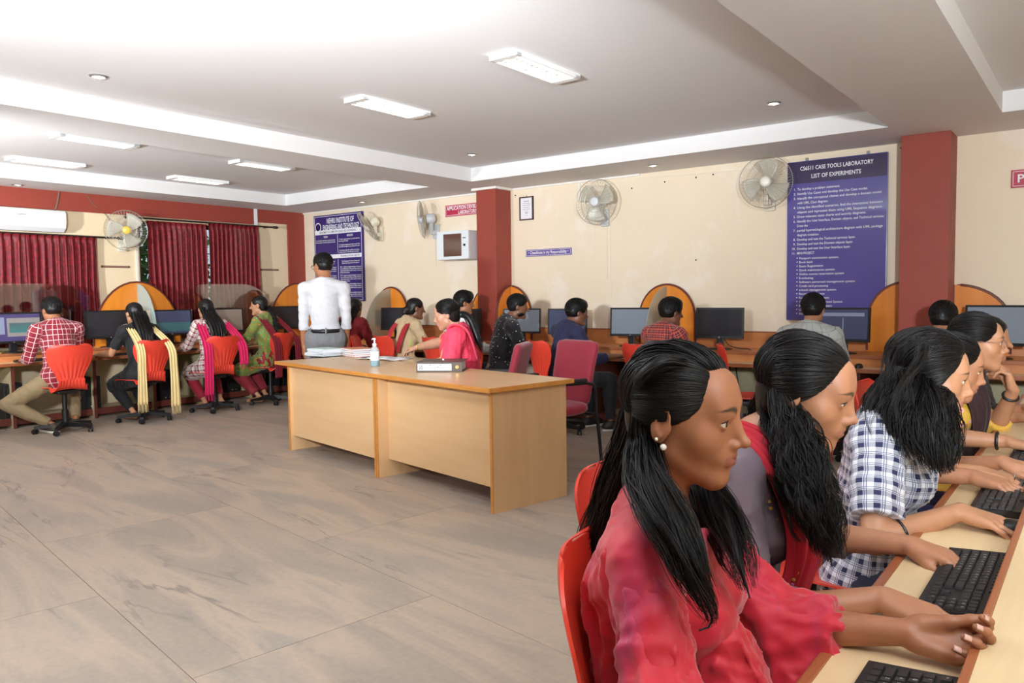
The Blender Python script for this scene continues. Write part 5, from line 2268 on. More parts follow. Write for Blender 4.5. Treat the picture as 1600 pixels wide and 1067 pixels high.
def mesh_part(parent, name, S, res, m, wr=None, bones=None, cuts=None, seed=1, freq=75.0, dirv=None):
    V, Fc = S.mesh(res)
    if wr:
        V = wrinkle(V, Fc, wr, seed, freq, dirv)
    attrs = None
    if bones:
        attrs = {'uvp': ('FLOAT_VECTOR', cyl_uv(V, bones))}
    return link(name, np_mesh(name, V, Fc, m, attrs=attrs), parent)


def body_mesh(parent, B, m_skin, res, head_res=None, detail=False, arms=(1, -1), hand_res=None, feet=True, eye_open=.0064, nose=1.0, lower=True, ears=True):
    S = SDF()
    B.torso(S, -.012)
    head_prims(S, B.hc, B.Rh, B.hs, detail, B.male, ears, eye_open, nose)
    nb = B.neck + B.Rc @ np.array((0, -.012, -.02))
    nr = (.055 if B.male else .047) * B.hs
    S.cap(nb, B.hc + B.Rh @ (np.array((0, -.030, -.075)) * B.hs), nr + .004, nr, .03)
    tips = {}
    for k in (1, -1):
        B.arm(S, k, 0.0, 0, 2.0)
        h = B.hand[k]
        fdir = unit(B.wr[k] - B.el[k])
        tips[k] = hand_prims(S, B.wr[k], h.get('d', fdir), h.get('n', (0, 0, -1)), k, h.get('curl', (.25, .3, .35, .4)), h.get('thumb', (.5, .3)), B.sc * h.get('hs', 1.0), h.get('spread', .08), h.get('curl2'))
        if lower:
            B.leg(S, k, -.012)
            S.cap(B.an[k] + np.array((0, -.02, -.03)), B.toe[k] + np.array((0, 0, .0)), .036, .026, .02)
    if head_res is None:
        V, Fc = S.mesh(res)
        mask = lambda V: None
    else:
        zs = B.hc + B.Rh @ (np.array((0, 0, -.125)) * B.hs)
        V1, F1 = S.mesh(res)
        cut = lambda V: (V[:, 2] > zs[2]) & (np.abs(V - B.hc).max(1) < .165 * B.hs)
        m1 = cut(V1)
        # drop coarse head
        keep = ~m1[F1].all(1)
        F1 = F1[keep]
        V2, F2 = S.mesh(head_res, B.hc - .17 * B.hs, B.hc + .17 * B.hs)
        inside = V2[:, 2] > zs[2] - .004
        F2 = F2[inside[F2].all(1)]
        parts = [(V1, F1), (V2, F2)]
        if hand_res:
            for k in arms:
                c = B.wr[k] + unit(B.wr[k] - B.el[k]) * .06
                lo, hi = c - .17, c + .17
                V3, F3 = S.mesh(hand_res, lo, hi)
                ax = unit(B.wr[k] - B.el[k])
                wp = B.wr[k] - ax * .03
                near = np.linalg.norm(parts[0][0] - (B.wr[k] + ax * .08), axis=1) < .16
                bad = near & ((parts[0][0] - wp) @ ax > 0)
                F0 = parts[0][1]
                parts[0] = (parts[0][0], F0[~bad[F0].all(1)])
                g = ((V3 - wp) @ ax > -.006) & (np.linalg.norm(V3 - (B.wr[k] + ax * .08), axis=1) < .158)
                parts.append((V3, F3[g[F3].all(1)]))
        Vs, Fs, o = [], [], 0
        for v, f in parts:
            used = np.unique(f)
            rem = np.full(len(v), -1)
            rem[used] = np.arange(len(used))
            Vs.append(v[used])
            Fs.append(rem[f] + o)
            o += len(used)
        V, Fc = np.concatenate(Vs), np.concatenate(Fs)
    q = (V - B.hc) @ B.Rh / B.hs
    lip = np.zeros(len(V))
    brow = np.zeros(len(V))
    if detail:
        x, y, z = q[:, 0], q[:, 1], q[:, 2]
        w = np.clip(1 - (np.abs(x) / .0245) ** 2, 0, 1)
        up = -.0585 + .0085 * np.sqrt(w)
        dn = -.0590 - .0125 * np.sqrt(w)
        lip = ((np.abs(x) < .0245) & (z < up) & (z > dn) & (y > .07)).astype(float) * .8
        ax_ = np.abs(x)
        zc = .0255 + .0045 * (1 - ((ax_ - .036) / .02) ** 2)
        th = .0044 * np.clip(1.25 - (ax_ - .012) / .042, .25, 1)
        brow = np.clip(1.6 - np.abs(z - zc) / th, 0, 1) * np.clip((ax_ - .010) / .003, 0, 1) * np.clip((.056 - ax_) / .006, 0, 1) * (y > .03) * .9
    me = np_mesh('body', V, Fc, m_skin, attrs={'lip': ('FLOAT', lip), 'brow': ('FLOAT', brow)})
    ob = link('body', me, parent)
    return ob, tips


def eyes(parent, B, gaze=(0, 0), eye_open=.0064):
    for s in (-1, 1):
        e = B.hc + B.Rh @ (np.array((s * .0315, .0745, .0055)) * B.hs)
        r = .0128 * B.hs
        M = Matrix.Translation(Vector(e)) @ Matrix([list(q) for q in B.Rh]).to_4x4() @ Matrix.Rotation(gaze[0], 4, 'Z') @ Matrix.Rotation(gaze[1], 4, 'X')
        mb = MB()
        mb.ball((0, 0, 0), r, 16, M)
        ob = mb.build('eyeball', M_EYEW, parent, smooth=180)
        i = MB()
        n = 16
        i.grid(lambda u, v: (r * 1.012 * math.sin(.56 * v) * math.cos(2 * math.pi * u), r * 1.012 * math.cos(.56 * v), r * 1.012 * math.sin(.56 * v) * math.sin(2 * math.pi * u)), n, 5, M, closed_u=True)
        i.build('iris', M_IRIS, ob, smooth=180)
        hs = B.hs
        lash = []
        for q in np.linspace(-1, 1, 11):
            x = q * .0138
            z = eye_open * (1 - (x / .0150) ** 2) - .0008 + .0006
            y = math.sqrt(max(0, .0149 ** 2 - x * x - z * z))
            lash.append(tuple(e + B.Rh @ (np.array((x, y, z)) * hs)))
        MB().tube(lash, [.0004] + [.0011] * 9 + [.0004], 5).build('eyelashes', M_HAIR, parent, smooth=180)


def nails(parent, tips, m, which=(0, 1, 2, 3, 4), hs=1.0):
    for i in which:
        p, d, nrm = tips[i]
        back = -np.array(nrm)
        sd = unit(np.cross(d, back))
        c = np.array(p) - d * .002 + back * .0058 * hs
        mb = MB()
        mb.grid(lambda u, v: tuple(c + sd * (u - .5) * .0095 * hs + d * (v - .55) * .012 * hs + back * (.0012 - .0045 * (u - .5) ** 2 * 4 * .4)), 6, 5)
        o = mb.build('fingernail', m, parent, smooth=180)
        o.modifiers.new('thick', 'SOLIDIFY').thickness = .0006


def shoe(parent, B, k, m_top, m_sole):
    S = SDF()
    an, toe = B.an[k], B.toe[k]
    z0 = .012
    d = unit((toe - an) * np.array((1, 1, 0)))
    heel = np.array((an[0], an[1], .045)) - d * .045
    tip = np.array((toe[0], toe[1], .040))
    S.cap(heel, tip, .040, .034, .02).cap(an + np.array((0, 0, -.01)), heel + d * .04 + np.array((0, 0, .02)), .044, .046, .03)
    S.cut((an[0], an[1], .012), (0, 0, -1), .4).cut(an + np.array((0, 0, .012)), (0, 0, 1), .1)
    o = mesh_part(parent, 'shoe', S, .008, m_top)
    S = SDF()
    S.cap(heel * np.array((1, 1, 0)) + np.array((0, 0, .012)), tip * np.array((1, 1, 0)) + np.array((0, 0, .012)), .044, .038, .01)
    S.cut((an[0], an[1], .001), (0, 0, -1), .5).cut((an[0], an[1], .024), (0, 0, 1), .5)
    mesh_part(o, 'sole', S, .007, m_sole)


def ribbon(parent, name, path, widths, m, across, pleat=.006, npl=3.0, thick=.002, nu=21, seed=0, sag=0.0, fringe=None):
    """a strip of cloth: path centre line, widths full, across = list of cross directions"""
    P = [Vector(p) for p in path]
    n = len(P)
    A = [Vector(a).normalized() for a in across]
    r = random.Random(seed)
    ph = r.uniform(0, 6.28)

    def cr(Q, x):
        i = min(int(x), n - 2)
        f = x - i
        p0, p1, p2, p3 = Q[max(i - 1, 0)], Q[i], Q[i + 1], Q[min(i + 2, n - 1)]
        return .5 * ((2 * p1) + (p2 - p0) * f + (2 * p0 - 5 * p1 + 4 * p2 - p3) * f * f + (3 * p1 - p0 - 3 * p2 + p3) * f ** 3)

    def fn(u, v):
        x = v * (n - 1)
        c = cr(P, x)
        d = (cr(P, min(n - 1, x + .05)) - cr(P, max(0, x - .05)))
        a = cr(A, x)
        w = cr([Vector((q, 0, 0)) for q in widths], x).x
        nn = d.cross(a)
        if nn.length > 1e-9:
            nn.normalize()
        s = u - .5
        fold = pleat * (math.sin(2 * math.pi * npl * u + ph + .9 * math.sin(2.5 * v + ph)) + .4 * math.sin(2 * math.pi * npl * 2.3 * u + 2 * ph + 2 * v))
        return c + a * (w * s) + nn * (fold - sag * (2 * s) ** 2)
    ob = MB().grid(fn, nu, max(12, n * 6)).build(name, m, parent, smooth=180)
    ob.modifiers.new('thick', 'SOLIDIFY').thickness = thick
    if fringe:
        mb = MB()
        for i in range(14):
            p = fn((i + .5) / 14, 1.0)
            mb.tube([tuple(p), (p[0] + r.uniform(-.004, .004), p[1] + r.uniform(-.004, .004), p[2] - fringe * r.uniform(.8, 1.1))], [.0022, .0012], 4)
        mb.build('fringe', m, ob)
    return ob
# ================================================================== the people
SK1 = skin('brown_skin', (164, 108, 76), (140, 76, 68))
SK2 = skin('warm_brown_skin', (178, 124, 92), (150, 92, 84))
SK3 = skin('light_brown_skin', (184, 132, 98), (156, 96, 88))
SKD = skin('deep_brown_skin', (128, 84, 62), (110, 64, 58))
SKR = skin('rosy_brown_skin', (188, 138, 112), (160, 96, 90))
M_NAIL = mat('pale_nail', (222, 178, 164), .25)
M_TEALR = mat('teal_lanyard', (40, 130, 120), .6)
M_SOLE = mat('white_rubber_sole', (215, 210, 200), .6)
M_SHOE = mat('dark_shoe', (34, 32, 34), .5)
M_GOLD = mat('gold', (222, 184, 96), .25, metal=.9)
M_PEARL = mat('pearl', (240, 236, 226), .2)
M_BLACKC = fabric('black_cloth', (20, 19, 22))


def wl(loc, rz):
    return lambda p: world_to_local(loc, rz, p)


def dress_top(t, B, m, name='shirt', sleeve=1.93, tt=.012, wr=.0065, res=.010, kurta=0.0, hem=.10, hole=.060, ref=(0, -1, 0), seed=1, freq=75.0, flare=.006, knees=True):
    S = SDF()
    B.torso(S, tt)
    ends = []
    for k in (1, -1):
        p, d = B.arm(S, k, tt + flare * .5, 0, sleeve + .06)
        ends.append((k, p, d))
    if kurta > 0:
        for k in (1, -1):
            e = B.hp[k] + (B.kn[k] - B.hp[k]) * kurta
            S.cap(B.hp[k], e, .098 * B.sc + tt, .085 * B.sc + tt, .06)
        m0 = (B.hp[1] + B.hp[-1]) / 2
        m1 = m0 + ((B.kn[1] + B.kn[-1]) / 2 - m0) * kurta
        S.cap(m0, m1, .075, .06, .06)
    for k, p, d in ends:
        f = sleeve
        q = B.sh[k] + (B.el[k] - B.sh[k]) * f if f <= 1 else B.el[k] + (B.wr[k] - B.el[k]) * (f - 1)
        S.cut(q, d, .085)
    S.cap(B.neck + B.Rc @ np.array((0, .012, -.004)), B.neck + B.Rc @ np.array((0, .06, .12)), hole, hole + .03, .006, '-')
    if not kurta:
        S.cut(B.hip + np.array((0, 0, -hem)), (0, 0, -1), .5)
    bones = [(B.hip, B.neck, .145 * B.sc, B.Rc @ np.array(ref, float))]
    for k in (1, -1):
        bones.append((B.sh[k], B.el[k], .05, (0, -.3, 1)))
        if sleeve > 1:
            bones.append((B.el[k], B.wr[k], .045, (0, -.3, 1)))
    ob = mesh_part(t, name, S, res, m, wr, bones, seed=seed, freq=freq)
    return ob


def dress_bottom(t, B, m, name='trousers', tt=.010, wr=.006, res=.012, ankle=.93, seed=3):
    S = SDF()
    S.fcap(B.hip, B.Rp, (-.065, 0, .0), (.065, 0, .0), .108 * B.sc * B.b + tt + .002, .108 * B.sc * B.b + tt + .002, .92, .04)
    S.cap(B.hip, B.hip + B.Rp @ np.array((0, 0, .06)), .11 * B.sc, .115 * B.sc, .04)
    for k in (1, -1):
        B.leg(S, k, tt, ankle)
        d = unit(B.an[k] - B.kn[k])
        S.cut(B.kn[k] + (B.an[k] - B.kn[k]) * ankle, d, .1)
    S.cut(B.hip + B.Rp @ np.array((0, 0, .095)), B.Rp @ np.array((0, 0, 1)), .3)
    bones = [(B.hip, B.hip + np.array((0, 0, .1)), .14, (0, -1, 0))]
    for k in (1, -1):
        bones += [(B.hp[k], B.kn[k], .08, (0, 0, 1)), (B.kn[k], B.an[k], .05, (0, -1, 0))]
    return mesh_part(t, name, S, res, m, wr, bones, seed=seed, freq=70.0)


def collar(t, B, m, r=.058, h=.034):
    c = B.neck + B.Rc @ np.array((0, .004, .004))
    R = B.Rc

    def fn(u, v):
        a = 2 * math.pi * u
        # opens at the front
        z = h * v * (1 - .3 * max(0, math.sin(a))) - .018 * max(0, math.sin(a))
        rr = r + .010 * (1 - v)
        return tuple(c + R @ np.array((rr * math.cos(a), rr * math.sin(a) * 1.05, z)))
    ob = MB().grid(fn, 28, 4, closed_u=True).build('collar', m, t, smooth=180)
    ob.modifiers.new('thick', 'SOLIDIFY').thickness = .004


def lanyard(t, B, r=.070, m=None):
    c = B.neck + B.Rc @ np.array((0, .004, .012))
    mb = MB()
    pts = []
    for k in range(15):
        a = math.pi * (.98 + 1.04 * k / 14)
        pts.append(tuple(c + B.Rc @ np.array((r * math.cos(a), r * math.sin(a), .012 + .008 * math.sin(a) * -1))))
    f = B.neck + B.Rc @ np.array((0, .14, -.16))
    pts = [tuple(f)] + [tuple(B.neck + B.Rc @ np.array((-.066, .085, -.07)))] + pts + [tuple(B.neck + B.Rc @ np.array((.066, .085, -.07)))] + [tuple(f)]
    mb.tube(pts, .006, 6, flat=.35)
    return mb.build('lanyard', m or M_TEALR, t, smooth=60)


def hair_short(t, B, grow=.0, res=.006):
    S = hair_cap(B.hc, B.Rh, B.hs, 'short', grow)
    r = np.random.RandomState(int(abs(B.hc[0] * 1000 + B.hc[2] * 5000)) % 1000)
    st = Strands()
    n = 900
    v = r.normal(size=(n, 3))
    v[:, 2] = np.abs(v[:, 2]) * 1.1 - .25
    v /= np.linalg.norm(v, axis=1)[:, None]
    v = v[(v[:, 1] < .62) | (v[:, 2] > .62)]
    rx = np.array((.079 + grow, .096 + grow, .085 + grow))
    base = np.array((0, -.016, .040)) + v * rx
    tang = np.stack([v[:, 0] * .5, -.5 - v[:, 1] * .2, -.55 + 0 * v[:, 2]], 1) + r.normal(size=v.shape) * .35
    tang -= v * (tang * v).sum(1)[:, None]
    tang /= np.maximum(np.linalg.norm(tang, axis=1), 1e-6)[:, None]
    ln = .022 + grow * 1.2
    f = np.linspace(0, 1, 5)[None, :, None]
    P = base[:, None, :] + tang[:, None, :] * f * ln + v[:, None, :] * (.004 + .004 * np.sin(f * 3.0) - .006 * f ** 2)
    P = B.hc + (P * B.hs) @ B.Rh.T
    st.paths(P, np.tile(np.array((.0012, .0016, .0016, .0013, .0005)), (len(v), 1)), 3, 3)
    return add_hair_mesh(t, S, res, st)


def glasses(t, B, m=None, thin=.0016):
    m = m or M_BLACK
    mb = MB()

    def P(x, y, z):
        return tuple(B.hc + B.Rh @ (np.array((x, y, z)) * B.hs))
    for s in (-1, 1):
        mb.tube([P(s * (.034 + .024 * math.cos(a)), .100 - .006 * abs(math.cos(a)) * (1 if s * math.cos(a) > 0 else .2), .002 + .019 * math.sin(a)) for a in np.linspace(0, 2 * math.pi, 21)], thin, 5)
        mb.tube([P(s * .058, .093, .008), P(s * .073, .04, .010), P(s * .080, -.012, .006), P(s * .080, -.022, -.008)], thin, 5)
    mb.tube([P(-.010, .103, .006), P(0, .106, .009), P(.010, .103, .006)], thin, 5)
    return mb.build('glasses', m, t, smooth=60)


def person(label, loc, rz, group=None):
    return thing('person', label, 'person', (loc[0], loc[1], 0), rz, group)


GRP = 'students at the computers'

# ------------------------------------------------------------------ students along the window wall (backs to us)


def seated_back(label, head_px, x, chair_px, male, skin_m, chair_label, facing='left', kw=None, group=GRP, with_chair=True, hx=0.0):
    """places a student so that the top of the head sits on the pixel's ray"""
    kw = dict(kw or {})
    rz0 = kw.pop('rz', R90 if facing == 'left' else 0.0)
    B0 = Body(male=male, **{k: v for k, v in kw.items() if k != 'hands'})
    top = B0.hc + B0.Rh @ np.array((0, 0, .125 * B0.hs))
    tgt = at_x(head_px[0], head_px[1], x) if facing == 'left' else at_y(head_px[0], head_px[1], x)
    c, s = math.cos(rz0), math.sin(rz0)
    loc = (tgt.x - (c * top[0] - s * top[1]), tgt.y - (s * top[0] + c * top[1]))
    hip = kw.pop('hip', .50) + max(-.05, min(.06, tgt.z - top[2]))
    B = Body(male=male, hip=hip, **kw)
    t = person(label, loc, rz0, group)
    return t, B, loc, rz0


HL = {1: dict(p=(.17, .43, .71), n=(0, 0, -1)), -1: dict(p=(-.17, .43, .71), n=(0, 0, -1))}

# 1 man in red check shirt
t, B, loc, rz = seated_back('man in a red checked shirt and khaki trousers at the window counter', (77, 465), -8.36, None, True, SK1, None, kw=dict(sc=1.05, hands=HL, head=(.25, .12, 0), lean=(.1, .2), legs={-1: dict(an=(-.10, .02, .085), pole=(-1.0, .55, .25)), 1: dict(an=(.16, .12, .085), pole=(.3, .8, .7))}))
body_mesh(t, B, SK1, .010)
dress_top(t, B, pattern('red_check_shirt', 'lines', base=(132, 18, 36), line=(228, 190, 190), p=.052, w=.005), seed=11)
collar(t, B, mat('red_collar', (130, 20, 36), .7))
lanyard(t, B)
dress_bottom(t, B, fabric('khaki_cloth', (140, 120, 88)))
for k in (1, -1):
    shoe(t, B, k, mat('grey_shoe', (70, 62, 56), .6), M_SOLE)
hair_short(t, B, .006)
chair(loc[0] + .03, loc[1], rz - .06, 'red swivel chair of the man in the red checked shirt')


def long_back_hair(B, seed, length=.34, width=.07, tie=False, wave=.006, n=260, bulge=.0):
    mb = Strands()
    R, c = B.Rh, B.hc

    def P(x, y, z):
        return c + R @ (np.array((x, y, z)) * B.hs)
    for j, x in enumerate(np.linspace(-1, 1, 5)):
        g = [P(x * .055, -.088, .02), P(x * .066, -.105, -.05)]
        b = B.neck + B.Rc @ np.array((x * width, -.125 - bulge, -.06))
        e = B.neck + B.Rc @ np.array((x * width * .9, -.150 - bulge, -.06 - length * .5))
        f = B.neck + B.Rc @ np.array((x * width * .6, -.140 - bulge, -.06 - length))
        strands(mb, g + [b, e, f], n // 5, [.024, .03, .03, .024, .010], .0016, seed + j, wave, 34.0)
    return mb


# 2 girl in black with a cream scarf
t, B, loc, rz = seated_back('girl in black with a long cream scarf hanging behind her chair', (207, 472), -8.32, None, False, SK3, None, kw=dict(hands={1: dict(p=(.2, .36, .68)), -1: dict(p=(-.24, .42, .71))}, head=(.15, .08, 0), lean=(.05, .16), legs={1: dict(an=(.06, .08, .085)), -1: dict(an=(-.06, .10, .085))}))
body_mesh(t, B, SK3, .010)
dress_top(t, B, M_BLACKC, 'kurta', sleeve=.75, kurta=.9, hole=.07)
dress_bottom(t, B, fabric('black_leggings', (24, 22, 26)), 'leggings', ankle=.86)
add_hair_mesh(t, hair_cap(B.hc, B.Rh, B.hs, 'long', .002), .006, long_back_hair(B, 20, .26, .06))
M_CREAMS = fabric('cream_scarf_cloth', (226, 200, 140))
for s, ln in ((1, .98), (-1, .92)):
    nk = B.neck
    path = [nk + B.Rc @ np.array((s * .09, .09, -.10)), nk + B.Rc @ np.array((s * .105, .02, .022)), nk + B.Rc @ np.array((s * .125, -.09, -.05)), (s * .165, -.30, .80), (s * .175, -.335, .55), (s * .18, -.335, nk[2] - ln + .12)]
    ribbon(t, 'scarf_end', path, [.07, .075, .085, .09, .09, .11], M_CREAMS, [(1, 0, 0)] * 6, .006, 3, .003, seed=s + 5, fringe=.08)
chair(loc[0] + .02, loc[1], rz + .04, 'red swivel chair of the girl with the cream scarf')

# 3 girl in red-white checks with a pink scarf
t, B, loc, rz = seated_back('girl with loose black hair, checked top and bright pink scarf', (320, 467), -8.32, None, False, SK3, None, kw=dict(hands=HL, head=(-.1, .10, .05), lean=(.04, .15), legs={1: dict(an=(.14, .10, .11)), -1: dict(an=(-.02, .16, .085))}))
body_mesh(t, B, SK3, .010)
dress_top(t, B, pattern('red_white_plaid', 'plaid', base=(228, 214, 206), band=(150, 24, 44), p=.058, w=.020, line=(40, 30, 60), lw=.003), 'kurta', sleeve=1.5, kurta=.85, hole=.07, seed=21)
dress_bottom(t, B, fabric('crimson_leggings', (150, 22, 44)), 'leggings', ankle=.84)
add_hair_mesh(t, hair_cap(B.hc, B.Rh, B.hs, 'long', .006), .006, long_back_hair(B, 40, .25, .075, wave=.010, bulge=.01))
M_PINKS = fabric('bright_pink_scarf_cloth', (206, 16, 84))
for s, ln in ((-1, .90), (1, .55)):
    nk = B.neck
    path = [nk + B.Rc @ np.array((s * .09, .09, -.10)), nk + B.Rc @ np.array((s * .12, .02, .016)), nk + B.Rc @ np.array((s * .165, -.09, -.07)), (s * .215, -.25, .78), (s * .225, -.28, .55), (s * .225, -.27, nk[2] - ln + .08)]
    ribbon(t, 'scarf_end', path, [.08, .09, .11, .11, .11, .11], M_PINKS, [(1, 0, 0)] * 6, .010, 3, .003, seed=s + 9, fringe=.07)
chair(loc[0] + .02, loc[1], rz - .03, 'red swivel chair of the girl with the pink scarf')

# 4 girl with braid, green floral top, maroon scarf
t, B, loc, rz = seated_back('girl with a black braid, green floral top and maroon scarf', (402, 458), -8.28, None, False, SK3, None, kw=dict(rz=R90 + .35, hands=HL, head=(.45, .08, 0), lean=(.05, .15), legs={1: dict(an=(.10, .14, .085)), -1: dict(an=(-.06, .12, .085))}))
body_mesh(t, B, SK3, .010)
dress_top(t, B, pattern('green_floral_cloth', 'floral', base=(120, 130, 50), line=(200, 96, 60), line2=(70, 140, 120), line3=(230, 200, 120), p=.030), 'kurta', sleeve=1.5, kurta=.85, hole=.07)
dress_bottom(t, B, fabric('maroon_salwar', (132, 26, 38)), 'salwar', tt=.024, ankle=.84)
mb = Strands()
cB = B.hc + B.Rh @ np.array((0, -.105, -.02))
pts = [cB] + [B.neck + B.Rc @ np.array((.005 * (i % 2), -.125, -.02 - .045 * i)) for i in range(7)]
strands(mb, pts, 80, [.03, .028, .026, .024, .022, .02, .016, .010], .002, 61, .008, 70.0)
add_hair_mesh(t, hair_cap(B.hc, B.Rh, B.hs, 'pulled', .002), .006, mb)
tie = MB().tube([tuple(pts[-2] + np.array((.024 * math.cos(a), .024 * math.sin(a), 0))) for a in np.linspace(0, 6.28, 13)], .008, 6).build('hair_tie', mat('orange_tie', (214, 96, 50), .6), t)
M_MARS = fabric('maroon_scarf_cloth', (130, 16, 34))
for s, ln in ((-1, .78), (1, .74)):
    nk = B.neck
    path = [nk + B.Rc @ np.array((s * .09, .09, -.10)), nk + B.Rc @ np.array((s * .125, .02, .012)), nk + B.Rc @ np.array((s * .165, -.09, -.07)), (s * .21, -.24, .80), (s * .215, -.27, .62), (s * .21, -.265, nk[2] - ln + .05)]
    ribbon(t, 'scarf_end', path, [.09, .11, .13, .14, .14, .14], M_MARS, [(1, 0, 0)] * 6, .010, 3, .003, seed=s + 19)
chair(loc[0], loc[1], rz - .1, 'red swivel chair of the girl with braid and maroon scarf')

# standing man
loc = (-6.03, 4.87)
rz = face_rz(-.80, .60)
t = person('standing man in white shirt, grey trousers and glasses, back turned', loc, rz)
B = Body(sc=1.06, male=True, hip=.90, lean=(-.03, .05), head=(.62, .10, 0), neckfwd=.2, seated=False, build=.90, hands={-1: dict(p=(-.205, .08, .82), pole=(-.1, -1, 0), n=(.8, .2, 0), curl=(.4, .45, .5, .5)), 1: dict(p=(.205, .10, .84), pole=(.1, -1, 0), n=(-.8, 0, 0))}, legs={1: dict(an=(.11, .02, .085)), -1: dict(an=(-.11, -.02, .085))})
body_mesh(t, B, SK1, .009, .004, True)
dress_top(t, B, fabric('white_shirt_cloth', (204, 203, 207), .8), sleeve=1.92, tt=.008, hem=-.075, seed=5, wr=.005, res=.009)
collar(t, B, mat('white_collar', (232, 230, 232), .7))
lanyard(t, B)
dress_bottom(t, B, fabric('grey_trouser_cloth', (120, 120, 122)), tt=.022, ankle=.97)
belt = MB().grid(lambda u, v: tuple(B.hip + B.Rp @ np.array((.160 * math.cos(2 * math.pi * u), .140 * math.sin(2 * math.pi * u), .058 + .036 * v))), 40, 2, closed_u=True).build('belt', M_BLACK, t, smooth=180)
belt.modifiers.new('thick', 'SOLIDIFY').thickness = .004
for k in range(6):
    a = 2 * math.pi * (k + .5) / 6
    MB().box(-.006, .006, -.004, .004, .05, .105, T(*(B.hip + np.array((.163 * math.cos(a), .143 * math.sin(a), 0)))) @ RZ(a + R90)).build('belt_loop', mat('grey_loop', (128, 128, 130), .8), t)
for k in (1, -1):
    shoe(t, B, k, M_SHOE, M_BLACK)
hair_short(t, B, .003, .005)
glasses(t, B, thin=.0022)

# ------------------------------------------------------------------ students along the board wall


def back_student(label, px, py, y, male, skm, kw, top_m, chair_label=None, top_kw=None, bottom=None, hair='short', lan=False, shoes=True, col=True, grow=.004):
    kw.setdefault('hands', HL)
    t, B, loc, rz = seated_back(label, (px, py), y, None, male, skm, None, 'back', kw)
    body_mesh(t, B, skm, .010)
    dress_top(t, B, top_m, 'shirt' if male else 'kurta', **(top_kw or {}))
    if col and male:
        collar(t, B, top_m)
    dress_bottom(t, B, bottom or fabric('dark_trouser_cloth', (30, 30, 36)))
    if shoes:
        for k in (1, -1):
            shoe(t, B, k, M_SHOE, M_SOLE)
    if hair == 'short':
        hair_short(t, B, grow)
    if lan:
        lanyard(t, B)
    if chair_label:
        chair(loc[0] - .02, loc[1] - .02, rz, chair_label)
    return t, B, loc, rz


WHITEW = pattern('white_windowpane_shirt', 'lines', base=(222, 222, 222), line=(120, 120, 130), p=.062, w=.003)
GREYW = pattern('grey_windowpane_shirt', 'lines', base=(168, 170, 166), line=(110, 112, 112), p=.070, w=.0035)
DOTS = pattern('black_dotted_shirt', 'dots', base=(20, 20, 26), line=(220, 220, 220), p=.032, w=.19)
RNPL = pattern('red_navy_plaid_shirt', 'plaid', base=(168, 48, 44), band=(16, 16, 44), p=.042, w=.024, line=(230, 120, 90), lw=.003)
NAVYC = fabric('navy_shirt_cloth', (34, 36, 72))

# girl in red behind the standing man
t, B, loc, rz = back_student('girl in a dark red dress behind the standing man', 556, 465, 6.15, False, SK2, dict(rz=.25, head=(.1, .1, 0)), fabric('dark_red_dotted_cloth', (126, 14, 28)), 'red swivel chair behind the standing man', dict(kurta=.9, sleeve=1.8), hair='long', shoes=False)
add_hair_mesh(t, hair_cap(B.hc, B.Rh, B.hs, 'long', .0), .006, long_back_hair(B, 80, .2, .05))
# girl with cream-backed red blouse
t, B, loc, rz = back_student('girl with tied hair in a red dress with cream back', 651, 465, 6.2, False, SKD, dict(rz=-.25, head=(-.35, .1, 0)), fabric('cream_blouse_cloth', (206, 178, 140)), 'red swivel chair of the girl with the cream-backed dress', dict(kurta=.85, sleeve=1.2), bottom=fabric('red_skirt', (170, 30, 40)), hair='bun', lan=True, shoes=False)
S = hair_cap(B.hc, B.Rh, B.hs, 'pulled', .002)
S.cap(B.hc + B.Rh @ np.array((0, -.11, -.02)), B.hc + B.Rh @ np.array((0, -.12, -.05)), .036, .03, .02)
add_hair_mesh(t, S, .006)
for s in (-1, 1):
    ribbon(t, 'border_band', [B.neck + B.Rc @ np.array((s * .075, .02, .02)), B.neck + B.Rc @ np.array((s * .125, -.085, -.06)), B.neck + B.Rc @ np.array((s * .13, -.135, -.2)), B.neck + B.Rc @ np.array((s * .125, -.15, -.38))], [.07, .09, .09, .09], fabric('red_border_cloth', (176, 34, 44)), [(1, 0, 0)] * 4, .004, 2, .003)
# white windowpane shirt
back_student('student with dark hair in a white checked shirt by the pillar', 728, 453, 6.2, True, SK1, dict(rz=-.35, sc=1.03, head=(-.45, .12, 0), lean=(.08, .2)), WHITEW, 'red swivel chair of the student in the white checked shirt', grow=.008)
# dotted shirt
t, B, loc, rz = back_student('bearded man in a black dotted shirt and pale trousers', 812, 460, 6.2, True, SKD, dict(rz=-.62, sc=1.06, head=(-.35, .12, 0), lean=(.12, .28), hands={1: dict(p=(.30, .44, .72)), -1: dict(p=(-.1, .48, .71))}), DOTS, 'red swivel chair of the man in the dotted shirt', bottom=fabric('pale_trouser_cloth', (178, 168, 150)), lan=True)
S = SDF()
S.ell(B.hc + B.Rh @ np.array((0, .016, -.066)), (.066, .062, .042), B.Rh, .01).ell(B.hc + B.Rh @ np.array((0, .075, -.028)), (.05, .035, .038), B.Rh, .01, '-').ell(B.hc + B.Rh @ np.array((0, -.04, -.1)), (.08, .05, .1), B.Rh, .01, '-')
add_hair_mesh(t, S, .005, name='beard')
# navy shirt
t, B, loc, rz = back_student('student in a plain navy shirt and black trousers', 905, 468, 6.2, True, SKD, dict(rz=-.45, head=(-.3, .15, 0), lean=(.1, .25), hands={1: dict(p=(.26, .43, .71)), -1: dict(p=(-.1, .46, .71))}, legs={1: dict(an=(.2, .42, .085)), -1: dict(an=(-.1, .36, .085))}), NAVYC, 'red swivel chair of the student in the navy shirt', dict(sleeve=1.6), grow=.008)
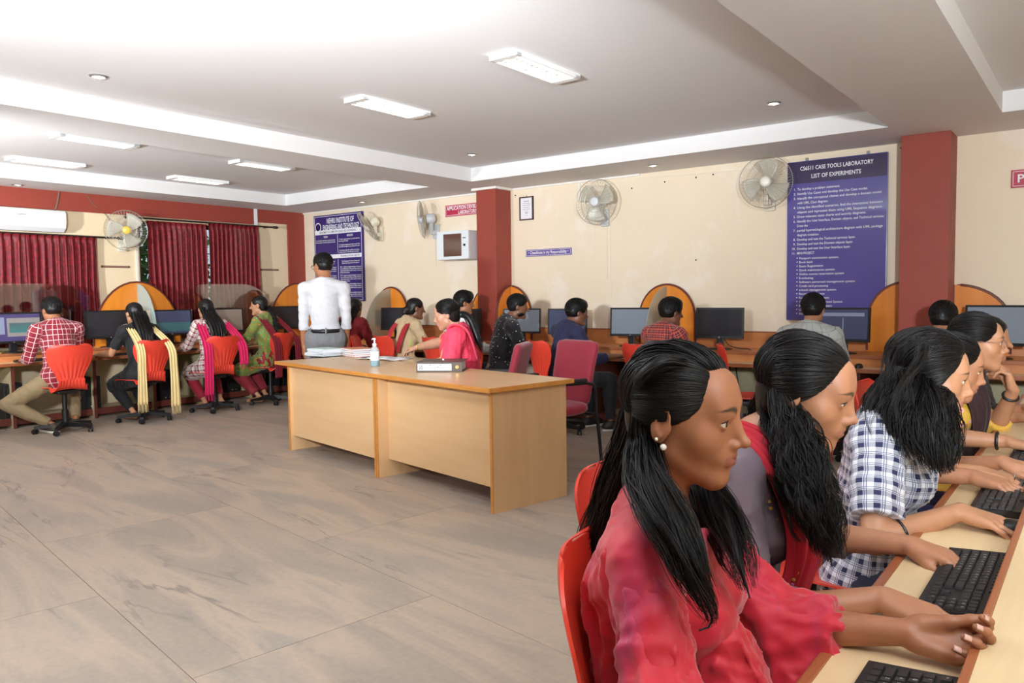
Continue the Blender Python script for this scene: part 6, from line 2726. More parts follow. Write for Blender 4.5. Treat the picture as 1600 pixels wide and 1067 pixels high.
# red-navy plaid
back_student('student in a red and navy plaid shirt before the middle divider', 1052, 466, 6.2, True, SKD, dict(rz=-.3, head=(-.3, .12, 0), lean=(.06, .18)), RNPL, 'red swivel chair of the student in red and navy plaid', grow=.008)
# grey windowpane
back_student('student in a grey checked shirt below the big blue board', 1272, 459, 6.2, True, SK2, dict(sc=1.03, head=(0, .10, 0), lean=(.05, .16)), GREYW, 'red swivel chair of the student in grey checks')
# far right
back_student('dark-haired student in dark clothes in front of the big pillar', 1476, 471, 6.2, True, SK2, dict(head=(-.15, .1, 0)), fabric('dark_blue_cloth', (40, 48, 80)), 'red swivel chair in front of the big pillar')
p = at_y(1152, 560, 5.98)
chair(p.x + .06, 6.12, -1.15, 'empty red swivel chair turned sideways below the dark monitor')
p = at_y(584, 540, 5.75)
chair(p.x, 5.78, -.9, 'empty red swivel chair behind the stacked registers')

# ------------------------------------------------------------------ the teacher
loc = (-3.93, 4.55)
rz = face_rz(-.86, -.50)
t = person('woman teacher in a pink and orange saree writing at the desk', loc, rz)
f_ = wl(loc, rz)
wr_r = f_(at_z(612, 553, .80))
wr_l = f_(at_z(690, 562, .80))
B = Body(sc=.98, male=False, hip=.53, lean=(.10, .20), head=(.10, .24, 0), build=1.16, hs=.98, hands={1: dict(p=wr_r, pole=(.6, -.5, -.8), n=(0, 0, -1), curl=(.45, .55, .6, .65)), -1: dict(p=wr_l, pole=(-.9, -.3, -.6), n=(0, 0, -1), d=f_(Vector(loc).to_3d()) * 0 + vec_local(rz, (-.9, -.1, -.1)))})
body_mesh(t, B, SKR, .009, .003, True, eye_open=.0035)
eyes(t, B, (0, -.10), .0035)
M_SAREE = fabric('pink_saree_cloth', (226, 62, 92), .7)
dress_top(t, B, M_SAREE, 'blouse', sleeve=.72, tt=.016, hole=.072, res=.009, kurta=.8, flare=.02)
M_ORAN = fabric('orange_border_cloth', (240, 156, 108))
for k in (1, -1):
    e = B.sh[k] + (B.el[k] - B.sh[k]) * .66
    d = unit(B.el[k] - B.sh[k])
    S = SDF()
    S.cap(e - d * .03, e + d * .03, .068, .066, .004)
    S.cut(e + d * .028, d, .1).cut(e - d * .022, -d, .1)
    mesh_part(t, 'sleeve_border', S, .007, M_ORAN)
ribbon(t, 'saree_drape', [B.neck + B.Rc @ np.array((-.11, -.13, -.25)), B.neck + B.Rc @ np.array((-.12, -.09, -.03)), B.neck + B.Rc @ np.array((-.11, .03, .02)), B.neck + B.Rc @ np.array((-.06, .14, -.12)), B.neck + B.Rc @ np.array((.03, .185, -.26)), B.neck + B.Rc @ np.array((.10, .14, -.40))], [.14, .14, .15, .17, .18, .18], M_SAREE, [(1, 0, 0), (1, .1, -.3), (1, 0, -.3), (.8, .3, .6), (.7, .2, .7), (.7, .1, .7)], .006, 4, .003)
ribbon(t, 'drape_border', [B.neck + B.Rc @ np.array((-.165, .05, -.05)), B.neck + B.Rc @ np.array((-.155, .13, -.16)), B.neck + B.Rc @ np.array((-.10, .18, -.27)), B.neck + B.Rc @ np.array((-.02, .19, -.38))], [.04, .06, .07, .06], M_ORAN, [(.8, .3, .6)] * 4, .005, 2, .003)
lanyard(t, B)
S = hair_cap(B.hc, B.Rh, B.hs, 'pulled', .003)
mb = Strands()
g0 = B.hc + B.Rh @ np.array((0, -.10, -.025))
strands(mb, [g0, B.hc + B.Rh @ np.array((-.01, -.15, -.05)), B.hc + B.Rh @ np.array((-.02, -.175, -.11)), B.neck + B.Rc @ np.array((-.02, -.14, -.10)), B.neck + B.Rc @ np.array((-.02, -.145, -.22))], 150, [.02, .034, .036, .032, .012], .0013, 71, .004, 30)
comb(mb, B.hc, B.Rh, (.082, .099, .087), [(-.05, .8, .75), (-.6, .8, .1), (-.9, .35, -.15)], [(-.15, -1, -.3), (-.2, -1, -.4), (-.3, -1, -.5)], 240, .0011, 72, B.hs)
comb(mb, B.hc, B.Rh, (.082, .099, .087), [(.05, .8, .75), (.6, .8, .1), (.9, .35, -.15)], [(.15, -1, -.3), (.2, -1, -.4), (.3, -1, -.5)], 240, .0011, 73, B.hs)
add_hair_mesh(t, S, .005, mb)
MB().ball(tuple(g0), .02, 8).build('hair_clip', mat('green_clip', (90, 130, 120), .4), t, smooth=180)
pen = MB().tube([tuple(B.wr[1] + np.array((.02, .09, -.03))), tuple(B.wr[1] + np.array((.01, .05, .07)))], .0045, 8).build('pen', mat('green_pen', (140, 180, 60), .4), t)
for i in range(2):
    w = B.wr[1] - unit(B.wr[1] - B.el[1]) * (.01 + .012 * i)
    dd = unit(B.wr[1] - B.el[1])
    a_ = unit(np.cross(dd, (0, 0, 1)))
    b_ = np.cross(dd, a_)
    MB().tube([tuple(w + .030 * (a_ * math.cos(q) + b_ * math.sin(q))) for q in np.linspace(0, 6.28, 17)], .0025, 6).build('bangle', mat('green_bangle', (130, 160, 70), .3) if i else M_GOLD, t, smooth=60)
visitor_chair(loc[0] + .10, loc[1] + .09, rz - .12, 'maroon chair the teacher is sitting on', .93)
# ================================================================== the front row of girls
def at_depth(px, py, t_):
    return Vector((0, 0, CAM_H)) + ray(px, py) * t_


def front_girl(label, head_px, depth, ang, kw, hands_world=None, hs=1.0):
    """head centre on the pixel's ray at the given depth; ang = heading of the chest in degrees"""
    tgt = at_depth(head_px[0], head_px[1], depth)
    rz = math.radians(ang) - R90
    B0 = Body(hs=hs, **kw)
    c, s = math.cos(rz), math.sin(rz)
    loc = (tgt.x - (c * B0.hc[0] - s * B0.hc[1]), tgt.y - (s * B0.hc[0] + c * B0.hc[1]))
    kw = dict(kw)
    kw['hip'] = kw.get('hip', .50) + (tgt.z - B0.hc[2])
    H = {}
    for k, h in (hands_world or {}).items():
        h = dict(h)
        h['p'] = world_to_local(loc, rz, h['p'])
        for q in ('d', 'n', 'pole'):
            if q in h:
                h[q] = vec_local(rz, h[q])
        H[k] = h
    B = Body(hs=hs, hands=H, **kw)
    t = person(label, loc, rz, GRP)
    L = lambda px, py, tt: world_to_local(loc, rz, at_depth(px, py, tt))
    return t, B, loc, rz, L


def earring(t, B, s=1, m=None):
    c = B.hc + B.Rh @ (np.array((s * .083, .000, -.040)) * B.hs)
    MB().ball(tuple(c), .0055, 10).build('earring', m or M_PEARL, t, smooth=180)


FGC = 'front row chairs'

# ---------------------------------------------------------------- girl in red, nearest
DUP = NT('red_magenta_sheer_cloth')
_v = DUP.coords('Object', (1, 1, .6))
_f = DUP.noise(_v, 5.5, 4, .6, .8)
DUP.col(DUP.ramp(_f, [(.34, lin((190, 14, 34))), (.52, lin((198, 24, 50))), (.68, lin((170, 36, 80)))]))
DUP.b.inputs['Roughness'].default_value = .6
DUP.b.inputs['Sheen Weight'].default_value = .35
DUP = DUP.m
wr1 = at_z(1418, 988, .715)
t, B, loc, rz, L = front_girl('girl in red with half-tied long black hair, nearest the camera', (1066, 648), 1.33, 15,
                              dict(sc=.94, necklen=.025, lean=(-.02, .03), head=(-.15, .10, .03), neckfwd=.12, legs={1: dict(an=(.12, .3, .085)), -1: dict(an=(-.12, .3, .085))}),
                              {-1: dict(p=wr1, d=(.97, .22, -.10), n=(.10, -.72, .62), curl=(.75, .85, .95, 1.0), curl2=(.80, .90, .95, 1.0), thumb=(.22, -.10), pole=(-.2, .15, -1), hs=1.03),
                               1: dict(p=(-.42, 1.18, .59), pole=(.5, .1, -1), n=(0, 0, -1))})
ob, tips = body_mesh(t, B, SK1, .007, .0018, True, arms=(-1,), hand_res=.003, nose=1.03)
eyes(t, B, (.02, -.05))
nails(t, tips[-1], M_NAIL)
earring(t, B)
MB().ball(tuple(B.hc + B.Rh @ (np.array((.086, -.012, -.028)) * B.hs)), .003, 8).build('ear_stud', M_PEARL, t, smooth=180)
dress_top(t, B, DUP, 'kurta', sleeve=1.35, tt=.012, kurta=.9, hole=.072, res=.009, wr=.007, seed=31)
# the dupatta: laid over both shoulders, over the near arm and along the far forearm
S = SDF()
S.cap(B.sh[1] + np.array((-.02, -.01, .0)), B.sh[-1] + np.array((.02, -.01, .0)), .056, .056, .04)
S.cap(B.sh[1], B.el[1], .050, .056, .04)
S.cap(B.sh[1] + B.Rc @ np.array((-.03, -.05, -.06)), B.hip + np.array((.07, -.02, .10)), .050, .066, .06)
S.cap(B.el[1], B.el[1] + np.array((-.03, .13, -.10)), .074, .085, .06)
S.cap(B.sh[-1], B.el[-1], .055, .060, .05)
wq = B.el[-1] + (B.wr[-1] - B.el[-1]) * .52
S.cap(B.el[-1], wq, .060, .050, .04)
S.cap(B.el[-1] + np.array((.02, .03, -.03)), B.el[-1] + np.array((.05, .06, -.14)), .055, .08, .06)
S.cap(wq + np.array((.0, -.02, -.02)), B.el[-1] + np.array((.05, .05, -.15)), .042, .06, .06)
S.cap(B.mid + B.Rc @ np.array((.05, .10, .06)), B.hip + np.array((.05, .15, .10)), .055, .09, .06)
S.cap(B.neck + B.Rc @ np.array((0, .012, -.004)), B.neck + B.Rc @ np.array((0, .08, .12)), .072, .12, .01, '-')
S.cut(wq, unit(B.wr[-1] - B.el[-1]) + np.array((0, 0, .15)), .11)
def folds(a, b, ra, rb, n, seed, r=.007, tw=.5, k=.014):
    q = np.random.RandomState(seed)
    a, b = np.array(a, float), np.array(b, float)
    ax = unit(b - a)
    u = unit(np.cross(ax, (.3, .2, 1)))
    w = np.cross(ax, u)
    for i in range(n):
        f0 = 6.28 * (i + q.uniform(-.3, .3)) / n
        f1 = f0 + q.normal() * tw
        fm = (f0 + f1) / 2 + q.normal() * .2
        t0, t1 = q.uniform(-.1, .15), q.uniform(.8, 1.15)
        P = []
        for ff, tt, rr in ((f0, t0, ra), (fm, .5, (ra + rb) / 2), (f1, t1, rb)):
            P.append(a + (b - a) * tt + (u * math.cos(ff) + w * math.sin(ff)) * rr)
        z = r * q.uniform(.7, 1.5)
        S.cap(P[0], P[1], z * .6, z, k).cap(P[1], P[2], z, z * 1.2, k)


folds(B.sh[1], B.el[1], .050, .058, 9, 1)
folds(B.el[1], B.el[1] + np.array((-.03, .13, -.10)), .074, .085, 7, 2)
folds(B.sh[-1], B.el[-1], .055, .062, 8, 3)
folds(B.el[-1], wq, .060, .050, 9, 4)
folds(B.sh[1] + B.Rc @ np.array((-.03, -.05, -.06)), B.hip + np.array((.07, -.02, .10)), .052, .068, 8, 5)
folds(B.el[-1] + np.array((.02, .03, -.03)), B.el[-1] + np.array((.05, .06, -.14)), .06, .085, 9, 6)
folds(B.mid + B.Rc @ np.array((.05, .10, .06)), B.hip + np.array((.05, .15, .10)), .06, .09, 8, 7)
mesh_part(t, 'dupatta', S, .007, DUP, .010, None, seed=37, freq=95.0, dirv=(1.2, .4, .1))
# hair
S = hair_cap(B.hc, B.Rh, B.hs, 'pulled', -.006)
S.ell(B.hc + B.Rh @ np.array((.045, .055, .105)), (.004, .042, .010), B.Rh @ rot('Z', -.28) @ rot('X', -.60), .003, '-')
mb = Strands()
RX = (.078, .095, .083)
BK = [L(992, 625, 1.40), L(985, 700, 1.43), L(962, 780, 1.46), L(932, 850, 1.47), L(910, 910, 1.47)]
BK2 = [L(1000, 640, 1.36), L(990, 710, 1.38), L(968, 785, 1.41), L(940, 850, 1.43), L(915, 900, 1.44)]
# near side, from the parting and the hairline back over the ear
comb(mb, B.hc, B.Rh, RX, [(.030, .020, .118), (.044, .064, .096), (.056, .068, .068), (.066, .055, .033), (.073, .031, .005)], [(.020, -.100, .060), (.030, -.100, .045), (.036, -.098, .030), (.042, -.094, .018), (.050, -.088, .004)], 900, .0009, 41, B.hs, .006, True, [BK, BK2], [.012, .03, .035, .03, .02], .006, 22)
comb(mb, B.hc, B.Rh, RX, [(.073, .034, .012), (.074, .016, -.002), (.074, -.004, .012)], [(.055, -.084, .010), (.058, -.080, -.004), (.062, -.072, -.016)], 260, .0009, 51, B.hs, .004, True, [BK2], [.012, .03, .035, .03, .02], .006, 22)
# far side
comb(mb, B.hc, B.Rh, RX, [(.028, .018, .118), (.036, .062, .100), (.0, .080, .092), (-.045, .068, .072), (-.072, .02, .01)], [(.012, -.100, .065), (.0, -.102, .05), (-.02, -.100, .035), (-.035, -.095, .02), (-.05, -.085, .0)], 620, .0009, 42, B.hs, .009, True, [BK2, BK], [.012, .03, .04, .035, .02], .006, 22)
comb(mb, B.hc, B.Rh, RX, [(.030, .030, .116), (.026, -.02, .120)], [(.02, -.095, .07), (.0, -.09, .075)], 260, .0009, 43, B.hs, .012, True, [BK], [.012, .03, .03, .02])
comb(mb, B.hc, B.Rh, RX, [(.055, -.045, .095), (.0, -.06, .112), (-.055, -.045, .095)], [(.060, -.075, -.025), (.0, -.108, -.02), (-.06, -.075, -.025)], 700, .0009, 52, B.hs, .006, True, [BK2, BK], [.012, .03, .035, .03, .02], .006, 22)
# twisted strand gathered at the back
strands(mb, [L(1068, 570, 1.27), L(1035, 566, 1.26), L(1003, 590, 1.27), L(990, 615, 1.31)], 120, [.008, .014, .015, .012], .0009, 44, .002, 60)
# locks drawn forward over the chest
strands(mb, [B.hc + B.Rh @ np.array((.050, -.055, .03)), L(1006, 690, 1.32), L(1010, 740, 1.26), L(1034, 797, 1.165), L(1062, 850, 1.115), L(1085, 905, 1.09), L(1108, 950, 1.085), L(1112, 975, 1.085), L(1092, 985, 1.085)], 620, [.010, .022, .028, .033, .034, .033, .026, .016, .008], .0009, 45, .0055, 24)
strands(mb, [B.hc + B.Rh @ np.array((-.055, -.02, -.03)), L(1078, 700, 1.47), L(1098, 745, 1.43), L(1118, 790, 1.35), L(1142, 840, 1.27), L(1158, 890, 1.22), L(1172, 935, 1.20)], 420, [.010, .020, .026, .030, .032, .028, .010], .0009, 46, .0055, 24)
strands(mb, [L(996, 640, 1.38), L(986, 710, 1.41), L(965, 780, 1.44), L(935, 850, 1.46), L(915, 920, 1.46)], 420, [.022, .04, .042, .035, .012], .0009, 47, .008, 24)
strands(mb, [L(992, 660, 1.38), L(970, 740, 1.40), L(930, 830, 1.42), L(898, 905, 1.42)], 42, [.02, .03, .035, .03], .0006, 49, .010, 22, core=False)
add_hair_mesh(t, S, .004, mb)
ch = chair(-.475, loc[1] - .035, rz + .0, 'red chair of the nearest girl in red')

# ---------------------------------------------------------------- girl in grey with curly hair
wr2 = at_z(1378, 935, .705)
t, B, loc, rz, L = front_girl('girl in grey kurta with red dupatta and long curly hair', (1258, 612), 1.66, 2,
                              dict(lean=(.08, .24), head=(.06, .26, .02), neckfwd=.42, legs={1: dict(an=(.12, .3, .085)), -1: dict(an=(-.12, .3, .085))}),
                              {1: dict(p=wr2, d=(.97, -.1, -.16), n=(.0, .15, -1), curl=(.25, .3, .32, .35), thumb=(.55, .2), pole=(-.9, -.5, -.8), spread=.06),
                               -1: dict(p=(-.35, 1.98, .70), d=(.95, -.2, -.1), n=(0, 0, -1), curl=(.3, .35, .35, .4), pole=(-.8, .5, -.8))})
ob, tips = body_mesh(t, B, SK2, .007, .0022, True, arms=(1,), hand_res=.003, eye_open=.0045)
eyes(t, B, (0, -.10), .0045)
nails(t, tips[1], M_NAIL, (0, 1, 2, 3))
MB().ball(tuple(B.hc + B.Rh @ (np.array((0, .0905, .030)) * B.hs)), .0032, 10).build('bindi', M_PEARL, t, smooth=180)
M_GREYK = fabric('grey_violet_kurta_cloth', (112, 98, 108), .75)
dress_top(t, B, M_GREYK, 'kurta', sleeve=1.42, tt=.012, kurta=.9, hole=.074, res=.009, seed=51, wr=.008)
# embroidery along the front edge of the dupatta
M_EMB = mat('gold_embroidery', (196, 150, 60), .5)
M_EMBP = mat('pink_embroidery', (196, 90, 160), .5)
e1, e2 = MB(), MB()
for i in range(26):
    a = i / 25
    p = B.neck + B.Rc @ np.array((.105 - .02 * a + rnd.uniform(-.012, .012), .055 + .115 * min(1, a * 1.6), -.045 - .27 * a))
    (e1 if i % 3 else e2).ball(tuple(p), (.005, .005, .004), 6)
e1.build('embroidery', M_EMB, t, smooth=180)
e2.build('embroidery', M_EMBP, t, smooth=180)
M_DUPR = fabric('red_dupatta_cloth', (186, 20, 44), .7)
N = B.neck
Rc = B.Rc
v3 = lambda x, y, z: N + Rc @ np.array((x, y, z))
ribbon(t, 'dupatta', [v3(.15, -.16, -.30), v3(.145, -.125, -.10), v3(.125, -.075, .012), v3(.095, .02, .030), v3(.085, .11, -.05), v3(.085, .165, -.16), v3(.085, .165, -.30), v3(.09, .15, -.42)], [.11, .10, .085, .08, .085, .09, .095, .11], M_DUPR, [(1, .25, 0), (1, .2, 0), (1, 0, -.35), (1, -.1, -.25), (1, -.3, 0), (1, -.3, 0), (1, -.2, 0), (1, -.1, 0)], .007, 4, .003, seed=3, nu=27)
ribbon(t, 'dupatta_end', [v3(-.13, -.16, -.30), v3(-.13, -.11, -.06), v3(-.11, -.03, .026), v3(-.09, .10, -.05), v3(-.085, .165, -.18), v3(-.085, .16, -.42)], [.10, .09, .085, .085, .09, .10], M_DUPR, [(1, 0, 0)] * 6, .007, 4, .003, seed=4)
S = SDF()
S.cap(B.hp[1] + np.array((0, 0, .07)), B.kn[1] + np.array((0, -.05, .06)), .085, .06, .05).cap(B.hp[-1] + np.array((0, 0, .07)), B.kn[-1] + np.array((0, -.05, .06)), .085, .06, .05)
mesh_part(t, 'dupatta_lap', S, .010, M_DUPR, .012, None, seed=57, freq=60.0)
S = hair_cap(B.hc, B.Rh, B.hs, 'long', -.004)
mb = Strands()
RX = (.080, .097, .085)
FR1 = [L(1222, 640, 1.63), L(1240, 690, 1.58), L(1262, 750, 1.53), L(1280, 810, 1.50), L(1296, 868, 1.49)]
FR2 = [L(1235, 640, 1.60), L(1258, 700, 1.55), L(1278, 770, 1.51), L(1292, 830, 1.49), L(1303, 880, 1.49)]
BKG = [L(1205, 640, 1.74), L(1192, 680, 1.76), L(1180, 720, 1.77), L(1172, 755, 1.77)]
cw_ = dict(wave=.012, wfreq=42)
gr = [.012, .034, .040, .036, .018]
comb(mb, B.hc, B.Rh, RX, [(.0, .080, .093), (.035, .074, .080), (.056, .062, .060), (.068, .042, .028), (.073, .020, .0)], [(.020, -.098, .055), (.045, -.088, .035), (.060, -.075, .012), (.068, -.055, -.010), (.072, -.030, -.020)], 1000, .0009, 61, B.hs, .008, True, [BKG, FR1, FR1, FR2], gr, **cw_)
comb(mb, B.hc, B.Rh, RX, [(.0, .080, .094), (-.035, .074, .080), (-.06, .055, .05), (-.073, .02, .0)], [(.0, -.10, .05), (-.03, -.095, .03), (-.055, -.08, .0), (-.068, -.05, -.02)], 420, .0009, 62, B.hs, .007, True, [BKG], gr, **cw_)
comb(mb, B.hc, B.Rh, RX, [(.01, .05, .110), (.0, -.02, .122)], [(.04, -.09, .04), (-.03, -.095, .04)], 300, .0009, 63, B.hs, .010, True, [FR1, BKG], gr, **cw_)
comb(mb, B.hc, B.Rh, RX, [(.055, -.045, .095), (.0, -.06, .112), (-.055, -.045, .095)], [(.060, -.075, -.025), (.0, -.108, -.02), (-.06, -.075, -.025)], 600, .0009, 60, B.hs, .006, True, [FR1, BKG, BKG], gr, **cw_)
strands(mb, [B.hc + B.Rh @ np.array((.055, -.045, .0)), L(1232, 650, 1.61), L(1250, 700, 1.57), L(1265, 755, 1.53), L(1280, 810, 1.50), L(1293, 855, 1.49), L(1300, 885, 1.49)], 620, [.014, .030, .040, .042, .040, .030, .010], .0009, 64, .013, 42)
strands(mb, [B.hc + B.Rh @ np.array((.045, -.06, .01)), L(1215, 650, 1.66), L(1232, 720, 1.60), L(1252, 790, 1.54), L(1268, 850, 1.51)], 380, [.014, .030, .036, .032, .010], .0009, 65, .013, 42)
strands(mb, [B.hc + B.Rh @ np.array((.0, -.08, .0)), L(1200, 660, 1.74), L(1186, 705, 1.76), L(1175, 750, 1.76)], 320, [.014, .04, .04, .012], .0009, 66, .012, 42)
strands(mb, [L(1240, 660, 1.58), L(1262, 740, 1.53), L(1288, 830, 1.49), L(1304, 895, 1.48)], 60, [.03, .05, .055, .045], .0006, 68, .016, 42, core=False)
add_hair_mesh(t, S, .0045, mb)
chair(loc[0] - .06, loc[1], rz, 'red chair of the girl in grey')

# ---------------------------------------------------------------- girl in navy-white plaid shirt
wr3 = at_z(1500, 799, .712)
t, B, loc, rz, L = front_girl('girl in a navy and white plaid shirt with wavy black hair', (1452, 588), 2.22, 4,
                              dict(lean=(.08, .20), head=(.12, .16, .0), neckfwd=.40, legs={1: dict(an=(.12, .3, .085)), -1: dict(an=(-.12, .3, .085))}),
                              {1: dict(p=wr3, d=(.96, -.12, -.16), n=(0, .1, -1), curl=(.2, .24, .28, .3), thumb=(.5, .2), pole=(-.7, -.9, -.6), spread=.1),
                               -1: dict(p=(-.31, 2.86, .71), d=(.95, -.1, -.1), n=(0, 0, -1), curl=(.3, .35, .4, .45), pole=(-.8, .6, -.7))})
ob, tips = body_mesh(t, B, SK3, .007, .0026, True, arms=(1,), hand_res=.0035)
eyes(t, B, (0, -.05))
nails(t, tips[1], M_NAIL, (0, 1, 2, 3))
PL3 = pattern('navy_white_plaid', 'plaid', base=(226, 228, 236), band=(28, 34, 78), p=.034, w=.013, line=(54, 62, 108), lw=.002, lo=.26, lo2=.12)
dress_top(t, B, PL3, 'shirt', sleeve=.80, tt=.018, hem=.12, hole=.066, res=.008, ref=(1, .2, 0), seed=61, wr=.008, flare=.02)
collar(t, B, PL3, .062, .03)
dress_bottom(t, B, fabric('dark_jeans', (40, 46, 66)))
for i in range(4):
    p = B.mid + B.Rc @ np.array((.0, .118 + .012 * i, .20 - .07 * i))
    MB().ball(tuple(p), (.006, .003, .006), 8).build('button', mat('tan_button', (190, 160, 110), .4), t, smooth=180)
w = B.el[1] + (B.wr[1] - B.el[1]) * .28
dd = unit(B.wr[1] - B.el[1])
a_ = unit(np.cross(dd, (0, 0, 1)))
b_ = np.cross(dd, a_)
MB().tube([tuple(w + .0395 * (a_ * math.cos(q) + b_ * math.sin(q))) for q in np.linspace(0, 6.28, 21)], .0035, 6).build('bracelet', mat('black_silver_bracelet', (60, 60, 64), .25, metal=.8), t, smooth=60)
S = hair_cap(B.hc, B.Rh, B.hs, 'long', .004)
mb = Strands()
RX = (.088, .104, .093)
G1 = [L(1478, 620, 2.14), L(1472, 660, 2.10), L(1476, 700, 2.06), L(1484, 738, 2.05)]
G2 = [L(1450, 620, 2.10), L(1450, 660, 2.06), L(1460, 705, 2.02), L(1470, 745, 2.01)]
G3 = [L(1418, 610, 2.12), L(1406, 645, 2.10), L(1400, 675, 2.09), L(1404, 700, 2.09)]
G4 = [L(1395, 590, 2.24), L(1378, 625, 2.24), L(1370, 655, 2.24), L(1372, 680, 2.24)]
cw_ = dict(wave=.010, wfreq=30)
gr = [.015, .038, .044, .036, .016]
comb(mb, B.hc, B.Rh, RX, [(.010, .078, .095), (.040, .072, .080), (.060, .058, .050), (.070, .040, .020), (.074, .024, .0)], [(.030, -.10, .04), (.055, -.075, .02), (.068, -.05, -.01), (.076, -.02, -.03), (.076, .012, -.04)], 900, .0011, 71, B.hs, .012, True, [G4, G3, G2, G1], gr, **cw_)
comb(mb, B.hc, B.Rh, RX, [(.008, .078, .096), (-.04, .07, .08), (-.07, .03, .02)], [(.0, -.105, .04), (-.04, -.095, .01), (-.07, -.05, -.02)], 420, .0011, 72, B.hs, .012, True, [G4], gr, **cw_)
comb(mb, B.hc, B.Rh, RX, [(.015, .05, .112), (.0, -.03, .122)], [(.06, -.06, .0), (.0, -.105, .02)], 360, .0011, 70, B.hs, .014, True, [G2, G3, G4], gr, **cw_)
for gi, (G, sd) in enumerate(((G1, 73), (G2, 74), (G3, 75), (G4, 76))):
    st_ = [(.072, .012, -.03), (.070, -.02, -.01), (.060, -.06, .0), (.02, -.09, .01)][gi]
    strands(mb, [B.hc + B.Rh @ np.array(st_)] + G, 300, [.014, .034, .040, .034, .010], .0011, sd, .011, 30)
strands(mb, [L(1430, 540, 2.15), L(1400, 600, 2.10), L(1385, 660, 2.10), L(1395, 690, 2.1)], 60, [.05, .06, .06, .04], .0008, 77, .016, 32, core=False)
add_hair_mesh(t, S, .006, mb)
chair(loc[0] - .05, loc[1], rz, 'red chair of the girl in plaid')

# ---------------------------------------------------------------- girl in navy top (mostly hidden)
t, B, loc, rz, L = front_girl('girl in a navy top mostly hidden behind the plaid girl', (1487, 574), 2.80, 2,
                              dict(lean=(.14, .28), head=(.14, .22, .0), neckfwd=.36, legs={1: dict(an=(.12, .3, .085)), -1: dict(an=(-.12, .3, .085))}),
                              {1: dict(p=at_z(1520, 745, .715), d=(.95, -.15, -.12), n=(0, .1, -1), curl=(.3, .35, .4, .45), pole=(-.7, -.9, -.6), spread=.08),
                               -1: dict(p=at_z(1566, 722, .72), d=(.95, -.1, -.1), n=(0, 0, -1), pole=(-.8, .6, -.7))})
ob, tips = body_mesh(t, B, SK2, .008, .003, True, arms=(1, -1), hand_res=.004)
eyes(t, B, (0, -.05))
nails(t, tips[1], mat('red_nail', (200, 20, 36), .25))
M_NAVYT = fabric('navy_kurta_cloth', (28, 28, 74))
dress_top(t, B, M_NAVYT, 'kurta', sleeve=.95, tt=.014, kurta=.8, hole=.07, res=.010, seed=71)
for k in (1, -1):
    e = B.sh[k] + (B.el[k] - B.sh[k]) * .90
    d = unit(B.el[k] - B.sh[k])
    S = SDF()
    S.cap(e - d * .04, e + d * .04, .058, .056, .004)
    S.cut(e + d * .03, d, .1).cut(e - d * .025, -d, .1)
    mesh_part(t, 'sleeve_border', S, .006, pattern('embroidered_border', 'floral', base=(24, 40, 48), line=(190, 40, 50), line2=(60, 130, 110), p=.016), None, [(B.sh[k], B.el[k], .05, (0, 0, 1))])
MB().tube([tuple(B.wr[1] + unit(B.wr[1] - B.el[1]) * .11 + np.array((.009 * math.cos(q), 0, .011 + .009 * math.sin(q)))) for q in np.linspace(0, 6.28, 13)], .0018, 5).build('finger_ring', M_CHROME, t, smooth=60)
mb = Strands()
comb(mb, B.hc, B.Rh, (.084, .100, .090), [(.05, .85, .62), (.6, .9, .2), (.95, .45, -.2)], [(.1, -1, .3), (.4, -1, 0), (.7, -.7, -.3)], 380, .0011, 81, B.hs, .006)
add_hair_mesh(t, hair_cap(B.hc, B.Rh, B.hs, 'pulled', .003), .006, mb)
earring(t, B, 1, M_CHROME)
chair(loc[0] - .05, loc[1], rz, 'red chair of the girl in the navy top')

# ---------------------------------------------------------------- girl with glasses
t, B, loc, rz, L = front_girl('girl with glasses in yellow floral top, hand at her chin', (1527, 536), 3.30, 0,
                              dict(lean=(.10, .22), head=(.12, .02, .0), neckfwd=.36, legs={1: dict(an=(.12, .3, .085)), -1: dict(an=(-.12, .3, .085))}),
                              {-1: dict(p=at_depth(1583, 610, 3.32), d=(-.25, -.15, .9), n=(-.9, -.2, -.3), curl=(.6, .7, .8, .85), thumb=(.3, .2), pole=(.5, .4, -1)),
                               1: dict(p=at_z(1575, 690, .72), d=(.95, -.1, -.1), n=(0, 0, -1), pole=(-.5, -.9, -.7))})
ob, tips = body_mesh(t, B, SK3, .008, .003, True, arms=(1, -1), hand_res=.004)
eyes(t, B, (0, -.03))
YF_ = pattern('yellow_floral_cloth', 'floral', base=(212, 166, 60), line=(226, 170, 160), line2=(196, 120, 90), line3=(150, 50, 60), p=.034)
dress_top(t, B, YF_, 'kurta', sleeve=1.25, tt=.013, kurta=.8, hole=.07, res=.010, ref=(1, .3, 0), seed=81)
v3 = lambda x, y, z: B.neck + B.Rc @ np.array((x, y, z))
ribbon(t, 'dupatta', [v3(.09, -.12, -.12), v3(.075, -.05, .01), v3(.05, .06, .0), v3(.03, .15, -.12), v3(.03, .175, -.30), v3(.03, .16, -.46)], [.15, .16, .18, .21, .22, .22], fabric('dark_brown_dupatta', (48, 22, 26)), [(1, 0, -.2), (1, 0, -.3), (1, -.3, -.1), (1, -.2, 0), (1, 0, 0), (1, 0, 0)], .009, 4, .003, seed=8)
glasses(t, B, mat('rose_metal_frame', (206, 170, 166), .25, metal=.7), .0016)
for k, m_, rr in ((-1, M_BLACK, .029), (1, M_BLACK, .031)):
    w = B.wr[k] - unit(B.wr[k] - B.el[k]) * .035
    dd = unit(B.wr[k] - B.el[k])
    a_ = unit(np.cross(dd, (.3, .1, .9) if abs(dd[2]) < .8 else (1, 0, 0)))
    b_ = np.cross(dd, a_)
    MB().tube([tuple(w + rr * (a_ * math.cos(q) + b_ * math.sin(q))) for q in np.linspace(0, 6.28, 19)], .006, 6).build('wristband' if k < 0 else 'watch', m_, t, smooth=60)
mb = Strands()
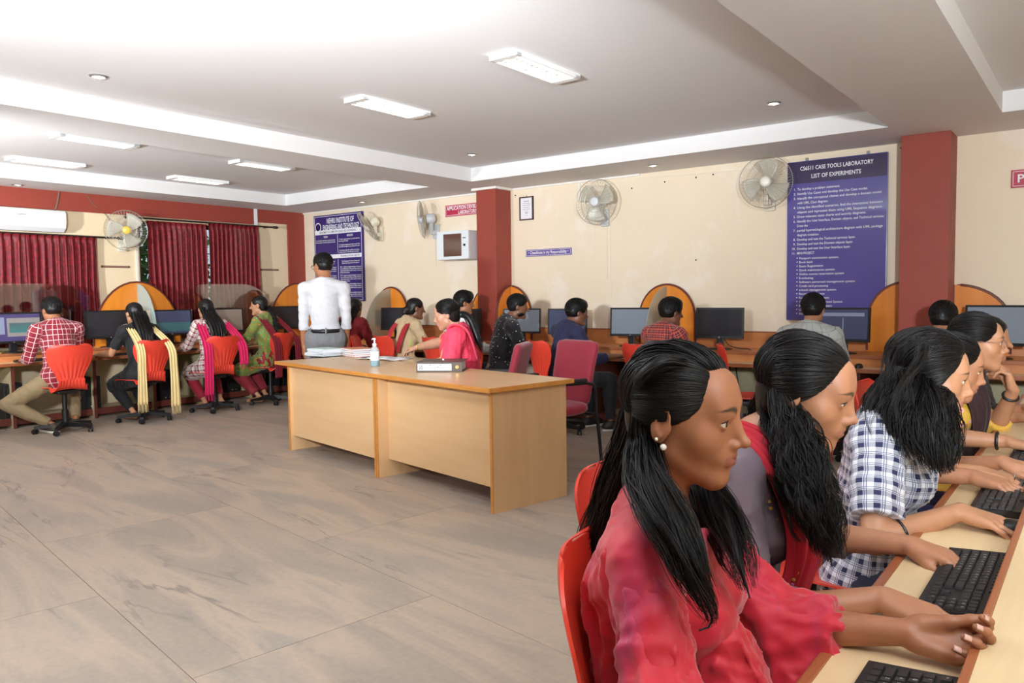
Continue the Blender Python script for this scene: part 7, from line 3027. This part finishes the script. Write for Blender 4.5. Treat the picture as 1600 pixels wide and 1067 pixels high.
comb(mb, B.hc, B.Rh, (.084, .100, .092), [(.2, .8, .7), (.6, .9, .25), (.95, .6, -.1)], [(.1, -1, .3), (.3, -1, 0), (.5, -.9, -.3)], 460, .0011, 91, B.hs, .008)
comb(mb, B.hc, B.Rh, (.084, .100, .092), [(.1, .8, .72), (-.5, .9, .4), (-.9, .5, .0)], [(.0, -1, .3), (-.3, -1, 0), (-.5, -.9, -.3)], 300, .0011, 92, B.hs, .008)
strands(mb, [B.hc + B.Rh @ np.array((.0, -.10, -.03)), B.neck + B.Rc @ np.array((0, -.13, -.02)), B.neck + B.Rc @ np.array((0, -.15, -.2))], 120, [.03, .03, .015], .0014, 93, .004, 30)
add_hair_mesh(t, hair_cap(B.hc, B.Rh, B.hs, 'pulled', .003), .006, mb)
earring(t, B, 1, M_CHROME)
chair(loc[0] - .05, loc[1], rz, 'red chair of the girl with glasses')

# ---------------------------------------------------------------- last girl, almost hidden
t, B, loc, rz, L = front_girl('dark-haired girl almost hidden behind the girl with glasses', (1545, 530), 4.05, 0,
                              dict(lean=(.10, .22), head=(.0, .1, .0), neckfwd=.36), {1: dict(p=(-.3, 4.25, .70), n=(0, 0, -1)), -1: dict(p=(-.3, 4.6, .70), n=(0, 0, -1))})
body_mesh(t, B, SK2, .010)
dress_top(t, B, fabric('dark_brown_kurta', (40, 26, 30)), 'kurta', sleeve=1.6, kurta=.8, hole=.07)
add_hair_mesh(t, hair_cap(B.hc, B.Rh, B.hs, 'long', .004), .006, long_back_hair(B, 100, .2, .05))

# ------------------------------------------------------------------ loose cables
M_CABLE = mat('black_cable', (24, 24, 26), .5)


def cable(pts, label, r=.005, m=None):
    P, _ = resample(pts, max(12, len(pts) * 5))
    tag(MB().tube([tuple(p) for p in P], r, 6).build('cable', m or M_CABLE, smooth=60), label, 'cable', 'computer cables')


def wallpt(px, z, y):
    return at_y(px, 560, y).x


for i, (px, lab) in enumerate(((1178, 'black cable looping below the counter behind the empty red chair'), (1212, 'black cable hanging down to the floor behind the curly-haired girl'), (905, 'black cable hanging below the counter behind the maroon visitor chair'), (1000, 'black cable on the wall below the middle divider'))):
    x = wallpt(px, .5, 7.2)
    cable([(x, 7.27, .73), (x + .02, 7.25, .55), (x + .09 - .04 * i, 7.22, .32), (x - .02, 7.2, .18), (x - .12, 7.2, .30), (x - .2, 7.25, .60), (x - .22, 7.27, .73)], lab)
p0 = at_z(1320, 650, .012)
cable([(p0.x - .35, 6.9, .10), (p0.x - .2, 6.7, .012), (p0.x, 6.62, .010), (p0.x + .25, 6.7, .010), (p0.x + .45, 6.88, .10)], 'black cable lying on the floor under the counter beyond the girl in plaid')
for px, y, lab in ((1124, 7.02, 'black cable behind the dark monitor at the empty place'), (985, 7.02, 'black cable behind the grey lit monitor by the middle divider')):
    x = wallpt(px, .8, y)
    cable([(x + .02, 7.04, .90), (x + .05, 7.1, .80), (x + .16, 7.08, .766), (x + .28, 7.02, .766), (x + .34, 6.92, .766)], lab, .004)
p = at_x(8, 535, -8.95)
cable([(-9.0, p.y - .3, .766), (-8.99, p.y - .1, .767), (-9.04, p.y, .767), (-9.0, p.y + .06, .767), (-8.98, p.y + .02, .767), (-9.04, p.y + .12, .766)], 'yellow cable coiled on the window counter at the picture edge', .005, mat('yellow_cable', (214, 190, 60), .5))
